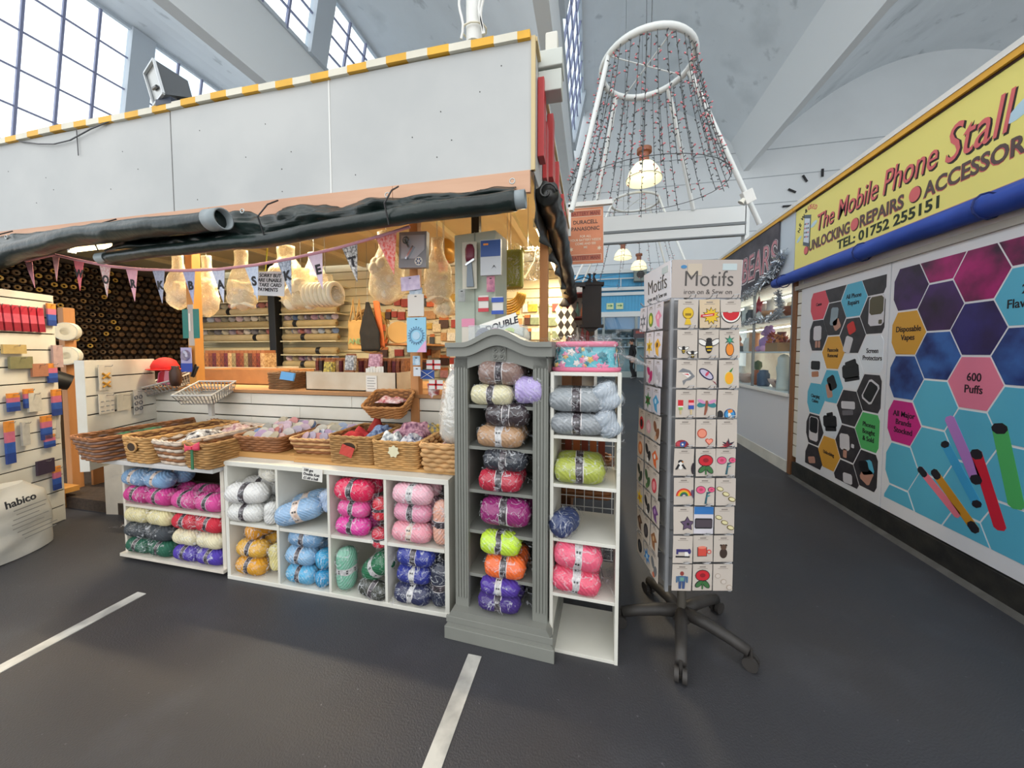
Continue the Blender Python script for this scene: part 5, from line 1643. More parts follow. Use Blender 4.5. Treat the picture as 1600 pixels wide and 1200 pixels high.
def heart(x, y, s, c):
    return (c, [(x + s * .06 * (16 * math.sin(t) ** 3) / 16, y + s * .06 * (13 * math.cos(t) - 5 * math.cos(2 * t) - 2 * math.cos(3 * t) - math.cos(4 * t)) / 16) for t in (2 * PI * k / 20 for k in range(20))])
MOT = {
 'gold trophy cup': [('#8a6d14', ell(0, .008, .017, .018)), (YL, ell(0, .009, .015, .016)), ('#8a6d14', P4((-.009, .008), (.009, .008), (.009, .001), (-.009, .001))), (YL, P4((-.005, -.008), (.005, -.008), (.01, -.026), (-.01, -.026)))],
 'comic starburst': [(K, star(.004, 0, .027, .017, 11)), (YL, star(.004, 0, .024, .015, 11)), (RD, P4((-.028, -.004), (.012, .0), (.014, .008), (-.026, .004))), (W_, P4((-.022, -.001), (.008, .002), (.008, .004), (-.022, .001)))],
 'watermelon slice': [(K, [(.032 * math.cos(t), .012 + .034 * math.sin(t)) for t in (PI + PI * k / 14 for k in range(15))]), (W_, [(.029 * math.cos(t), .011 + .030 * math.sin(t)) for t in (PI + PI * k / 14 for k in range(15))]), (RD, [(.025 * math.cos(t), .011 + .025 * math.sin(t)) for t in (PI + PI * k / 14 for k in range(15))]), ('#c3b8ad', ell(-.003, .013, .008, .004))],
 'pair of small bees': bee(-.012, -.012, .55) + bee(.014, -.026, .55),
 'black and yellow bee': bee(0, 0, 1.15),
 'pineapple': [(K, ell(0, -.01, .013, .02)), (OR_, ell(0, -.01, .011, .018)), ('#1f5a4a', star(0, .018, .016, .006, 6)), ('#3f9a7a', star(0, .018, .010, .004, 6))],
 'grey shark': [(GY, [(-.026, .012), (-.012, .024), (.01, .018), (.026, .0), (.012, -.012), (.0, -.014), (-.008, -.028), (-.012, -.014), (.008, -.004), (.016, .004), (-.002, .012)]), (W_, P4((-.014, .008), (.006, .011), (.014, .003), (.004, -.004))), (RD, P4((-.01, .006), (.004, .008), (.008, .003)))],
 'navy quill feather': [('#28264a', ell(-.002, .006, .026, .013, 16, -.6)), ('#b9b2c6', ell(-.002, .006, .022, .009, 16, -.6)), ('#8a3040', P4((.016, -.012), (.03, -.026), (.026, -.018))), ('#c0405a', ell(.0, .007, .004, .008, 8, -.6))],
 'yellow lemon': [('#c9c6a8', ell(0, -.006, .015, .021)), (YL, ell(0, -.006, .013, .019)), ('#e8a020', ell(0, -.006, .011, .017)), (GN, P4((.0, .014), (.012, .026), (.006, .012)))],
 'pair of ice lollies': [(RD, P4((-.024, .018), (-.008, .018), (-.008, .0), (-.024, .0))), (W_, P4((-.024, .0), (-.008, .0), (-.008, -.004), (-.024, -.004))), ('#7fae5a', P4((-.022, -.004), (-.01, -.004), (-.01, -.012), (-.022, -.012))), (RD, P4((.008, .018), (.024, .018), (.024, .01), (.008, .01))), ('#e8a0a8', P4((.008, .01), (.024, .01), (.024, .002), (.008, .002))), ('#2f4fa0', P4((.008, .002), (.024, .002), (.024, -.01), (.008, -.01))), ('#c9b48a', P4((-.018, -.012), (-.014, -.012), (-.014, -.026), (-.018, -.026))), ('#c9b48a', P4((.014, -.01), (.018, -.01), (.018, -.026), (.014, -.026)))],
 'teal dragonfly': [('#2f7a80', ell(-.015, .003, .014, .008, 12, .2)), ('#2f7a80', ell(.017, .003, .014, .008, 12, -.2)), ('#c98ab0', ell(-.015, .013, .013, .005, 12, -.4)), ('#c98ab0', ell(.017, .013, .013, .005, 12, .4)), ('#8a4f3a', P4((-.002, .016), (.004, .016), (.003, -.012), (-.002, -.028), (-.006, -.028)))],
 'blue toucan': [('#245a8a', ell(.008, -.026, .018, .018)), ('#3f8fc4', ell(.008, -.026, .014, .014)), (OR_, P4((.0, -.012), (.014, -.01), (.016, -.018), (.004, -.024))), (W_, ell(.008, -.03, .005, .01, 10, .4)), (K, ell(-.022, -.028, .009, .014))],
 'red and blue floral roundel': [('#8a2430', ell(-.01, -.032, .022, .018)), ('#b8404a', ell(-.02, -.026, .007, .007)), ('#3a5a9a', ell(-.008, -.028, .008, .008)), (W_, ell(-.008, -.028, .003, .003)), (RD, ell(.002, -.038, .006, .005)), ('#c9a09a', ell(-.016, -.04, .006, .005)), ('#2f4f86', ell(-.002, -.022, .004, .004))],
 'coral sand dollar and heart': [('#b8503a', ell(-.012, .006, .015, .015)), ('#e08a70', ell(-.012, .006, .012, .012)), heart(.01, -.018, .2, '#b8503a'), heart(.01, -.018, .15, '#e8907a')],
 'dark red spiky flower': [('#2b2436', star(.004, -.03, .022, .008, 6)), ('#7a2030', star(.0, -.032, .016, .007, 5)), (RD, P4((-.03, -.036), (-.004, -.032), (-.004, -.036), (-.03, -.039)))],
 'dancing black bird': [(K, ell(-.01, .008, .008, .006)), (OR_, P4((-.006, .01), (.0, .008), (-.006, .006))), (W_, ell(-.01, -.004, .007, .012)), (K, P4((-.017, .002), (-.026, -.016), (-.02, -.016), (-.012, -.002))), (K, P4((-.003, .002), (.008, -.014), (.002, -.014), (-.008, -.002))), ('#2a2028', ell(.03, -.012, .007, .018))],
 'red rose': rose(RD, '#3a6a3a', 0, 0, 1.1),
 'pink rose spray': roses2(),
 'rainbow': arcs() + [('#5a4a66', ell(.03, -.004, .006, .016, 10, .3))],
 'three gold leaves': leaves3(),
 'purple star flower': [(K, star(.012, -.004, .024, .013, 5)), ('#5a4660', star(.012, -.004, .021, .011, 5)), (K, ell(.014, -.004, .004, .004))],
 'dark elbow patch under a blue strip': [(BL, P4((-.038, .054), (.038, .054), (.038, .026), (-.038, .026))), (K, P4((-.027, .010), (-.024, .013), (.024, .013), (.027, .010), (.027, -.016), (.024, -.019), (-.024, -.019), (-.027, -.016))), ('#4a4048', P4((-.025, .009), (.025, .009), (.025, -.015), (-.025, -.015)))],
 'navy sewing machine': [(K, P4((-.022, -.018), (.022, -.018), (.022, -.013), (-.022, -.013))), ('#38306a', P4((-.02, .008), (.016, .008), (.016, .0), (-.014, -.001), (-.014, -.008), (-.02, -.008))), (W_, P4((.006, .0), (.018, .0), (.018, -.013), (.006, -.013))), ('#38306a', ell(.02, .002, .005, .008))],
 'red camping mug': [(K, P4((-.018, .012), (.012, .012), (.012, -.018), (-.018, -.018))), ('#cc4a3c', P4((-.016, .01), (.01, .01), (.01, -.016), (-.016, -.016))), ('#e0806a', ell(-.003, .011, .013, .004)), ('#cc4a3c', ell(.018, -.003, .007, .007)), ('#c3b8ad', ell(.018, -.003, .004, .004))],
 'brown seated bear': [('#3a2a22', ell(.0, -.008, .012, .016)), ('#5a4234', ell(.0, .012, .009, .009)), ('#3a2a22', ell(-.008, .018, .003, .003)), ('#3a2a22', ell(.008, .018, .003, .003))],
 'toy tin robot': [('#8a3a34', ell(0, .02, .006, .007)), ('#4a6a8a', P4((-.012, .012), (.012, .012), (.012, -.006), (-.012, -.006))), ('#6a9a8a', P4((-.006, .008), (.006, .008), (.006, -.003), (-.006, -.003))), ('#3a4f7a', P4((-.010, -.006), (-.001, -.006), (-.002, -.028), (-.009, -.028))), ('#3a4f7a', P4((.001, -.006), (.010, -.006), (.009, -.028), (.002, -.028))), ('#4a6a8a', P4((-.018, .011), (-.013, .011), (-.014, -.008), (-.018, -.008))), ('#4a6a8a', P4((.013, .011), (.018, .011), (.018, -.008), (.014, -.008)))],
 'three pale rings': [('#a89a8c', ell(-.016, .012, .009, .008)), ('#c9beb4', ell(-.016, .012, .007, .006)), ('#a89a8c', ell(.002, -.006, .009, .008)), ('#c9beb4', ell(.002, -.006, .007, .006)), ('#a89a8c', ell(.02, -.024, .009, .008)), ('#c9beb4', ell(.02, -.024, .007, .006))],
}
def blobm(c1, c2, kind):
    return [(c, [(x * 1.2, y * 1.2) for x, y in p]) for c, p in blobm0(c1, c2, kind)]
def blobm0(c1, c2, kind):
    if kind == 0:
        return [(c1, ell(0, 0, .016, .02)), (c2, ell(0, .0, .009, .012))]
    if kind == 1:
        return [(c1, star(0, 0, .024, .011, 6)), (c2, ell(0, 0, .007))]
    if kind == 2:
        return [(c1, ell(-.008, .01, .009, .016, 12, .5)), (c1, ell(.01, -.006, .009, .016, 12, -.3)), (c2, ell(0, -.02, .007, .007))]
    return [(c1, P4((-.02, .006), (.0, .022), (.02, .004), (.006, -.004), (.01, -.026), (-.006, -.02))), (c2, ell(-.002, .004, .006, .007))]
def card(label, face, col, row, motif, m=CARDM, dx=0, dz=0, panel=False):
    q = Matrix.Rotation(RA + face * PI / 2, 3, 'Z')
    z = ZT - row * DZ - .004
    p = RC + q @ Vector(((col - 1) * .081 + dx, -S_ - .030 - random.uniform(0, .006), 0))
    t = thing('motif_card', label, 'motif card', (p.x, p.y, z + dz), rot=(R(random.uniform(-2, 1)), R(random.uniform(-1.5, 1.5)), RA + face * PI / 2), group='motif cards on the spinner rack')
    MB().box((-CW / 2, 0, -CH), (CW / 2, .0012, 0)).build('card', m, t)
    if panel:
        MB().box((-CW / 2, -.0003, -.042), (CW / 2, 0, -.018)).build('printed_panel', CGOLD, t)
    mb = MB()
    names = []
    for i, (c, poly) in enumerate(motif):
        if c not in names:
            names.append(c)
        mb.mi = names.index(c)
        if panel:
            poly = clip_rect(poly, -CW / 2, CW / 2, -.05, .05)
        poly = clip_rect([(x * 1.27, y * 1.27 - CH * .58) for x, y in poly], -CW / 2 + .001, CW / 2 - .001, -CH + .001, 0)
        if len(poly) > 2:
            mb.prism(poly, -.0004 - .0005 * (i + 1), -.0004, 'XZ')
    mb.build('motif', [mc(c) for c in names], t)
    MB().box((-.012, -.0005, -.013), (.012, 0, -.0085)).build('slot', mc('#8a8078'), t)
    MB().box((-.02, -.0005, -.0185), (.02, 0, -.0165)).build('print_line', mc('#9c9188'), t)
    return t
FRONTC = [['gold trophy cup', 'comic starburst', 'watermelon slice'], ['pair of small bees', 'black and yellow bee', 'pineapple'], ['grey shark', 'navy quill feather', 'yellow lemon'], ['pair of ice lollies', 'teal dragonfly', 'blue toucan'], ['red and blue floral roundel', 'coral sand dollar and heart', 'dark red spiky flower'],
          ['dancing black bird', 'red rose', 'pink rose spray'], ['rainbow', 'pink rose spray', 'three gold leaves'], ['purple star flower', 'dark elbow patch under a blue strip', 'three gold leaves'], ['navy sewing machine', 'red camping mug', 'brown seated bear'], ['toy tin robot', 'red rose', 'three pale rings']]
seen = {}
for r_, row in enumerate(FRONTC):
    for c_, nm in enumerate(row):
        k = seen.get(nm, 0)
        seen[nm] = k + 1
        tail = 'on the spinner rack front' if k == 0 and sum(r.count(nm) for r in FRONTC) == 1 else 'in the rack front %s row' % ORDN[r_ + 1]
        m = CARDM if not nm.startswith('dark elbow') else CARDW
        if nm == 'comic starburst':
            m = mat('motif_card_gold', '#cdb798', .6)
        card('card with a %s motif %s' % (nm, tail), 0, c_, r_, MOT[nm], m, panel=nm in ('pair of small bees', 'dancing black bird', 'rainbow', 'toy tin robot') and False)
SIDE = [[('grey cat mask', blobm('#6d7078', '#c9c9ce', 1)), ('green avocado', blobm('#6a8a34', '#d8c84a', 0)), ('pink flamingo', blobm('#d98aa0', '#e8b8c4', 3))],
        [None, ('yellow sunflower', blobm(YL, '#8a6a1a', 1)), ('spotted giraffe', blobm('#d9a33a', '#5a3a1a', 3))],
        [None, ('magenta blossom chain', blobm('#b8256a', '#d86a9a', 2)), ('pale rabbit', blobm('#b8b0b4', '#e4dfe0', 2))],
        [None, ('green palm tree', blobm('#2f7a3a', '#5a3a22', 1)), ('blue swallow', blobm('#4a9ac4', '#b8d8e8', 3))],
        [('red ladybird', blobm(RD, K, 0)), ('pink petal', blobm('#d9a0a8', '#e8c4c8', 0)), ('brown button', blobm(BR, '#c9a080', 2))],
        [('orange lantern', blobm('#c4703a', '#e0a070', 0)), ('black dice', blobm(K, W_, 2)), ('orange fox', blobm('#d9642a', W_, 3))],
        [('dark fern', blobm('#2f3a30', '#4a5a44', 2)), ('green leaf pair', blobm('#3f5f3a', '#5a7f4a', 2)), ('red lips', blobm('#c43a48', '#e08a90', 0))],
        [('yellow daisy', blobm('#e0c02a', '#b87a1a', 1)), ('penguin pair', blobm(K, W_, 2)), ('purple parrot', blobm('#6a3f7a', '#a87ab0', 3))],
        [('brown moose', blobm('#5a3f2e', '#8a6a50', 3)), ('black shield', blobm('#2a2628', '#4a4448', 0)), ('tan deer', blobm('#8a5a34', '#c49a70', 3))],
        [('black spade', blobm(K, '#4a4a4c', 0)), ('blue starfish', blobm('#3a7fc0', '#a8cce8', 1)), ('grey seal', blobm('#6a6c70', '#c46a4a', 2))]]
for r_, row in enumerate(SIDE):
    for c_, it in enumerate(row):
        if it:
            card('motif card with a %s on the shaded side of the spinner rack' % it[0], 3, c_, r_, it[1], CARDW if r_ < 4 else CARDM)

# ================================================================== INSIDE THE WOOL STALL
# lamps: two fluorescent battens, plus an added one out of sight
def batten(label, p, q, power):
    t = thing('fluorescent_batten', label, 'light', (0, 0, 0))
    p, q = Vector(p), Vector(q)
    up = Vector((0, 0, .035))
    MB().bar(p + up, q + up, .05, .03).build('housing', OFFW, t)
    MB().tube([p, q], .015, 10).build('tube', mat('warm_tube_glow', '#ffe6b0', emit=9.), t, smooth=True)
    for e in (p, q):
        MB().box((e.x - .02, e.y - .02, e.z - .02), (e.x + .02, e.y + .02, e.z + .03)).build('end_cap', WHITE, t)
    ld_ = bpy.data.lights.new('tube_light', 'AREA')
    ld_.shape = 'RECTANGLE'
    ld_.size = (q - p).length
    ld_.size_y = .05
    ld_.energy = power
    ld_.color = (1.0, .84, .58)
    lo_ = bpy.data.objects.new('tube_light', ld_)
    COL.objects.link(lo_)
    lo_.parent = t
    lo_.location = (p + q) / 2 - Vector((0, 0, .03))
    lo_.rotation_euler = (0, 0, math.atan2((q - p).y, (q - p).x))
    return t
batten('glowing fluorescent tube under the stall ceiling above the button wall', (-4.8053, 2.35, 2.2082), (-4.3916, 2.45, 2.2579), 14)
batten('glowing fluorescent tube along the aisle side of the stall ceiling', (-0.3992, 2.5795, 2.18), (-0.3986, 4.0774, 2.18), 42)
batten('added unseen fluorescent tube lighting the middle of the stall', (-3.4, 2.25, 2.40), (-1.9, 2.25, 2.40), 58)  # extra tube, hidden from view, added to brighten the stall middle

# wall of button tubes
BT = [mat('button_tube_%d' % i, c, .5) for i, c in enumerate(('#4a3524', '#5a4029', '#3a2a1e', '#6a4c30'))]
BE = [mat('button_end_%d' % i, c, .35) for i, c in enumerate(('#8a6a3c', '#54402a', '#c9a04a', '#6b5540', '#3a3028'))]
BTN = ['dark brown', 'mid brown', 'umber', 'chestnut brown']
tubes = [MB().lathe([(.031, 0), (.031, .10)], axis='X', seg=10).mesh('tube', BT[i], True) for i in range(4)]
ends = [MB().lathe([(.012, .0), (.027, .004), (.027, .0)], axis='X', seg=10).mesh('button_end', BE[i], True) for i in range(5)]
rnd = random.Random(1)
YBk = [4.22 - .078 * k for k in range(29)]
cnt = 0
rest = MB()
order = [(r_, c_) for r_ in range(17) for c_ in range(29)]
order.sort(key=lambda rc: YBk[rc[1]])
for r_, c_ in order:
    z = 2.28 - r_ * .079
    y = YBk[c_] + (.039 if r_ % 2 else 0)
    if y > 4.27 or y < 1.95 or z < 1.0:
        continue
    i, j = rnd.randrange(4), rnd.choice((0, 1, 1, 2, 3, 3, 4, 4))
    if cnt < 300:
        t = thing('button_tube', '%s button tube, %s along the %s row down of the entrance wall' % (BTN[i], ORDN[len(YBk) - c_], ORDN[r_ + 1]), 'button tube', (-6.26, y, z), group='button tubes on the entrance wall')
        put('tube', tubes[i], t)
        put('button_end', ends[j], t, (.1, 0, 0))
        cnt += 1
    else:
        rest.lathe([(.031, 0), (.031, .10), (.02, .104), (0, .104)], (-6.26, y, z), 'X', 8, mi=i)
if rest.v:
    o = rest.build('button_tube_bank', BT, smooth=True)
    o['kind'] = 'stuff'
    tag(o, 'far bank of brown button tubes on the entrance wall', 'button tubes')
sh = thing('tube_rack', 'dark timber rack rails holding the button tubes', 'rack', (0, 0, 0))
for r_ in range(18):
    MB().box((-6.26, 1.9, 2.315 - r_ * .079), (-6.17, 4.28, 2.322 - r_ * .079)).build('rail', mat('rack_dark', '#2e2118', .8), sh)

# cloth rolls on shelves at the back
ROLL = [mat('roll_cloth_%d' % i, c, .8, var=.06, vs=8) for i, c in enumerate(('#c9b48c', '#b7a277', '#d6c59d', '#a8946c'))]
RLN = ['sand', 'tan', 'cream', 'khaki']
POSTX = (-4.2376, 4, 1.5171)[0]
bays = [((-5.6751, 4.15, 1.7354)[0], POSTX - .08, 'orange post bay'), (POSTX + .08, (-3.2748, 4.15, 1.687)[0], 'tote bag bay')]
rnd = random.Random(12)
for bi, (xa, xb, bn) in enumerate(bays):
    sf = thing('roll_shelving', 'cream shelving for cloth rolls in the ' + bn, 'shelving', (0, 0, 0))
    for i in range(7):
        z = 1.02 + i * .185
        MB().box((xa, 3.98, z), (xb, 4.29, z + .015)).build('shelf', CREAMI, sf)
    for i in range(6):
        z = 1.035 + i * .185
        k = rnd.randrange(4)
        rl = thing('cloth_roll', '%s cloth roll on the %s shelf up in the %s' % (RLN[k], ORDN[i + 1], bn), 'cloth roll', ((xa + xb) / 2, 4.04, z + .049))
        L = (xb - xa) * rnd.uniform(.9, .98)
        MB().tube([(-L / 2 + L * q / 10, .006 * nz((q, i, bi)), 0) for q in range(11)], .048, 12, wob=lambda a, b: .08 * nz((a * .8, b, i))).build('roll', ROLL[k], rl, smooth='all')
        MB().tube([(-L / 2 - .012, 0, 0), (L / 2 + .012, 0, 0)], .02, 10).build('core', mat('kraft_tube', '#9a7a4c', .8), rl)
        if rnd.random() < .6:
            x = rnd.uniform(-L * .35, L * .35)
            MB().tube([(x, 0, 0), (x + .06, 0, 0)], .051, 12).build('black_band', DARK, rl)
        if i in (0, 2, 3, 4):
            n = 10 if bi == 0 else 8
            for q in range(n):
                w = rnd.randrange(12)
                reel('%s ribbon reel, %s along the %s shelf up in the %s' % (REELN[w], ORDN[q + 1], ORDN[i + 1], bn), (xa + (xb - xa) * (q + .6) / (n + .3), 4.06, z + .138), (0, 0, R(60) + rnd.uniform(-.3, .3)), w, r=.042, w=.05, group='ribbon reels in the ' + bn)

# slatwall goods: small hanging packs on the back wall
PC = [('#d9632a', 'orange'), ('#d8c9a6', 'cream'), ('#4a2a1c', 'dark brown'), ('#c9a13a', 'mustard'), ('#a83a2c', 'brick red'), ('#3a3f44', 'charcoal'), ('#b88a5a', 'tan'), ('#7f8a6a', 'sage'), ('#c98a86', 'dusky pink'), ('#d9d4c6', 'white')]
def hang_pack(label, p, w, h, ci, d=.012, group=None, face=0, shape=0):
    t = thing('hanging_pack', label, 'hanging pack', p, rot=(0, 0, face), group=group)
    MB().box((-w / 2, -d, -h), (w / 2, -.002, -h * .28)).build('contents', mat('pack_' + PC[ci][1].replace(' ', '_'), PC[ci][0], .5, var=.15, vs=40), t, bev=.003)
    MB().box((-w / 2, -.006, -h * .28), (w / 2, -.003, 0)).build('header', mat('pack_header_%d' % (ci % 3), ('#d8c9a6', '#e0d8c4', '#c2703c')[ci % 3], .6), t)
    MB().tube([(0, .005, -.012), (0, -.05, -.012), (0, -.058, 0)], .002, 5).build('peg', WIRE, t)
    return t
rnd = random.Random(21)
for row in range(7):
    z = 2.04 - row * .165
    x = (-1.8986, 4.25, 1.6682)[0] + .02
    xe = -.34
    q = 0
    while x < xe:
        q += 1
        ci = rnd.randrange(10)
        w, h = rnd.uniform(.07, .13), rnd.uniform(.12, .155)
        if not (row < 1 and x > -1.0):
            hang_pack('%s haberdashery pack, %s across the %s hook row of the rear wall' % (PC[ci][1], ORDN[q], ORDN[row + 1]), (x, 4.28, z), w, h, ci, .02, 'packs on the rear slatwall')
        x += w + rnd.uniform(.008, .025)
for row in range(6):
    z = 2.0 - row * .17
    x = (-2.7555, 4.25, 1.6855)[0]
    q = 0
    while x < (-1.9704, 4.25, 1.6696)[0]:
        q += 1
        ci = rnd.choice((2, 0, 5, 6, 4, 1, 3))
        w, h = rnd.uniform(.06, .13), rnd.uniform(.1, .16)
        hang_pack('%s notions pack, %s across %s hook row behind the pine post' % (PC[ci][1], ORDN[q], ORDN[row + 1]), (x, 4.28, z), w, h, ci, .03, 'packs behind the pine post')
        x += w + rnd.uniform(.01, .03)

# clear bags of piping cord hanging at the front
CORD = mat('cream_cord', '#efe6cc', .75, var=.05, vs=20)
def cord_bag(label, top, w, h, kind=0, seed=0):
    t = thing('cord_bag', label, 'bag', top)
    n = 14
    prof = []
    for i in range(n + 1):
        v = i / n
        r_ = w / 2 * (.30 * max(0, 1 - v * 5) + .14 + .86 * min(1, v * 1.9) ** 1.1) * (1 if v < .8 else max(.05, math.cos((v - .8) / .2 * PI / 2)) ** .6)
        prof.append((max(r_, .004), -h * v))
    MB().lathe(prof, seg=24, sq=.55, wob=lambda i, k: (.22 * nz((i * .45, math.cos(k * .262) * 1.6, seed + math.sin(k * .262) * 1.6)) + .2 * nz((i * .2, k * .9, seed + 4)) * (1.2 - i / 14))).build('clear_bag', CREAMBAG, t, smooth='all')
    if kind == 0:
        for i in range(4):
            r_ = w * (.16 + .06 * i)
            MB().tube([(r_ * math.cos(a), -.02 + .012 * (i % 2) + .01 * math.sin(3 * a), -h * .62 + r_ * .72 * math.sin(a)) for a in (2 * PI * k / 24 for k in range(24))], w * .035, 8, closed=True).build('coil', CORD, t, smooth='all')
    elif kind == 1:
        rnd_ = random.Random(seed)
        for i in range(12):
            c = Vector((rnd_.uniform(-.28, .28) * w, rnd_.uniform(-.12, .06) * w, -h * rnd_.uniform(.42, .86)))
            MB().lathe([(w * .19 * math.sin(PI * k / 8), -w * .19 * math.cos(PI * k / 8)) for k in range(9)], c, seg=12).build('pad', CORD, t, smooth='all')
    elif kind == 3:
        for i in range(7):
            MB().tube([(-w * .38 + w * .125 * i, w * .26 * math.cos(a) - .02, -h * .6 + w * .26 * math.sin(a)) for a in (2 * PI * k / 18 for k in range(18))], w * .06, 8, closed=True).build('ring', CORD, t, smooth='all')
    else:
        for i in range(5):
            zc = -h * (.55 + .09 * i)
            MB().tube([(w * .36 * math.cos(a), w * .16 * math.sin(a), zc + .012 * math.sin(2 * a + i)) for a in (2 * PI * k / 20 for k in range(20))], w * .07, 8, closed=True).build('rope', CORD, t, smooth='all')
    MB().tube([(0, 0, -.02), (0, 0, .06), (.004, 0, 2.435 - top[2])], .0022, 5).build('hook', WIRE, t)
    return t
cord_bag('bag of flat coiled cord hanging just before the orange post', (-2.9519, 1.98, 1.9606), .20, .40, 0, 1)
cord_bag('slim bag of cord hanging behind the orange post', (-2.8472, 2.1, 1.977), .18, .46, 1, 2)
cord_bag('bag of thick plaited rope between the first basket flags', (-2.3598, 1.97, 1.9482), .22, .41, 2, 3)
cord_bag('frosted bag of shoulder pads above the card-payment note', (-2.1701, 2.15, 2.0186), .30, .38, 1, 4)
cord_bag('bag of foam pads beside the card-payment note', (-1.9532, 2.05, 1.8233), .27, .28, 1, 5)
cord_bag('bag of ribbed cord rolls hanging by the pink letter flag', (-1.7594, 2.05, 1.7704), .26, .22, 3, 6)
cord_bag('large bag of cream pads behind the red flowered flag', (-1.3902, 2.2, 2.0822), .26, .50, 1, 7)
cord_bag('bag of gathered lace beside the pine post', (-1.0325, 2.25, 2.029), .20, .45, 2, 8)
cord_bag('small bag of white cord low behind the pet brush box', (-1.0061, 2.3, 1.6899), .15, .20, 1, 9)
cord_bag('folded cream lining bag behind the letter flags', (-2.1167, 2.35, 2.0241), .22, .35, 1, 10)

# bunting
bt = thing('letter_bunting', 'pink ribbon of triangular flags spelling work basket under the tarpaulin', 'bunting', (0, 0, 0))
RIB = mat('pink_tape', '#d79ba8', .7)
bp_ = [(-3.7197, 1.6, 1.8626), (-3.4781, 1.62, 1.8958), (-3.3195, 1.63, 1.8599), (-3.0219, 1.64, 1.8007), (-2.764, 1.65, 1.7694), (-2.465, 1.66, 1.7485), (-2.1675, 1.66, 1.7409), (-1.8868, 1.66, 1.7519), (-1.622, 1.66, 1.7764), (-1.332, 1.66, 1.814), (-1.0605, 1.66, 1.8624), (-0.9131, 1.66, 1.8936)]
MB().tube([lerp3(bp_, i / 66) for i in range(67)], .009, 6).build('tape', RIB, bt, smooth='all')
flags = [('#c98a98', None, None), ('#d9a0a4', None, None), ('#d9707c', 'W', None), ('#d9d2cf', 'O', '#c98a8a'), ('#dfa4b2', 'R', None), ('#8d8fa4', 'K', '#a9abbc'), ('#9a9cc0', 'B', '#b4b6d2'), ('#b9bdd2', 'A', '#d4d6e2'),
         ('#b9c4da', 'S', '#d2dae8'), ('#c6cdd9', 'K', '#7f8696'), ('#d9c2d0', 'E', None), ('#d9d4cf', 'T', '#55504e'), ('#d2483f', None, '#e0a49a')]
FP = [(-3.6886, 1.6, 1.8523), (-3.4662, 1.62, 1.8909), (-3.2721, 1.63, 1.853), (-3.0558, 1.64, 1.8065), (-2.8403, 1.65, 1.7733), (-2.6153, 1.65, 1.7539), (-2.389, 1.66, 1.7446), (-2.1627, 1.66, 1.7406), (-1.9187, 1.66, 1.75), (-1.6911, 1.66, 1.7698), (-1.487, 1.66, 1.7929), (-1.2683, 1.66, 1.8234), (-1.0492, 1.66, 1.8648)]
LETK = mat('flag_letter', '#231f22', .7)
for i, ((col, ch, c2), p) in enumerate(zip(flags, FP)):
    w, h = (.098, .20) if i > 1 else (.07, .17)
    if i == 12:
        w, h = .125, .21
    sl = (Vector(bp_[min(i, 10) + 1]) - Vector(bp_[min(i, 10)]))
    a = math.atan2(sl.z, math.hypot(sl.x, sl.y)) * .8
    f = MB().prism([(-w / 2, 0), (w / 2, 0), (0, -h)], -.001, .001, 'XZ').build('flag', mat('flag_%d' % i, col, .8, col2=c2, vs=70) if c2 else mat('flag_%d' % i, col, .8, var=.05, vs=40), bt, loc=p, rot=(R(4), -a, 0))
    if ch:
        text(ch, .07, LETK, f, (0, -.0022, -h * .56), FRONT, 'letter', align='CENTER', bold=.003)

# handwritten note on a yellow cord
cn = thing('card_note', 'white handwritten note about card payments hung on a yellow cord', 'note', (-1.9456, 1.8, 1.7497), rot=(0, R(4), 0))
MB().box((-.115, -.001, -.15), (.115, .001, 0)).build('paper', mat('note_paper', '#c9ccd2', .7), cn)
for i, s in enumerate(('SORRY BUT', 'ARE UNABLE', 'TAKE CARD', 'PAYMENTS')):
    text(s, .031, PEN, cn, (-.075 - .01 * (i % 2), -.0018, -.036 - i * .029), FRONT, 'handwriting', bold=.0006, shear=.12)
MB().tube([(-.02, 0, .14), (-.03, 0, 0), (-.095, -.003, -.0), (-.10, -.004, -.06), (-.108, -.004, -.1)], .004, 6).build('yellow_cord', mat('fluor_yellow_cord', '#d8cf3a', .5), cn)

# green ruler pack and goods at the orange post
gr = thing('ruler_pack', 'teal sewing ruler pack hanging on the orange post', 'ruler', (-2.6853, 1.86, 1.5446))
TEAL = mat('teal_plastic', '#1f7d76', .4, var=.05)
for x in (-.06, .035):
    f = MB().box((x, -.006, -.20), (x + .05, 0, 0)).build('ruler', TEAL, gr, bev=.002)
    for k in range(19):
        MB().box((x + .004, -.0075, -.195 + k * .0105), (x + .046, -.006, -.194 + k * .0105)).build('graduation', mat('teal_dark', '#155c57', .5), f)
MB().box((-.012, -.004, -.25), (.036, .0, .03)).build('card', mat('frosted_card', '#b5aaa2', .4), gr)
MB().box((-.0, -.008, -.15), (.014, -.004, -.03)).build('chalk', PAPER, gr)
hb = thing('red_hat', 'crumpled red felt hat on the end of the slatted panel', 'hat', (-3.0706, 1.95, 1.1471))
MB().lathe([(.075, -.03), (.08, 0), (.06, .04), (.03, .06), (0, .065)], seg=18, wob=lambda i, k: .18 * nz((i, k * .6, 3))).build('crown', mat('red_felt', '#d22a24', .8), hb, smooth='all')
MB().lathe([(.05, -.03), (.1, -.02), (.105, -.025), (.05, -.035)], seg=18, wob=lambda i, k: .15 * nz((i, k * .6, 9))).build('brim', MATS['red_felt'], hb, smooth='all')
fl_ = thing('pink_purse', 'red and pink folded purse below the red hat', 'purse', (-3.0159, 1.93, 1.0171))
MB().prism([(-.07, 0), (.03, 0), (.045, .08), (.0, .11), (-.05, .08)], -.02, .02, 'XZ').build('body', mat('crimson_leather', '#b01f38', .5), fl_)
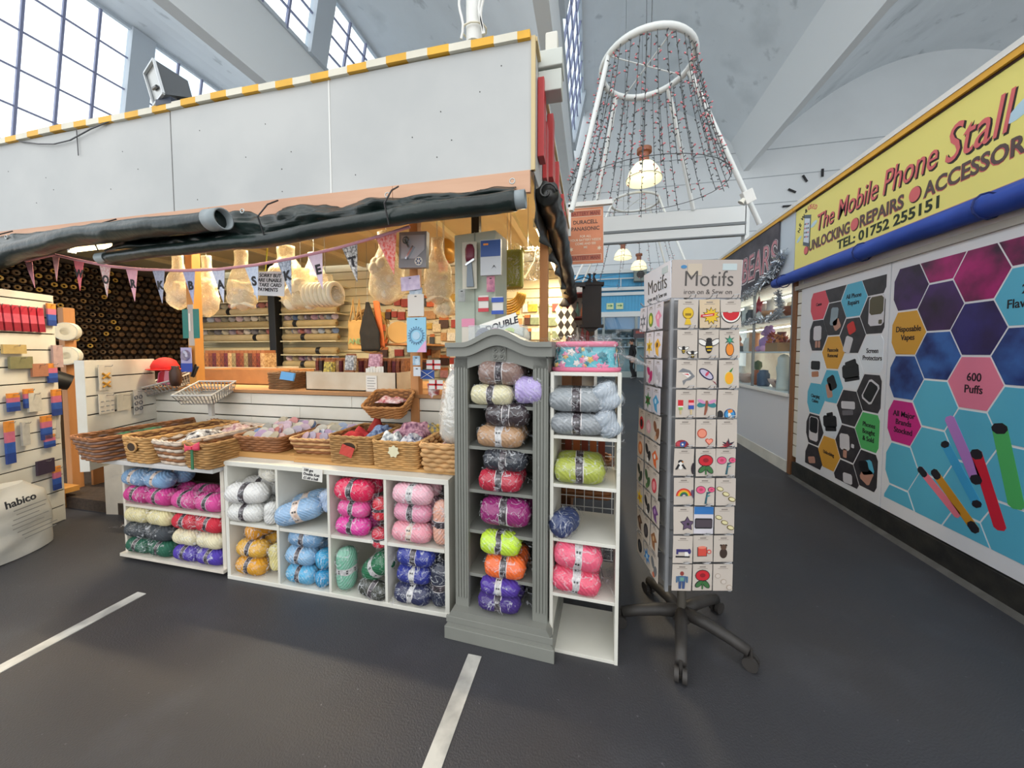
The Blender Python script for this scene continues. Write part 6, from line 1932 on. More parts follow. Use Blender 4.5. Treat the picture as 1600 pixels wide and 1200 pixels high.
MB().prism([(.0, .0), (.06, .0), (.07, .09), (.02, .1)], -.03, -.02, 'XZ').build('flap', mat('pink_leather', '#c4768a', .5), fl_)
MB().tube([(-.07, -.022, 0), (.03, -.022, 0), (.045, -.022, .08), (.0, -.022, .11), (-.05, -.022, .08)], .004, 6, closed=True).build('piping', PK, fl_)
bk_ = thing('brown_vase', 'small dark brown bottle-shaped pouch beside the pink purse', 'pouch', (-2.9278, 1.92, 1.0058))
MB().lathe([(.025, 0), (.035, .04), (.035, .1), (.02, .13), (.024, .145), (0, .145)], seg=14).build('body', mat('dark_brown_hide', '#3a2218', .5), bk_, smooth='all')
sc_ = thing('blister_pack', 'lilac blister pack above a blue card beside the orange post', 'blister pack', (-2.7575, 1.88, 1.2824))
MB().box((-.05, -.002, -.11), (.045, .002, 0)).build('card', mat('lilac_card', '#a9a4c8', .4), sc_)
MB().lathe([(.04, 0), (.035, .015), (.02, .02), (0, .021)], seg=16).build('bubble', film('blister_clear', .25, '#e6e6f5', .05, 0), sc_, loc=(0, -.003, -.055), rot=(PI / 2, 0, 0))
MB().box((-.05, -.004, -.17), (.05, 0, -.11)).build('lower_card', mat('cobalt_card', '#2344a0', .5), sc_)

# goods on the pine post
p1 = thing('pet_scissors_box', 'grey window box of trimming shears on the pine post', 'boxed shears', (-0.9872, 1.83, 1.9296), rot=(0, R(2), 0))
MB().box((-.085, 0, -.20), (.085, .035, 0)).build('box', mat('grey_carton', '#8d8e92', .5), p1)
MB().prism([(-.07, -.15), (.02, -.15), (.075, -.1), (.075, -.02), (-.07, -.02)], -.003, 0, 'XZ').build('window', mat('pale_window_card', '#b9bcc2', .25), p1)
MB().bar((-.03, -.012, -.155), (.015, -.012, -.085), .022, .01).bar((-.015, -.012, -.09), (-.04, -.012, -.045), .012, .01).build('blade', mat('bright_steel', '#d0d4d8', .2, metal=.9), p1)
MB().tube([(-.035 + .018 * math.cos(a), -.012, -.05 + .018 * math.sin(a)) for a in (2 * PI * k / 12 for k in range(12))], .005, 6, closed=True).build('handle', MATS['bright_steel'], p1)
MB().prism(ell(.04, -.165, .024, .024, 16), -.003, 0, 'XZ').build('roundel', PAPER, p1)
for a in range(6):
    MB().prism(ell(.04 + .013 * math.cos(a * PI / 3), -.165 + .013 * math.sin(a * PI / 3), .005, .005, 8), -.0045, -.003, 'XZ').build('paw_mark', mat('navy_ink', '#2c4870', .5), p1)
def flatpack(name, label, cat, p, w, h, col, d=.006, col2=None, extra=None, tilt=0, face=0):
    t = thing(name, label, cat, p, rot=(0, tilt, face))
    MB().box((-w / 2, -d, -h), (w / 2, 0, 0)).build('card', mat('flat_' + col.strip('#') + (col2 or '').strip('#'), col, .5, col2=col2, vs=30), t)
    MB().prism(ell(0, -.012, .008, .003, 8), -d - .001, -d, 'XZ').build('slot', DARK, t)
    if extra:
        extra(t)
    return t
flatpack('lilac_packet', 'lilac foil packet hanging under the boxed shears', 'packet', (-1.0232, 1.86, 1.6873), .12, .08, '#b8a6c6', tilt=R(-4), col2='#d4c6dc')
flatpack('steel_packet', 'pale blue pin packet on the pine post', 'packet', (-0.993, 1.87, 1.6219), .08, .06, '#8fa2b5', col2='#c3ccd4')
flatpack('white_packet', 'white folded packet on the pine post above the tape dial card', 'packet', (-0.9829, 1.85, 1.5815), .10, .125, '#d2ccc4')
def dial(t):
    MB().tube([(.04 * math.cos(a), -.008, -.105 + .04 * math.sin(a)) for a in (2 * PI * k / 24 for k in range(24))], .004, 6, closed=True).build('dial_ring', mat('dial_blue', '#6f9ab8', .4), t)
    MB().prism(ell(0, -.105, .024, .024, 18), -.009, -.006, 'XZ').build('dial_centre', mat('dial_pale', '#a9c8dc', .4), t)
    for k in range(20):
        a = 2 * PI * k / 20
        MB().bar((.045 * math.cos(a), -.008, -.105 + .045 * math.sin(a)), (.053 * math.cos(a), -.008, -.105 + .053 * math.sin(a)), .003, .003).build('pin', mat('dial_pin', '#3d5f80', .4), t)
    MB().prism([(-.0, -.2), (.06, -.2), (.06, -.13)], -.0068, -.006, 'XZ').build('pink_corner', mat('card_pink', '#dba6c8', .5), t)
flatpack('dial_card', 'pale blue and pink card with a round tape dial on the pine post', 'packet', (-0.9807, 1.85, 1.4498), .12, .20, '#8fc4dc', extra=dial)
flatpack('blue_label', 'small blue and white label low on the pine post', 'label', (-0.9996, 1.88, 1.2284), .045, .055, '#7fa4c0', col2='#c9d6de')
flatpack('white_label', 'small white label under the blue one on the pine post', 'label', (-0.9964, 1.88, 1.1643), .045, .055, '#c9ced4')
# flag stickers and striped mugs
mg = thing('flag_display', 'saltire and red cross flags bunched in a striped pot on the counter', 'flags', (-0.9353, 1.97, 0.9688))
MB().lathe([(.03, 0), (.04, .09), (.036, .09), (.028, .005)], seg=16).build('pot', mat('striped_pot', '#d9d4d2', .5, col2='#a8363c', vs=40), mg, smooth=True)
for x, z, c, m in ((-.02, .12, '#2c4f9a', 0), (.02, .18, '#d9d6d2', 1), (.035, .06, '#dcd9d4', 1)):
    f = MB().box((x - .045, -.045, z), (x + .045, -.043, z + .055)).build('flag', mat('flagcloth_' + c.strip('#'), c, .7), mg)
    wm = mat('flag_white', '#e0ded9', .7) if m == 0 else mat('flag_red', '#b82a30', .7)
    if m == 0:
        MB().bar((x - .042, -.0465, z + .003), (x + .042, -.0465, z + .052), .008, .002).bar((x - .042, -.0465, z + .052), (x + .042, -.0465, z + .003), .008, .002).build('saltire', wm, f)
    else:
        MB().box((x - .045, -.0465, z + .022), (x + .045, -.045, z + .033)).box((x - .006, -.0465, z), (x + .006, -.045, z + .055)).build('cross', wm, f)
# bag of white wadding beside the cupboard
wd = thing('wadding_bag', 'tall clear bag of white wadding against the grey cupboard', 'bag', (-0.6401, 1.6, 1.1414), 0)
MB().lathe([(.02, .0), (.05, -.03), (.062, -.1), (.075, -.2), (.08, -.29), (.05, -.34), (0, -.345)], seg=20, sq=.7, wob=lambda i, k: .2 * nz((i * .9, k * .5, 6))).build('wadding', mat('white_wadding', '#d3cfc3', .9, var=.05, vs=20), wd, smooth='all')
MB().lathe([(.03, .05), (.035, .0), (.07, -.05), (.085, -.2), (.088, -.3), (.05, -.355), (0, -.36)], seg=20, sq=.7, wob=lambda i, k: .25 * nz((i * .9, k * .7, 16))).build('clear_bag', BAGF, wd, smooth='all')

# grey-green display column
gc = thing('display_column', 'tall grey-green square display column beside the cupboard', 'column', ((-0.6428, 1.95, 1.4373)[0], 2.0, 0), R(-8))
GGM = mat('grey_green_panel', '#b3bcae', .5, col2='#a5aea0', vs=3)
MB().box((-.13, -.08, 0), (.13, .1, 1.93)).build('body', GGM, gc, bev=.006)
MB().box((-.0, -.083, 0), (.006, -.08, 1.93)).build('edge', mat('grey_green_edge', '#8f988c', .5), gc)
CX0 = (-0.6428, 1.95, 1.4373)[0]
ss = thing('scissors_pack', 'maroon-handled shears in a clear sleeve on the display column', 'shears', (-0.6665, 1.88, 1.8659))
MB().box((-.045, 0, -.26), (.04, .004, .0)).build('sleeve', mat('pale_sleeve', '#c4bfae', .35), ss)
MB().lathe([(.022, -.11), (.028, -.08), (.028, -.04), (.018, -.015), (0, -.01)], seg=12, sq=.5).build('handle', mat('maroon_handle', '#6d2438', .4), ss, smooth='all')
MB().prism([(-.012, -.11), (.012, -.11), (.026, -.25), (-.016, -.25)], -.012, 0, 'XZ').build('blade', mat('dull_blade', '#6f7880', .4, metal=.4), ss)
MB().bar((-.02, -.012, -.13), (.03, -.012, -.10), .012, .01).build('pivot', MATS['bright_steel'], ss)
flatpack('blue_kit', 'blue-topped kit card hanging on the display column', 'packet', (-0.5343, 1.86, 1.8576), .115, .19, '#b9bcc0', d=.02, extra=lambda t: [MB().box((-.055, -.022, -.09), (.055, -.02, -.004)).build('blue_header', mat('kit_blue', '#2a4a86', .45), t), MB().box((-.04, -.0235, -.03), (-.012, -.022, -.02)).build('logo', mat('kit_orange', '#d9822a', .5), t), MB().tube([(.02, -.024, -.14), (.035, -.024, -.16), (.02, -.024, -.175), (.005, -.024, -.16)], .003, 5, closed=True).build('clip', DARK, t)])
flatpack('pink_tag', 'small pink notions tag on the display column', 'packet', (-0.5414, 1.87, 1.6667), .045, .085, '#d18a9a', col2='#9a5a78')
flatpack('red_thread_card', 'red and white thread card on the display column', 'packet', (-0.5823, 1.87, 1.5632), .055, .09, '#d5d2cc', extra=lambda t: [MB().box((-.03, -.012, -.03), (.03, -.006, -.01)).build('thread', mat('thread_red', '#c23a44', .5), t), MB().box((-.03, -.012, -.09), (.03, -.006, -.07)).build('thread', MATS['thread_red'], t)])
flatpack('blue_thread_card', 'blue and white thread card on the display column', 'packet', (-0.5014, 1.87, 1.5534), .06, .095, '#d5d2cc', extra=lambda t: [MB().box((-.034, -.012, -.03), (.034, -.006, -.005)).build('thread', mat('thread_blue', '#2c4fa8', .5), t), MB().box((-.034, -.012, -.095), (.034, -.006, -.075)).build('thread', MATS['thread_blue'], t)])
flatpack('grey_label', 'grey printed label on the display column', 'label', (-0.71, 1.87, 1.6034), .04, .07, '#a3a6a2', col2='#8b8e8c')
flatpack('pink_card', 'pink header card low on the display column', 'packet', (-0.6694, 1.86, 1.4369), .075, .14, '#cfc8bb', extra=lambda t: [MB().box((-.038, -.008, -.045), (.038, -.006, 0)).build('header', mat('pink_header', '#d88aa6', .5), t)])
hs_ = thing('handwritten_sign', 'white handwritten sign propped on top of the grey cupboard', 'sign', (-0.3797, 1.55, 1.3382), rot=(R(-6), R(-17), 0))
MB().box((-.11, 0, -.02), (.07, .002, .075)).build('paper', PAPER, hs_)
text('DOUBLE', .042, PEN, hs_, (-.09, -.001, .028), FRONT, 'handwriting', bold=.001, shear=.15)
ctb = thing('storage_box', 'clear lidded box of navy and lime yarn on the grey cupboard', 'box', (-.40, 1.55, 1.271))
MB().box((-.14, -.05, 0), (.11, .08, .10)).build('box', film('clear_box', .14, '#eef2f4', .05, 0, milk=.12), ctb)
for x, c in ((-.085, '#36415c'), (-.03, '#c99ab0'), (.04, '#b8cc4a'), (.085, '#d2cdbc')):
    MB().lathe([(.045 * math.sin(PI * i / 8), .05 - .045 * math.cos(PI * i / 8)) for i in range(9)], (x, .02, 0), seg=14).build('yarn_ball', ymat(c), ctb, smooth='all')

# bags and goods deeper in the stall
tb = thing('tote_bag', 'tan canvas tote bag hanging by long handles at the cloth rolls', 'bag', (-2.6029, 3.5, 1.6154))
TAN = mat('tan_canvas', '#b8935a', .85, var=.06, vs=10)
MB().grid(lambda u, v: Vector((-.10 + .20 * u + .03 * (u - .5) * v, -.03 * math.sin(PI * u) * (.4 + .6 * v) + .01 * nz((u * 4, v * 4, 2)), -.34 * v)), 14, 14).build('body', TAN, tb, smooth='all', solid=.012)
for x in (-.07, .01):
    MB().tube([(x, -.02, -.01), (x + .02, -.01, .12), (x + .03, 0, .25), (x + .04, 0, .12), (x + .06, 0, -.01)], .009, 6).build('handle', TAN, tb, smooth='all')
text('AND', .085, mat('stencil_green', '#7f9a6c', .8), tb, (-.08, -.042, -.27), FRONT, 'print', bold=.002)
bg = thing('black_apron', 'black pointed apron hanging before the cloth wall', 'apron', (-2.3183, 3.3, 1.7809))
MB().grid(lambda u, v: Vector(((u - .5) * (.03 + .21 * min(1, v * 1.6) - .06 * max(0, v - .65)) + .03 * v, .015 * nz((u * 5, v * 5, 4)), -.52 * v)), 12, 16).build('cloth', mat('black_cotton', '#1b1a1c', .85), bg, smooth='all', solid=.01)
og = thing('orange_scarf', 'orange scarf hanging beside the black apron', 'scarf', (-2.2448, 3.35, 1.7992))
MB().grid(lambda u, v: Vector(((u - .5) * .07 + .06 * v, .012 * nz((u * 6, v * 4, 7)), -.5 * v)), 8, 14).build('cloth', mat('orange_cotton', '#d2703e', .85), og, smooth='all', solid=.01)
hp = thing('hoop_display', 'large wicker embroidery hoops stacked on the rear wall', 'hoop', (-2.9619, 4.27, 1.8486))
for i, r_ in enumerate((.30, .27, .22)):
    MB().tube([(r_ * math.cos(a), -.03 * i, -.3 + r_ * math.sin(a)) for a in (2 * PI * k / 30 for k in range(30))], .011, 7, closed=True).build('hoop', mat('hoop_wood', '#b98f58', .6), hp, smooth='all')
MB().prism(ell(0, -.3, .28, .28, 30), -.005, .005, 'XZ').build('backing', mat('hoop_canvas', '#a8854e', .8), hp)
sp_ = thing('thread_drum', 'big wooden thread drum on the shelf behind the scarf', 'spool', (-2.1414, 3.6, 1.4701), rot=(0, 0, R(35)))
MB().lathe([(.12, -.11), (.12, -.095), (.075, -.09), (.075, .09), (.12, .095), (.12, .11)], axis='Y', seg=22).build('drum', mat('drum_wood', '#c9a468', .6), sp_, smooth=True)
lt = thing('brass_lantern', 'brass and red lantern jar hanging behind the pine post', 'lantern', (-1.2764, 2.9, 2.2502))
MB().lathe([(.1, -.2), (.1, -.05), (.07, -.02), (0, 0)], seg=16).build('jar', mat('brass_jar', '#b8893a', .35, metal=.4), lt, smooth='all')
MB().lathe([(.03, -.36), (.04, -.3), (.04, -.24), (.05, -.2)], seg=14).build('red_spring', mat('red_enamel', '#c02a22', .35), lt, smooth='all')
gb = thing('green_cushion', 'olive green zipped cushion pack hanging near the aisle tube light', 'cushion', (-0.5737, 2.5, 1.9836))
MB().box((-.09, -.05, -.27), (.09, .05, 0)).build('cushion', mat('olive_cloth', '#7f8636', .75, var=.05, vs=10), gb, bev=.02)
for x in (-.092, .092):
    MB().tube([(x, -.052, -.27), (x, -.052, 0), (x, .05, 0)], .006, 6).build('piping', mat('pale_olive', '#a8ad5a', .7), gb)
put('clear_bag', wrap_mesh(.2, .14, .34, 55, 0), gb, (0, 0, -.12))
cl = thing('cord_hank', 'hanging hank of golden cord loops below the olive cushion', 'cord', (-0.6456, 2.7, 1.7454))
for i in range(6):
    MB().tube([((.09 + .01 * i) * math.cos(a), .01 * i - .03, -.03 + (.07 + .018 * i) * math.sin(a)) for a in (PI + PI * k / 14 for k in range(15))], .008, 6).build('loop', mat('gold_cord', '#c99a3c', .6), cl, smooth='all')
wb_ = thing('wire_bag', 'clear bag with a wire frame of bows beside the olive cushion', 'bag', (-0.4823, 2.7, 2.0336))
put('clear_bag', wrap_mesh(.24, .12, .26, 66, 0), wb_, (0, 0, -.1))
MB().tube([(-.1, 0, -.2), (-.1, 0, 0), (.06, 0, 0), (.05, 0, -.08), (-.02, 0, -.2)], .006, 6, closed=True).build('frame', CORD, wb_)
ck = thing('harlequin_bag', 'black and white harlequin knitting bag on the rear wall by the red post', 'bag', (-0.2877, 3.9, 1.7446))
HQ = [mat('harlequin_black', '#25211f', .8), mat('harlequin_white', '#d8cfbf', .8)]
mb = MB()
for i in range(6):
    for j in range(3):
        c = ((j - 1) * .07 + (.035 if i % 2 else 0), -.03 - i * .055)
        mb.prism([(c[0] - .035, c[1]), (c[0], c[1] + .055), (c[0] + .035, c[1]), (c[0], c[1] - .055)], -.02 - .002 * (i % 2), .0, 'XZ', mi=(i + 1) % 2)
mb.build('body', HQ, ck)
MB().lathe([(.02, .0), (.06, .02), (.03, .07), (.015, .1), (0, .1)], seg=12).build('gathered_top', HQ[0], ck, smooth='all')
op = thing('olive_bag', 'folded olive holdall under clear plastic beside the pine corner post', 'bag', (-.21, 2.05, 1.17))
MB().box((-.13, -.06, 0), (.1, .12, .14)).build('body', mat('olive_holdall', '#6b7455', .75, var=.08, vs=10), op, bev=.02)
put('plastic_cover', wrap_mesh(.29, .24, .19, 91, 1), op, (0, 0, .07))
# cords that carry the hanging goods from the ceiling
for o_, dz in ((tb, .25), (bg, 0), (og, 0), (lt, 0), (gb, 0), (cl, .06), (wb_, 0), (cn, .14)):
    MB().tube([(.0 if o_ is not cn else -.02, 0, dz - .01), (0, 0, 2.438 - o_.location.z)], .002, 5).build('hanging_cord', WIRE, o_)
drs = thing('wall_shelf', 'plain timber shelf carrying the big thread drum', 'shelf', ((-2.1414, 3.6, 1.4701)[0], 4.0, (-2.1414, 3.6, 1.4701)[2] - .123))
MB().box((-.3, -.52, -.02), (.3, .29, 0)).build('board', WOOD, drs)
MB().box((-.02, .0, -.2), (.02, .29, -.02)).build('bracket', WOOD, drs)
# side counter under the olive bag and wire grid behind the tower
sc = thing('side_counter', 'brown shelved side counter of the wool stall along the aisle', 'counter', (0, 0, 0))
MB().box((-.42, 1.93, 1.13), (-.1, 4.2, 1.165)).build('top', WOOD, sc)
for z in (.1, .45, .78):
    MB().box((-.42, 1.95, z), (-.12, 4.2, z + .02)).build('shelf', mat('counter_brown', '#6b4426', .7), sc)
MB().box((-.44, 1.93, 0), (-.42, 4.2, 1.13)).build('back', MATS['counter_brown'], sc)
for y in (1.94, 4.18):
    MB().box((-.42, y - .015, 0), (-.1, y + .015, 1.13)).build('end', MATS['counter_brown'], sc)
wg = thing('wire_grid', 'white wire grid panel behind the white tower', 'grid panel', (-.16, 1.78, .2))
for i in range(7):
    MB().tube([(i * .045, 0, 0), (i * .045, 0, .8)], .0022, 5).build('wire', WHITE, wg)
for i in range(16):
    MB().tube([(-.01, 0, i * .053), (.28, 0, i * .053)], .0022, 5).build('wire', WHITE, wg)
bsk = basket('brown wicker basket of red braids behind the white tower', (-.02, 1.86, .5), .26, .13, .2, WB, 9, .05)
rb = thing('braid_bundle', 'rust red braid cards standing behind the olive lime yarn', 'braid', (-.02, 1.74, .716))
for i in range(5):
    MB().box((-.1 + i * .04, -.012, 0), (-.068 + i * .04, .012, .12)).build('card', mat('rust_braid_%d' % (i % 2), ('#8a3a22', '#b3602e')[i % 2], .7), rb)

# ------------------------------------------------------------------ left entrance: goods on the slatted panels
V1p, V1q = Vector((-3.835, 1.75, 0)), Vector((-3.50, .80, 0))
D1 = (V1q - V1p).normalized()
N1 = Vector((-D1.y, D1.x, 0))
A1_ = math.atan2(D1.y, D1.x) + PI
def on1(s, z, off=.03):
    p = V1p + D1 * s + N1 * off
    return (p.x, p.y, z)
def slatpack(label, s, z, w, h, cols, d=.015, name='carded_pack', cat='packet', tilt=0):
    t = thing(name, label, cat, on1(s, z), rot=(0, tilt, A1_))
    n = len(cols)
    for i, c in enumerate(cols):
        MB().box((-w / 2, -d, -h * (i + 1) / n), (w / 2, 0, -h * i / n)).build('stripe', mat('sp_' + c.strip('#'), c, .45, var=.08, vs=30), t)
    MB().tube([(0, .012, -.01), (0, -.04, -.01), (0, -.046, 0)], .002, 5).build('peg', WIRE, t)
    return t
REDP = ['#b3293f', '#c9566a', '#8f1f33']
for i in range(8):
    slatpack('crimson zip packet, %s from the panel edge in the top row' % ORDN[i + 1], .10 + i * .045, 1.56, .035, .17, REDP, .012, 'zip_packet', 'packet', R(-3))
OPB = ['#d98a3a', '#c46a86', '#2f57a8', '#243f86']
for k, (s, z, w, h, lab) in enumerate(((.03, 1.60, .05, .16, 'at the top outer corner'), (.045, 1.17, .055, .14, 'under the clear packets'), (.03, .98, .055, .19, 'midway down the edge'), (.19, 1.0, .05, .13, 'beside the clear snap cards'), (.27, .98, .06, .12, 'above the habico sack'), (.10, .80, .06, .17, 'with a bow above the grey bracket'), (.085, .66, .06, .09, 'below the bowed pack'), (.30, .8, .045, .28, 'in the long chain'), (.055, .42, .045, .17, 'lowest on the panel'))):
    slatpack('orange and blue carded pack %s of the tall panel' % lab, s, z, w, h, OPB, .012)
for k, (s, z, w, h, c, lab) in enumerate(((.16, .97, .07, .13, '#c9c4b8', 'white snap card beside the orange pack'), (.25, 1.30, .12, .06, '#b8a06a', 'tan bow pack near the top'), (.22, 1.22, .12, .08, '#7d7a58', 'olive trimming pack in clear film'), (.12, 1.17, .09, .09, '#a8735a', 'russet button pack by the panel edge'), (.01, 1.30, .06, .16, '#b49a98', 'mauve clear pouch at the panel edge'), (.22, .78, .04, .16, '#b9b6ae', 'chain of grey snap cards'), (.12, .49, .10, .10, '#3a2c40', 'black and plum pouch near the sack'))):
    slatpack(lab + ' on the tall slatted panel', s, z, w, h, [c], .014)
tag(MB().box((0, 0, 0), (.025, .015, .22)).build('grey_bracket', GPR, loc=on1(.03, .62, .02), rot=(0, R(4), A1_)), 'grey plastic bracket strip on the tall slatted panel edge', 'bracket')
sk = thing('wadding_sack', 'white plastic sack printed habico slumped against the tall slatted panel', 'sack', (-3.47, 1.36, 0), A1_ + R(6))
SACK = mat('white_sack_film', '#d3d0c6', .35, var=.04, vs=6, bump=.5, bs=9)
def sackp(u, v):
    a = 2 * PI * u
    c, s = math.cos(a), math.sin(a)
    e = 3.2
    rr = (abs(c) ** e + abs(s) ** e) ** (-1 / e)
    k = (.9 + .12 * math.sin(PI * v)) * (1 - .35 * max(0, v - .8) / .2)
    return Vector((rr * c * .22 * k + .012 * nz((u * 9, v * 6, 1)), rr * s * .10 * k * (1 + .2 * nz((u * 7, v * 5, 3))) + .06 * v, .005 + .42 * v + .012 * nz((u * 6, v * 2, 7))))
mb = MB()
mb.grid(sackp, 48, 20)
mb.add([sackp(i / 48, 1) for i in range(48)], [tuple(range(48))])
mb.add([sackp(i / 48, 0) for i in range(48)], [tuple(range(48))])
mb.build('film', SACK, sk, smooth='all')
SINK = mat('sack_ink', '#3a3a3c', .6)
SRT = (PI / 2 - .14, 0, 0)
text('habico', .062, SINK, sk, (-.13, -.115, .335), SRT, 'print', bold=.0015)
for i, (x, w) in enumerate(((-.08, .18), (-.07, .16), (-.09, .14), (-.1, .2), (-.1, .17), (-.08, .19), (-.06, .2), (-.05, .18))):
    MB().box((x, 0, 0), (x + w, .001, .005)).build('print_line', mat('sack_ink_grey', '#8f8d88', .6), sk, loc=(0, -.122 + .004 * (7 - i) * .6, .30 - i * .026), rot=(-.14, 0, 0))
# second slatted panel goods
V2p, V2q = Vector((-3.2, 1.945, 0)), Vector((-3.0, 1.48, 0))
D2 = (V2q - V2p).normalized()
N2 = Vector((-D2.y, D2.x, 0))
A2_ = math.atan2(D2.y, D2.x) + PI
def on2(s, z, off=.03):
    p = V2p + D2 * s + N2 * off
    return (p.x, p.y, z)
def pack2(label, s, z, w, h, col, extra=None):
    t = thing('carded_pack', label, 'packet', on2(s, z), rot=(0, 0, A2_))
    MB().box((-w / 2, -.004, -h), (w / 2, 0, 0)).build('card', mat('sp_' + col.strip('#'), col, .5, var=.05, vs=30), t)
    MB().tube([(0, .012, -.01), (0, -.04, -.01), (0, -.046, 0)], .002, 5).build('peg', WIRE, t)
    if extra:
        extra(t)
    return t
def frogs(t):
    for z in (-.07, -.125):
        for a in (.6, -.6):
            MB().tube([(-.028 * math.cos(a), -.008, z - .028 * math.sin(a)), (0, -.01, z), (.028 * math.cos(a), -.008, z + .028 * math.sin(a))], .006, 6).build('frog_knot', mat('gold_frog', '#b8862e', .5), t)
pack2('card of two gold frog fasteners on the white slatted panel', .40, 1.17, .085, .16, '#c9c2b4', frogs)
pack2('cream card of small hooks on the white slatted panel', .40, .985, .10, .125, '#d2cbbc', lambda t: [MB().box((-.04 + .035 * i, -.006, -.05 - .03 * j), (-.02 + .035 * i, -.004, -.045 - .03 * j)).build('hook', WIRE, t) for i in range(3) for j in range(3)])
pack2('clear bag of white clips on the white slatted panel', .28, .97, .10, .11, '#c6bfae')
pack2('grey card of snap rings dangling over the long brown basket', .17, .985, .07, .17, '#b5b2ae', lambda t: [MB().tube([(-.018 + .036 * i + .012 * math.cos(a), -.006, -.05 - .04 * j + .012 * math.sin(a)) for a in (2 * PI * k / 10 for k in range(10))], .003, 5, closed=True).build('ring', mat('ring_grey', '#5a5a60', .4), t) for i in range(2) for j in range(3)])
# rolls of white tape on the entrance post, bead shelf, step, carpet
for i, (z, lab) in enumerate(((1.42, 'upper'), (1.22, 'lower'))):
    tp = thing('tape_roll', '%s roll of white elastic tape on the round entrance post' % lab, 'tape roll', (-4.235, 2.02, z), rot=(0, 0, R(35)))
    MB().lathe([(.025, -.025), (.075, -.025), (.075, .025), (.025, .025)], axis='Y', seg=22).build('tape', OFFW, tp, smooth=True)
    MB().lathe([(.07, -.027), (.05, -.029), (.03, -.027)], axis='Y', seg=22).build('core', CORD, tp, smooth=True)
jr = thing('black_jar', 'black open jar hanging on the round entrance post', 'jar', (-4.15, 1.98, 1.0), rot=(R(70), 0, R(-20)))
MB().lathe([(.06, 0), (.08, .1), (.082, .12), (.07, .12), (.055, .01)], seg=18).build('body', DARK, jr, smooth=True)
bsf = thing('bead_shelf', 'narrow pine shelf of yellow bead packs inside the entrance', 'shelf', (-4.25, 2.12, 0))
for x in (0, .26):
    MB().box((x, 0, .09), (x + .025, .2, 1.15)).build('side', WOOD, bsf)
for z in (.28, .52, .76, 1.0):
    MB().box((.0, 0, z), (.285, .2, z + .02)).build('shelf', WOOD, bsf)
rnd = random.Random(33)
for r_, z in enumerate((.30, .54, .78, 1.02)):
    for q in range(4):
        c = ('#c9a832', '#3a2a20', '#d8cfb4', '#7a5a2a')[(q + r_) % 4]
        cn_ = ('yellow', 'dark brown', 'ivory', 'bronze')[(q + r_) % 4]
        b_ = thing('bead_jar', '%s bead jar, %s across shelf tier %s inside the entrance' % (cn_, ORDN[q + 1], ('one', 'two', 'three', 'four')[r_]), 'bead jar', (-4.20 + q * .062, 2.16, z))
        MB().lathe([(.026, 0), (.028, .02), (.028, .09), (.02, .1)], seg=12).build('jar', mat('beads_' + cn_.replace(' ', '_'), c, .4, var=.3, vs=60), b_, smooth=True)
        MB().lathe([(.024, .1), (.024, .118), (0, .118)], seg=12).build('lid', mat('bead_lid', '#b0a58c', .4), b_, smooth=True)
tag(MB().box((-4.28, 1.72, .13), (-4.05, 1.95, .17)).box((-4.22, 1.78, 0), (-4.11, 1.9, .13)).build('pine_block', WOODO), 'small pine step block just inside the stall entrance', 'step')
cp = MB().box((-6.2, 1.9, 0), (-2.95, 4.25, .09)).build('floor_carpet', mat('brown_carpet', '#4a3c30', .95, col2='#3a2e25', vs=40, bump=.6, bs=180))
struct(cp)

# ================================================================== AISLE: SIGN, LIGHT FRAMES, LAMPS, FAR SHOPS, PERSON
bm_ = thing('hanging_sign', 'terracotta battery man sign hanging over the aisle', 'sign', (-0.0694, 4.2, 2.2792), rot=(0, R(-1), R(4)))
TER = mat('terracotta_board', '#cf8560', .55, col2='#c27752', vs=4)
MB().box((-.2, -.006, 0), (.2, .006, .64)).build('board', TER, bm_)
MB().box((-.205, -.007, .635), (.205, .007, .645)).box((.2, -.007, 0), (.205, .007, .64)).build('edge', mat('pale_edge', '#cfc0b4', .5), bm_)
DRD = mat('sign_dark_red', '#7a2f22', .5)
SCR = mat('sign_cream', '#d8c6ae', .5)
SGR = mat('sign_dark', '#4a3228', .5)
for z in (.535, .03):
    MB().box((-.18, -.008, z), (.18, -.006, z + .075)).build('name_frame', SCR, bm_)
    MB().box((-.175, -.009, z + .005), (.175, -.008, z + .07)).build('name_panel', mat('sign_rust', '#a85a3e', .5), bm_)
    text('BATTERY MAN', .058, DRD, bm_, (0, -.0095, z + .017), FRONT, align='CENTER', bold=.0015, sx=.83)
for s, z, sz in (('DURACELL', .455, .06), ('PANASONIC', .38, .06)):
    text(s, sz, SGR, bm_, (0, -.0075, z), FRONT, align='CENTER', bold=.001, sx=.95)
for s, z in (('FOR ALL', .30), ('YOUR BATTERY NEEDS', .258), ('COME AND SEE', .216), ('ME', .174)):
    text(s, .038, SCR, bm_, (0, -.0075, z), FRONT, align='CENTER', bold=.0006, sx=.88)
for x in (-.165, .155):
    MB().prism(star(x, .17, .03, .012, 6), -.0085, -.006, 'XZ').build('star', SCR, bm_)
for x in (-.15, .15):
    MB().tube([(x, 0, .64), (x, 0, .92)], .003, 5).build('chain', WIRE, bm_)
# bracket carrying the sign, out from the stall corner
tag(MB().box((-.27, 4.17, 2.93), (.22, 4.22, 2.98)).box((-.27, 4.17, 2.6), (-.24, 4.22, 2.96)).build('sign_arm', WHITE), 'white arm holding the terracotta sign over the aisle', 'bracket')
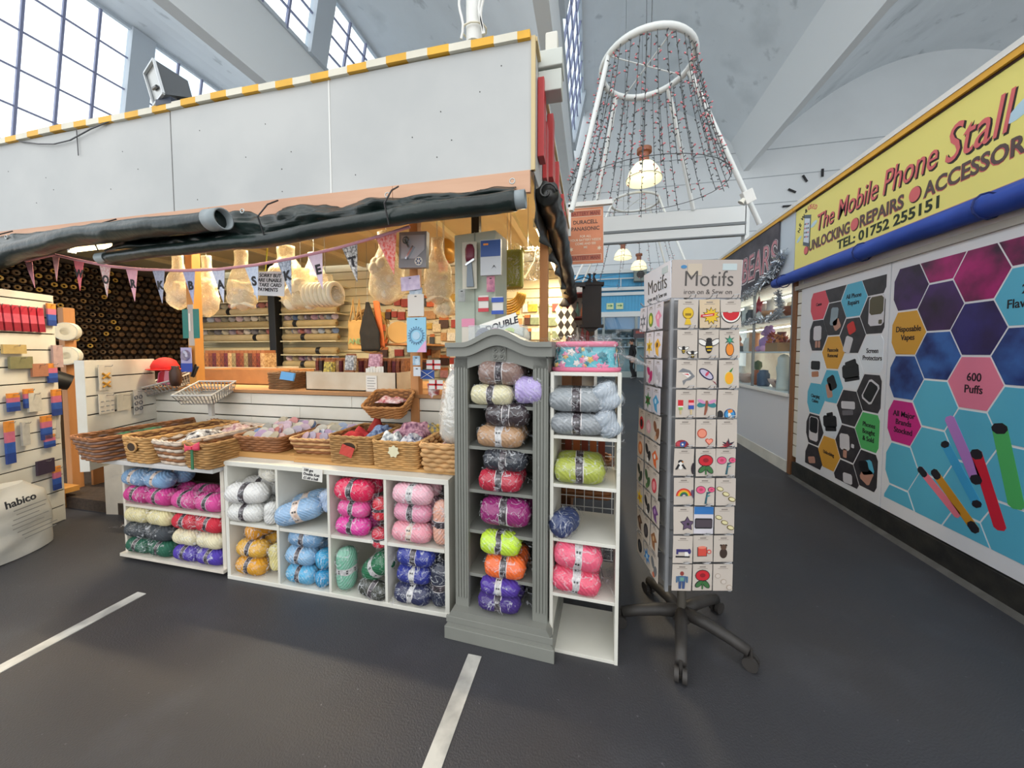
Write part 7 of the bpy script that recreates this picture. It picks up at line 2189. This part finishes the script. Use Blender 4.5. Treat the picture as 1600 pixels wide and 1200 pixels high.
# black hooded cabinet-shaped board
bc = thing('hanging_cabinet', 'black wooden wall cabinet with scrolled top hanging at the stall corner', 'cabinet', (0.0039, 4.7, 1.57), R(3))
BLW = mat('black_wood', '#17110f', .6, col2='#211814', vs=6)
MB().box((-.12, -.06, .03), (.12, .06, .56)).build('case', BLW, bc)
MB().box((-.15, -.075, 0), (.15, .075, .035)).build('base_moulding', BLW, bc)
MB().box((-.15, -.075, .54), (.15, .075, .575)).build('top_moulding', BLW, bc)
for sx in (-1, 1):
    MB().prism([(sx * .15, .575), (sx * .06, .60), (sx * .03, .66), (sx * .055, .70), (sx * .015, .70), (sx * .012, .6), (sx * .0, .575)], -.02, .02, 'XZ').build('scroll', BLW, bc)
MB().prism([(-.1, 0), (.1, 0), (.03, -.05), (-.03, -.05)], -.04, .04, 'XZ').build('drop', BLW, bc)
MB().tube([(0, 0, .62), (-.1, 0, .66), (-.22, 0, .62)], .006, 6).build('bracket', DARK, bc)
MB().box((-.31, -.23, .5), (-.1, -.19, .55)).box((-.12, -.2, .5), (-.09, .0, .55)).build('mount', DARK, bc)
# cross girders over the aisle
gd = thing('aisle_girder', 'pale twin girder spanning the aisle between the stall roofs', 'girder', (0, 0, 0))
GIR = mat('pale_girder', '#cdd0cf', .55)
for a, b, m in ((2.99, 3.2, GIR), (2.83, 2.95, GIR)):
    MB().box((-.27, 5.3, a), (2.0, 5.42, b)).build('beam', m, gd)
MB().box((-.27, 5.29, 2.955), (2.0, 5.32, 2.99)).build('dark_strip', mat('girder_dark_rail', '#6f7476', .6), gd)  # solid dark grey strip between the two beams
MB().box((-.27, 5.29, 2.81), (2.0, 5.32, 2.83)).build('dark_strip', MATS['girder_dark_rail'], gd)
for x in (-.3, 1.99):
    MB().box((x, 5.3, 2.6), (x + .05, 5.42, 3.2)).build('stub', GIR, gd)
# light frames
WT_ = mat('white_tube', '#d9dcda', .4)
BUL = mat('pink_bulb', '#d2737a', .3)
CBL = mat('dark_string', '#4a4e50', .6)
def light_frame(label, cx_, cy_, zr, rr, legs, zb, rb, nstr, seed, tube_r=.028):
    t = thing('light_frame', label, 'light frame', (0, 0, 0))
    MB().tube([(cx_ + rr * math.cos(a), cy_ + rr * math.sin(a), zr) for a in (2 * PI * k / 40 for k in range(40))], tube_r * 1.25, 10, closed=True).build('ring', WT_, t, smooth='all')
    for a in (.5, 2.0):
        MB().tube([(cx_ + rr * math.cos(a), cy_ + rr * math.sin(a), zr), (cx_ - rr * math.cos(a), cy_ - rr * math.sin(a), zr)], .007, 6).build('cross_wire', WT_, t)
    for (lx, ly, lz) in legs:
        a = math.atan2(ly - cy_, lx - cx_)
        MB().tube([(cx_ + rr * math.cos(a), cy_ + rr * math.sin(a), zr), (lx, ly, lz)], tube_r, 10).build('leg', WT_, t, smooth=True)
    MB().tube([(cx_ + rb * math.cos(a), cy_ + rb * .8 * math.sin(a), zb) for a in (2 * PI * k / 30 for k in range(30))], .004, 5, closed=True).build('lower_wire', CBL, t)
    rnd = random.Random(seed)
    for k in range(nstr):
        a = 2 * PI * k / nstr + rnd.uniform(-.05, .05)
        p = Vector((cx_ + rr * math.cos(a), cy_ + rr * math.sin(a), zr - .03))
        q = Vector((cx_ + rb * math.cos(a), cy_ + rb * .8 * math.sin(a), zb + rnd.uniform(-.12, .12)))
        pts = [p.lerp(q, i / 8) + Vector((0, 0, -.05 * math.sin(PI * i / 8))) - Vector(((q - p).x, (q - p).y, 0)) * .06 * math.sin(PI * i / 8) for i in range(9)]
        mb = MB()
        mb.tube(pts, .0035, 4, mi=0)
        nb = 26
        for i in range(nb):
            c = lerp3(pts, (i + rnd.random() * .6) / nb)
            d = Vector((rnd.gauss(0, 1), rnd.gauss(0, 1), .3)).normalized()
            mb.bar(c, c + d * .028, .008, .008, mi=0)
            if rnd.random() < .45:
                mb.bar(c + d * .028, c + d * .045, .011, .011, mi=1)
        mb.build('light_string', [CBL, BUL], t)
    return t
light_frame('large white cone frame of pink light strings over the aisle', .58, 4.3, 4.46, .49, [(-0.2153, 3.8341, 2.75), (.0, 5.05, 2.95), (1.9278, 4.727, 2.76), (1.35, 5.3, 3.2)], 3.12, .86, 34, 4)
light_frame('smaller distant white cone frame beyond the aisle girder', 1.0, 9.0, 4.85, .55, [(-.5, 8.3, 2.66), (-.5, 10.2, 2.66), (2.2, 8.3, 2.66), (2.2, 10.2, 2.66)], 3.0, 1.0, 10, 8, .024)
hc = tag(MB().tube([(.62, 4.3, 4.46), (.66, 4.45, 6.5), (.8, 5.5, 13.9)], .005, 5).build('suspension_wire', CBL), 'thin dark wire holding the large light frame from the roof', 'wire')
sl = thing('spot_box', 'small white spotlight box strapped to the cone frame leg', 'spotlight', (1.7054, 4.5, 2.9955), rot=(R(10), R(-25), 0))
MB().box((-.05, -.04, -.07), (.06, .04, .07)).build('box', WHITE, sl, bev=.006)
MB().lathe([(.02, 0), (.035, -.05), (.03, -.05)], seg=12).build('lens', mat('lens_pale', '#e0ddd0', .2), sl, loc=(-.055, -.03, 0), rot=(0, R(60), 0))
# pendant lamps
def pendant(label, p, r, power):
    t = thing('pendant_lamp', label, 'pendant lamp', p)
    MB().lathe([(r * .28, r * 1.05), (r * .55, r * .95), (r * .85, r * .55), (r, 0), (r * .97, 0), (r * .8, r * .5), (r * .25, r * 1.0)], seg=24).build('shade', mat('glowing_shade', '#f4ecc4', .4, emit=.75), t, smooth='all')
    MB().tube([(r * 1.0 * math.cos(a), r * 1.0 * math.sin(a), r * .1) for a in (2 * PI * k / 24 for k in range(24))], r * .02, 5, closed=True).build('rim', mat('shade_rim', '#a8a080', .5), t)
    MB().lathe([(r * .28, r * 1.05), (r * .28, r * 1.6), (r * .42, r * 1.62), (r * .42, r * 1.85), (0, r * 1.87)], seg=16).build('neck', mat('copper_neck', '#8a5236', .45), t, smooth=True)
    MB().lathe([(r * .22 * math.sin(PI * i / 8), r * .55 - r * .22 * math.cos(PI * i / 8)) for i in range(9)], seg=12).build('bulb', mat('lamp_bulb_glow', '#fff3cf', emit=12.), t, smooth='all')
    MB().tube([(0, 0, r * 1.85), (0, 0, 14.45 - p[2])], .006, 5).build('cable', CBL, t)
    return t
pendant('near pendant lamp with glowing dome shade and copper neck', (1.0611, 8, 4.874), .36, 60)
pendant('farther pendant lamp with glowing dome beneath the girder', (1.1455, 14, 4.7965), .33, 60)
pendant('bright pendant lamp by the far shop fronts', (1.9737, 16, 4.83), .34, 60)

# far shops
fs = thing('far_shopfront', 'distant shop fronts with blue boarded upper panels and glazing', 'shopfront', (0, 0, 0))
SKYB = mat('blue_boarding', '#4a9fcb', .55, var=.04, vs=3)
WF = mat('far_white', '#d5dadb', .6)
for z0, z1 in ((3.25, 4.05), (4.45, 5.15)):
    x = -3.0
    while x < 8:
        MB().box((x, 18.2, z0), (x + .145, 18.26, z1)).build('board', SKYB, fs)
        x += .15
MB().box((-3, 18.26, 2.4), (8, 18.3, 5.3)).build('backing', mat('deep_blue', '#357fa8', .6), fs)
for z0, z1 in ((4.05, 4.2), (4.3, 4.45), (3.0, 3.25), (5.15, 5.3)):
    MB().box((-3, 18.1, z0), (8, 18.22, z1)).build('rail', WF, fs)
MB().tube([(-3, 18.0, 4.85), (8, 18.0, 4.85)], .03, 6).build('handrail', WF, fs)
for x in (0.2, 1.4, 3.2):
    MB().tube([(x, 18.0, 4.3), (x, 18.0, 4.85)], .025, 6).build('handrail_post', WF, fs)
for x in (-3, -1.2, .55, 2.1, 3.6, 5.2, 7):
    MB().box((x, 18.1, 0), (x + .12, 18.2, 3.0)).build('mullion', mat('far_frame', '#8f9b9b', .5), fs)
for a, b in zip((-3, -1.2, .55, 2.1, 3.6, 5.2), (-1.2, .55, 2.1, 3.6, 5.2, 7)):
    MB().box((a + .12, 18.14, .3), (b, 18.16, 3.0)).build('pane', GLASS, fs)
MB().box((-3, 18.1, 0), (8, 18.2, .3)).build('stall_riser', mat('far_riser', '#a3b0ae', .6), fs)
MB().box((-3, 19.6, 0), (8, 19.7, 3.0)).build('shop_back', mat('far_shop_back', '#a9b8b5', .7, var=.1, vs=2), fs)
for z in (1.5, 1.95, 2.4):
    MB().box((-3, 19.2, z), (8, 19.6, z + .06)).build('shelf', WF, fs)
rnd = random.Random(6)
for z, nm in ((1.56, 'lower'), (2.01, 'middle'), (2.46, 'upper')):
    x = .1
    i = 0
    while x < 4.2:
        i += 1
        w = rnd.uniform(.12, .3)
        c = rnd.choice((('#d9dcda', 'white'), ('#8fb0b0', 'teal'), ('#c9b8a0', 'buff'), ('#6f7f86', 'grey')))
        bx_ = thing('stock_box', '%s stock box, %s along the %s shelf of the far shop' % (c[1], ORDN[i], nm), 'box', (x + w / 2, 19.35, z), group='stock boxes in the far shop')
        MB().box((-w / 2, -.1, 0), (w / 2, .1, rnd.uniform(.15, .3))).build('box', mat('stock_' + c[1], c[0], .6), bx_)
        MB().box((-w / 4, -.104, .04), (w / 4, -.1, .1)).build('label', PAPER, bx_)
        x += w + rnd.uniform(.03, .2)
nsb = thing('notice_board', 'dark menu board beside the far shop window', 'notice board', (2.3042, 17.8, 2.0278))
MB().box((-.25, -.02, -(2.3042, 17.8, 2.0278)[2]), (-.2, .02, -.1)).build('leg', DARK, nsb)
MB().box((.2, -.02, -(2.3042, 17.8, 2.0278)[2]), (.25, .02, -.1)).build('leg', DARK, nsb)
MB().box((-.3, -.03, -.1), (.3, .03, .35)).build('board', mat('menu_dark', '#4a4046', .6), nsb)
MB().box((-.2, -.035, .12), (.2, -.03, .25)).build('headline', mat('menu_red', '#9a4a44', .6), nsb)
eq = thing('exit_sign', 'small pale framed arrow signs high on the blue boarding', 'sign', (1.1232, 18.17, 3.4851))
for x in (-.38, .08):
    MB().box((x, -.02, -.1), (x + .34, .02, .2)).build('frame', mat('pale_lime', '#c9d8a8', .5), eq)
    MB().prism([(x + .06, .05), (x + .2, .05), (x + .2, .0), (x + .3, .07), (x + .2, .14), (x + .2, .09), (x + .06, .09)], -.03, -.02, 'XZ').build('arrow', mat('exit_green', '#3f8a5a', .5), eq)
spk = thing('wall_speaker', 'dark square loudspeaker on the far white wall', 'speaker', (2.2712, 17.9, 4.9477))
MB().box((-.28, -.2, -.3), (.28, .2, .3)).build('case', mat('speaker_grey', '#7f8a86', .6), spk)
MB().prism(ell(0, 0, .18, .18, 18), -.22, -.2, 'XZ').build('cone', DARK, spk)
# kiosk beyond the wool stall (cream cabinet with shelf goods)
kz = thing('gift_kiosk', 'narrow open shelf kiosk with bottles beyond the wool stall', 'kiosk', (-.25, 5.2, 0))
MB().box((-1.5, .4, 0), (.35, .45, 2.3)).build('back', OFFW, kz)
for z in (.7, 1.05, 1.4, 1.75, 2.1):
    MB().box((-1.4, 0, z), (.3, .4, z + .02)).build('shelf', mat('kiosk_red_shelf', '#8a3a34', .6), kz)
MB().box((.3, 0, 0), (.33, .42, 2.3)).build('side', WHITE, kz)
rnd = random.Random(8)
for i in range(10):
    c = rnd.choice((('#c46a3a', 'amber'), ('#8a2f2a', 'claret'), ('#d8cfc0', 'cream'), ('#4a6a5a', 'green')))
    row = i % 3
    b_ = thing('kiosk_bottle', '%s bottle, %s along %s kiosk shelf beyond the wool stall' % (c[1], ORDN[i // 3 + 1], ('the low', 'the mid', 'the high')[row]), 'bottle', (-.2 + (i // 3) * .075, 5.3, (1.07, 1.42, 1.77)[row]), group='kiosk bottles')
    MB().lathe([(.028, 0), (.03, .1), (.012, .15), (.012, .2), (0, .2)], seg=12).build('glass', mat('bottle_' + c[1], c[0], .3), b_, smooth=True)
    MB().lathe([(.014, .2), (.014, .225), (0, .225)], seg=10).build('cap', DARK, b_)
# stalls farther down both sides of the aisle
for x0, x1, lab in ((-2.6, -.4, 'white boarded stall farther down behind the gift kiosk'), (2.1, 4.2, 'white boarded stall farther down beyond the bear stall')):
    fst = thing('far_stall', lab, 'stall', (0, 0, 0))
    MB().box((x0, 7.7, 0), (x1, 11.0, 2.0)).build('body', mat('far_stall_board', '#cfd2d0', .6), fst)
    MB().box((x0 - .06, 7.6, 2.0), (x1 + .06, 11.06, 2.62)).build('fascia', WF, fst)
    MB().box((x0 - .08, 7.58, 2.62), (x1 + .08, 11.08, 2.66)).build('edge', STRP, fst)
# wall clock on the far right wall
ck_ = thing('wall_clock', 'large white wall clock of black hour strokes above the bear stall', 'clock', (10.7232, 19.95, 8.3843))
for k in range(12):
    a = k * PI / 6
    MB().bar((1.25 * math.sin(a), -.02, 1.25 * math.cos(a)), (1.62 * math.sin(a), -.02, 1.62 * math.cos(a)), .09, .03, up=(0, 1, 0)).build('hour_stroke', DARK, ck_)
MB().bar((0, -.03, 0), (.35, -.03, 1.1), .08, .02, up=(0, 1, 0)).build('minute_hand', DARK, ck_)
MB().bar((0, -.03, 0), (-.6, -.03, .3), .09, .02, up=(0, 1, 0)).build('hour_hand', DARK, ck_)
MB().prism(ell(0, 0, .12, .12, 14), -.05, -.0, 'XZ').build('boss', DARK, ck_)

# ------------------------------------------------------------------ person walking in the aisle
def person(label, loc, face, H=1.78):
    bones = {'pelvis': (0, 0, .93, .135), 'waist': (.0, 0, 1.08, .13), 'chest': (.01, 0, 1.30, .155), 'neck0': (.01, 0, 1.47, .07), 'neck': (.02, 0, 1.53, .055), 'head0': (.035, 0, 1.60, .072), 'head1': (.03, 0, 1.69, .085), 'head2': (.02, 0, 1.76, .05), 'nose': (.118, 0, 1.645, .016),
             'shl': (0, .17, 1.42, .07), 'ell': (-.06, .23, 1.16, .052), 'wrl': (.06, .23, .95, .036), 'pml': (.09, .225, .89, .034), 'shr': (0, -.17, 1.42, .07), 'elr': (-.10, -.22, 1.17, .052), 'wrr': (.10, -.18, 1.03, .036), 'pmr': (.15, -.165, .99, .034),
             'hil': (0, .09, .88, .095), 'knl': (.08, .095, .50, .062), 'anl': (-.04, .10, .10, .045), 'hel': (-.07, .10, .05, .04), 'tol': (.10, .105, .035, .034), 'hir': (0, -.09, .88, .095), 'knr': (-.02, -.095, .50, .062), 'anr': (-.22, -.10, .13, .045), 'her': (-.25, -.10, .08, .04), 'tor': (-.09, -.105, .035, .034)}
    links = [('pelvis', 'waist'), ('waist', 'chest'), ('chest', 'neck0'), ('neck0', 'neck'), ('neck', 'head0'), ('head0', 'head1'), ('head1', 'head2'), ('head0', 'nose'), ('chest', 'shl'), ('shl', 'ell'), ('ell', 'wrl'), ('wrl', 'pml'), ('chest', 'shr'), ('shr', 'elr'), ('elr', 'wrr'), ('wrr', 'pmr'),
             ('pelvis', 'hil'), ('hil', 'knl'), ('knl', 'anl'), ('anl', 'hel'), ('anl', 'tol'), ('pelvis', 'hir'), ('hir', 'knr'), ('knr', 'anr'), ('anr', 'her'), ('anr', 'tor')]
    for s, (px, py, pz) in (('l', (.09, .225, .89)), ('r', (.15, -.165, .99))):
        for k in range(5):
            off = (k - 2) * .014
            L = (.05, .08, .085, .08, .062)[k] if k else .055
            a = 'f%s%da' % (s, k)
            b = 'f%s%db' % (s, k)
            sg = 1 if s == 'l' else -1
            base = (px + (.012 if k else .03), py + off * sg * .6, pz - .03 - (.0 if k else -.02))
            bones[a] = (*base, .0095)
            bones[b] = (base[0] + .02 + (.03 if k == 0 else 0), base[1], base[2] - L * .7, .008)
            links += [('pm' + s, a), (a, b)]
    names = list(bones)
    me = bpy.data.meshes.new('body')
    me.from_pydata([bones[n_][:3] for n_ in names], [(names.index(a), names.index(b)) for a, b in links], [])
    o = bpy.data.objects.new('tmp_body', me)
    COL.objects.link(o)
    sk_ = o.modifiers.new('skin', 'SKIN')
    sd_ = me.skin_vertices[0].data
    for i, n_ in enumerate(names):
        r_ = bones[n_][3]
        wide = {'chest': 1.15, 'pelvis': 1.1, 'waist': 1.1}.get(n_, 1)
        sd_[i].radius = (r_ * wide, r_)
        sd_[i].use_root = n_ == 'pelvis'
    sb_ = o.modifiers.new('sub', 'SUBSURF')
    sb_.levels = sb_.render_levels = 2
    dg = bpy.context.evaluated_depsgraph_get()
    bm2 = bpy.data.meshes.new_from_object(o.evaluated_get(dg))
    bpy.data.objects.remove(o)
    skin = mat('skin', '#b98a72', .6)
    for m in (mat('black_hoodie', '#1c1c1f', .85), skin, mat('dark_trousers', '#1a1a1d', .85), mat('grey_shoe', '#8f8f92', .6)):
        bm2.materials.append(m)
    for f in bm2.polygons:
        c = f.center
        hand = (abs(c.y) > .12 and c.z < .955 and c.z > .75 and c.y > 0) or (c.y < -.12 and .8 < c.z < 1.04 and c.x > .08)
        f.material_index = 1 if c.z > 1.535 or hand else (3 if c.z < .085 else (2 if c.z < .9 and abs(c.y) < .2 else 0))
        f.use_smooth = True
    t = thing('person', label, 'person', loc, face)
    t.scale = (1.1, 1.12, 1.04)
    b_ = put('body', bm2, t)
    MB().lathe([(.09, 1.655), (.097, 1.70), (.09, 1.76), (.05, 1.80), (0, 1.81)], (.012, 0, 0), seg=18, wob=lambda i, k: .05 * nz((i, k, 2)) - (.12 if i < 2 and abs(k) in (0, 1, 17) else 0)).build('hair', mat('dark_hair', '#2b2320', .8), t, smooth='all')
    for y in (-.088, .088):
        MB().lathe([(.022 * math.sin(PI * i / 6), -.026 * math.cos(PI * i / 6)) for i in range(7)], (.02, y, 1.645), seg=10, sq=.5).build('ear', skin, t, smooth='all')
    for y in (-.035, .035):
        MB().lathe([(.010 * math.sin(PI * i / 6), -.008 * math.cos(PI * i / 6)) for i in range(7)], (.106, y, 1.665), seg=8).build('eye', DARK, t, smooth='all')
    MB().bar((.108, -.024, 1.605), (.108, .024, 1.605), .008, .006).build('mouth', mat('lip', '#8a5048', .6), t)
    MB().tube([(-.05 + .1 * math.cos(a), .11 * math.sin(a), 1.47 + .02 * math.cos(a)) for a in (2 * PI * k / 18 for k in range(18))], .03, 8, closed=True).build('hood', MATS['black_hoodie'], t, smooth='all')
    return t
person('person in black hoodie and trousers walking between the far stalls', (1.8799, 17.129, 0), PI + .25)

bpy.data.scenes.remove(TSC)
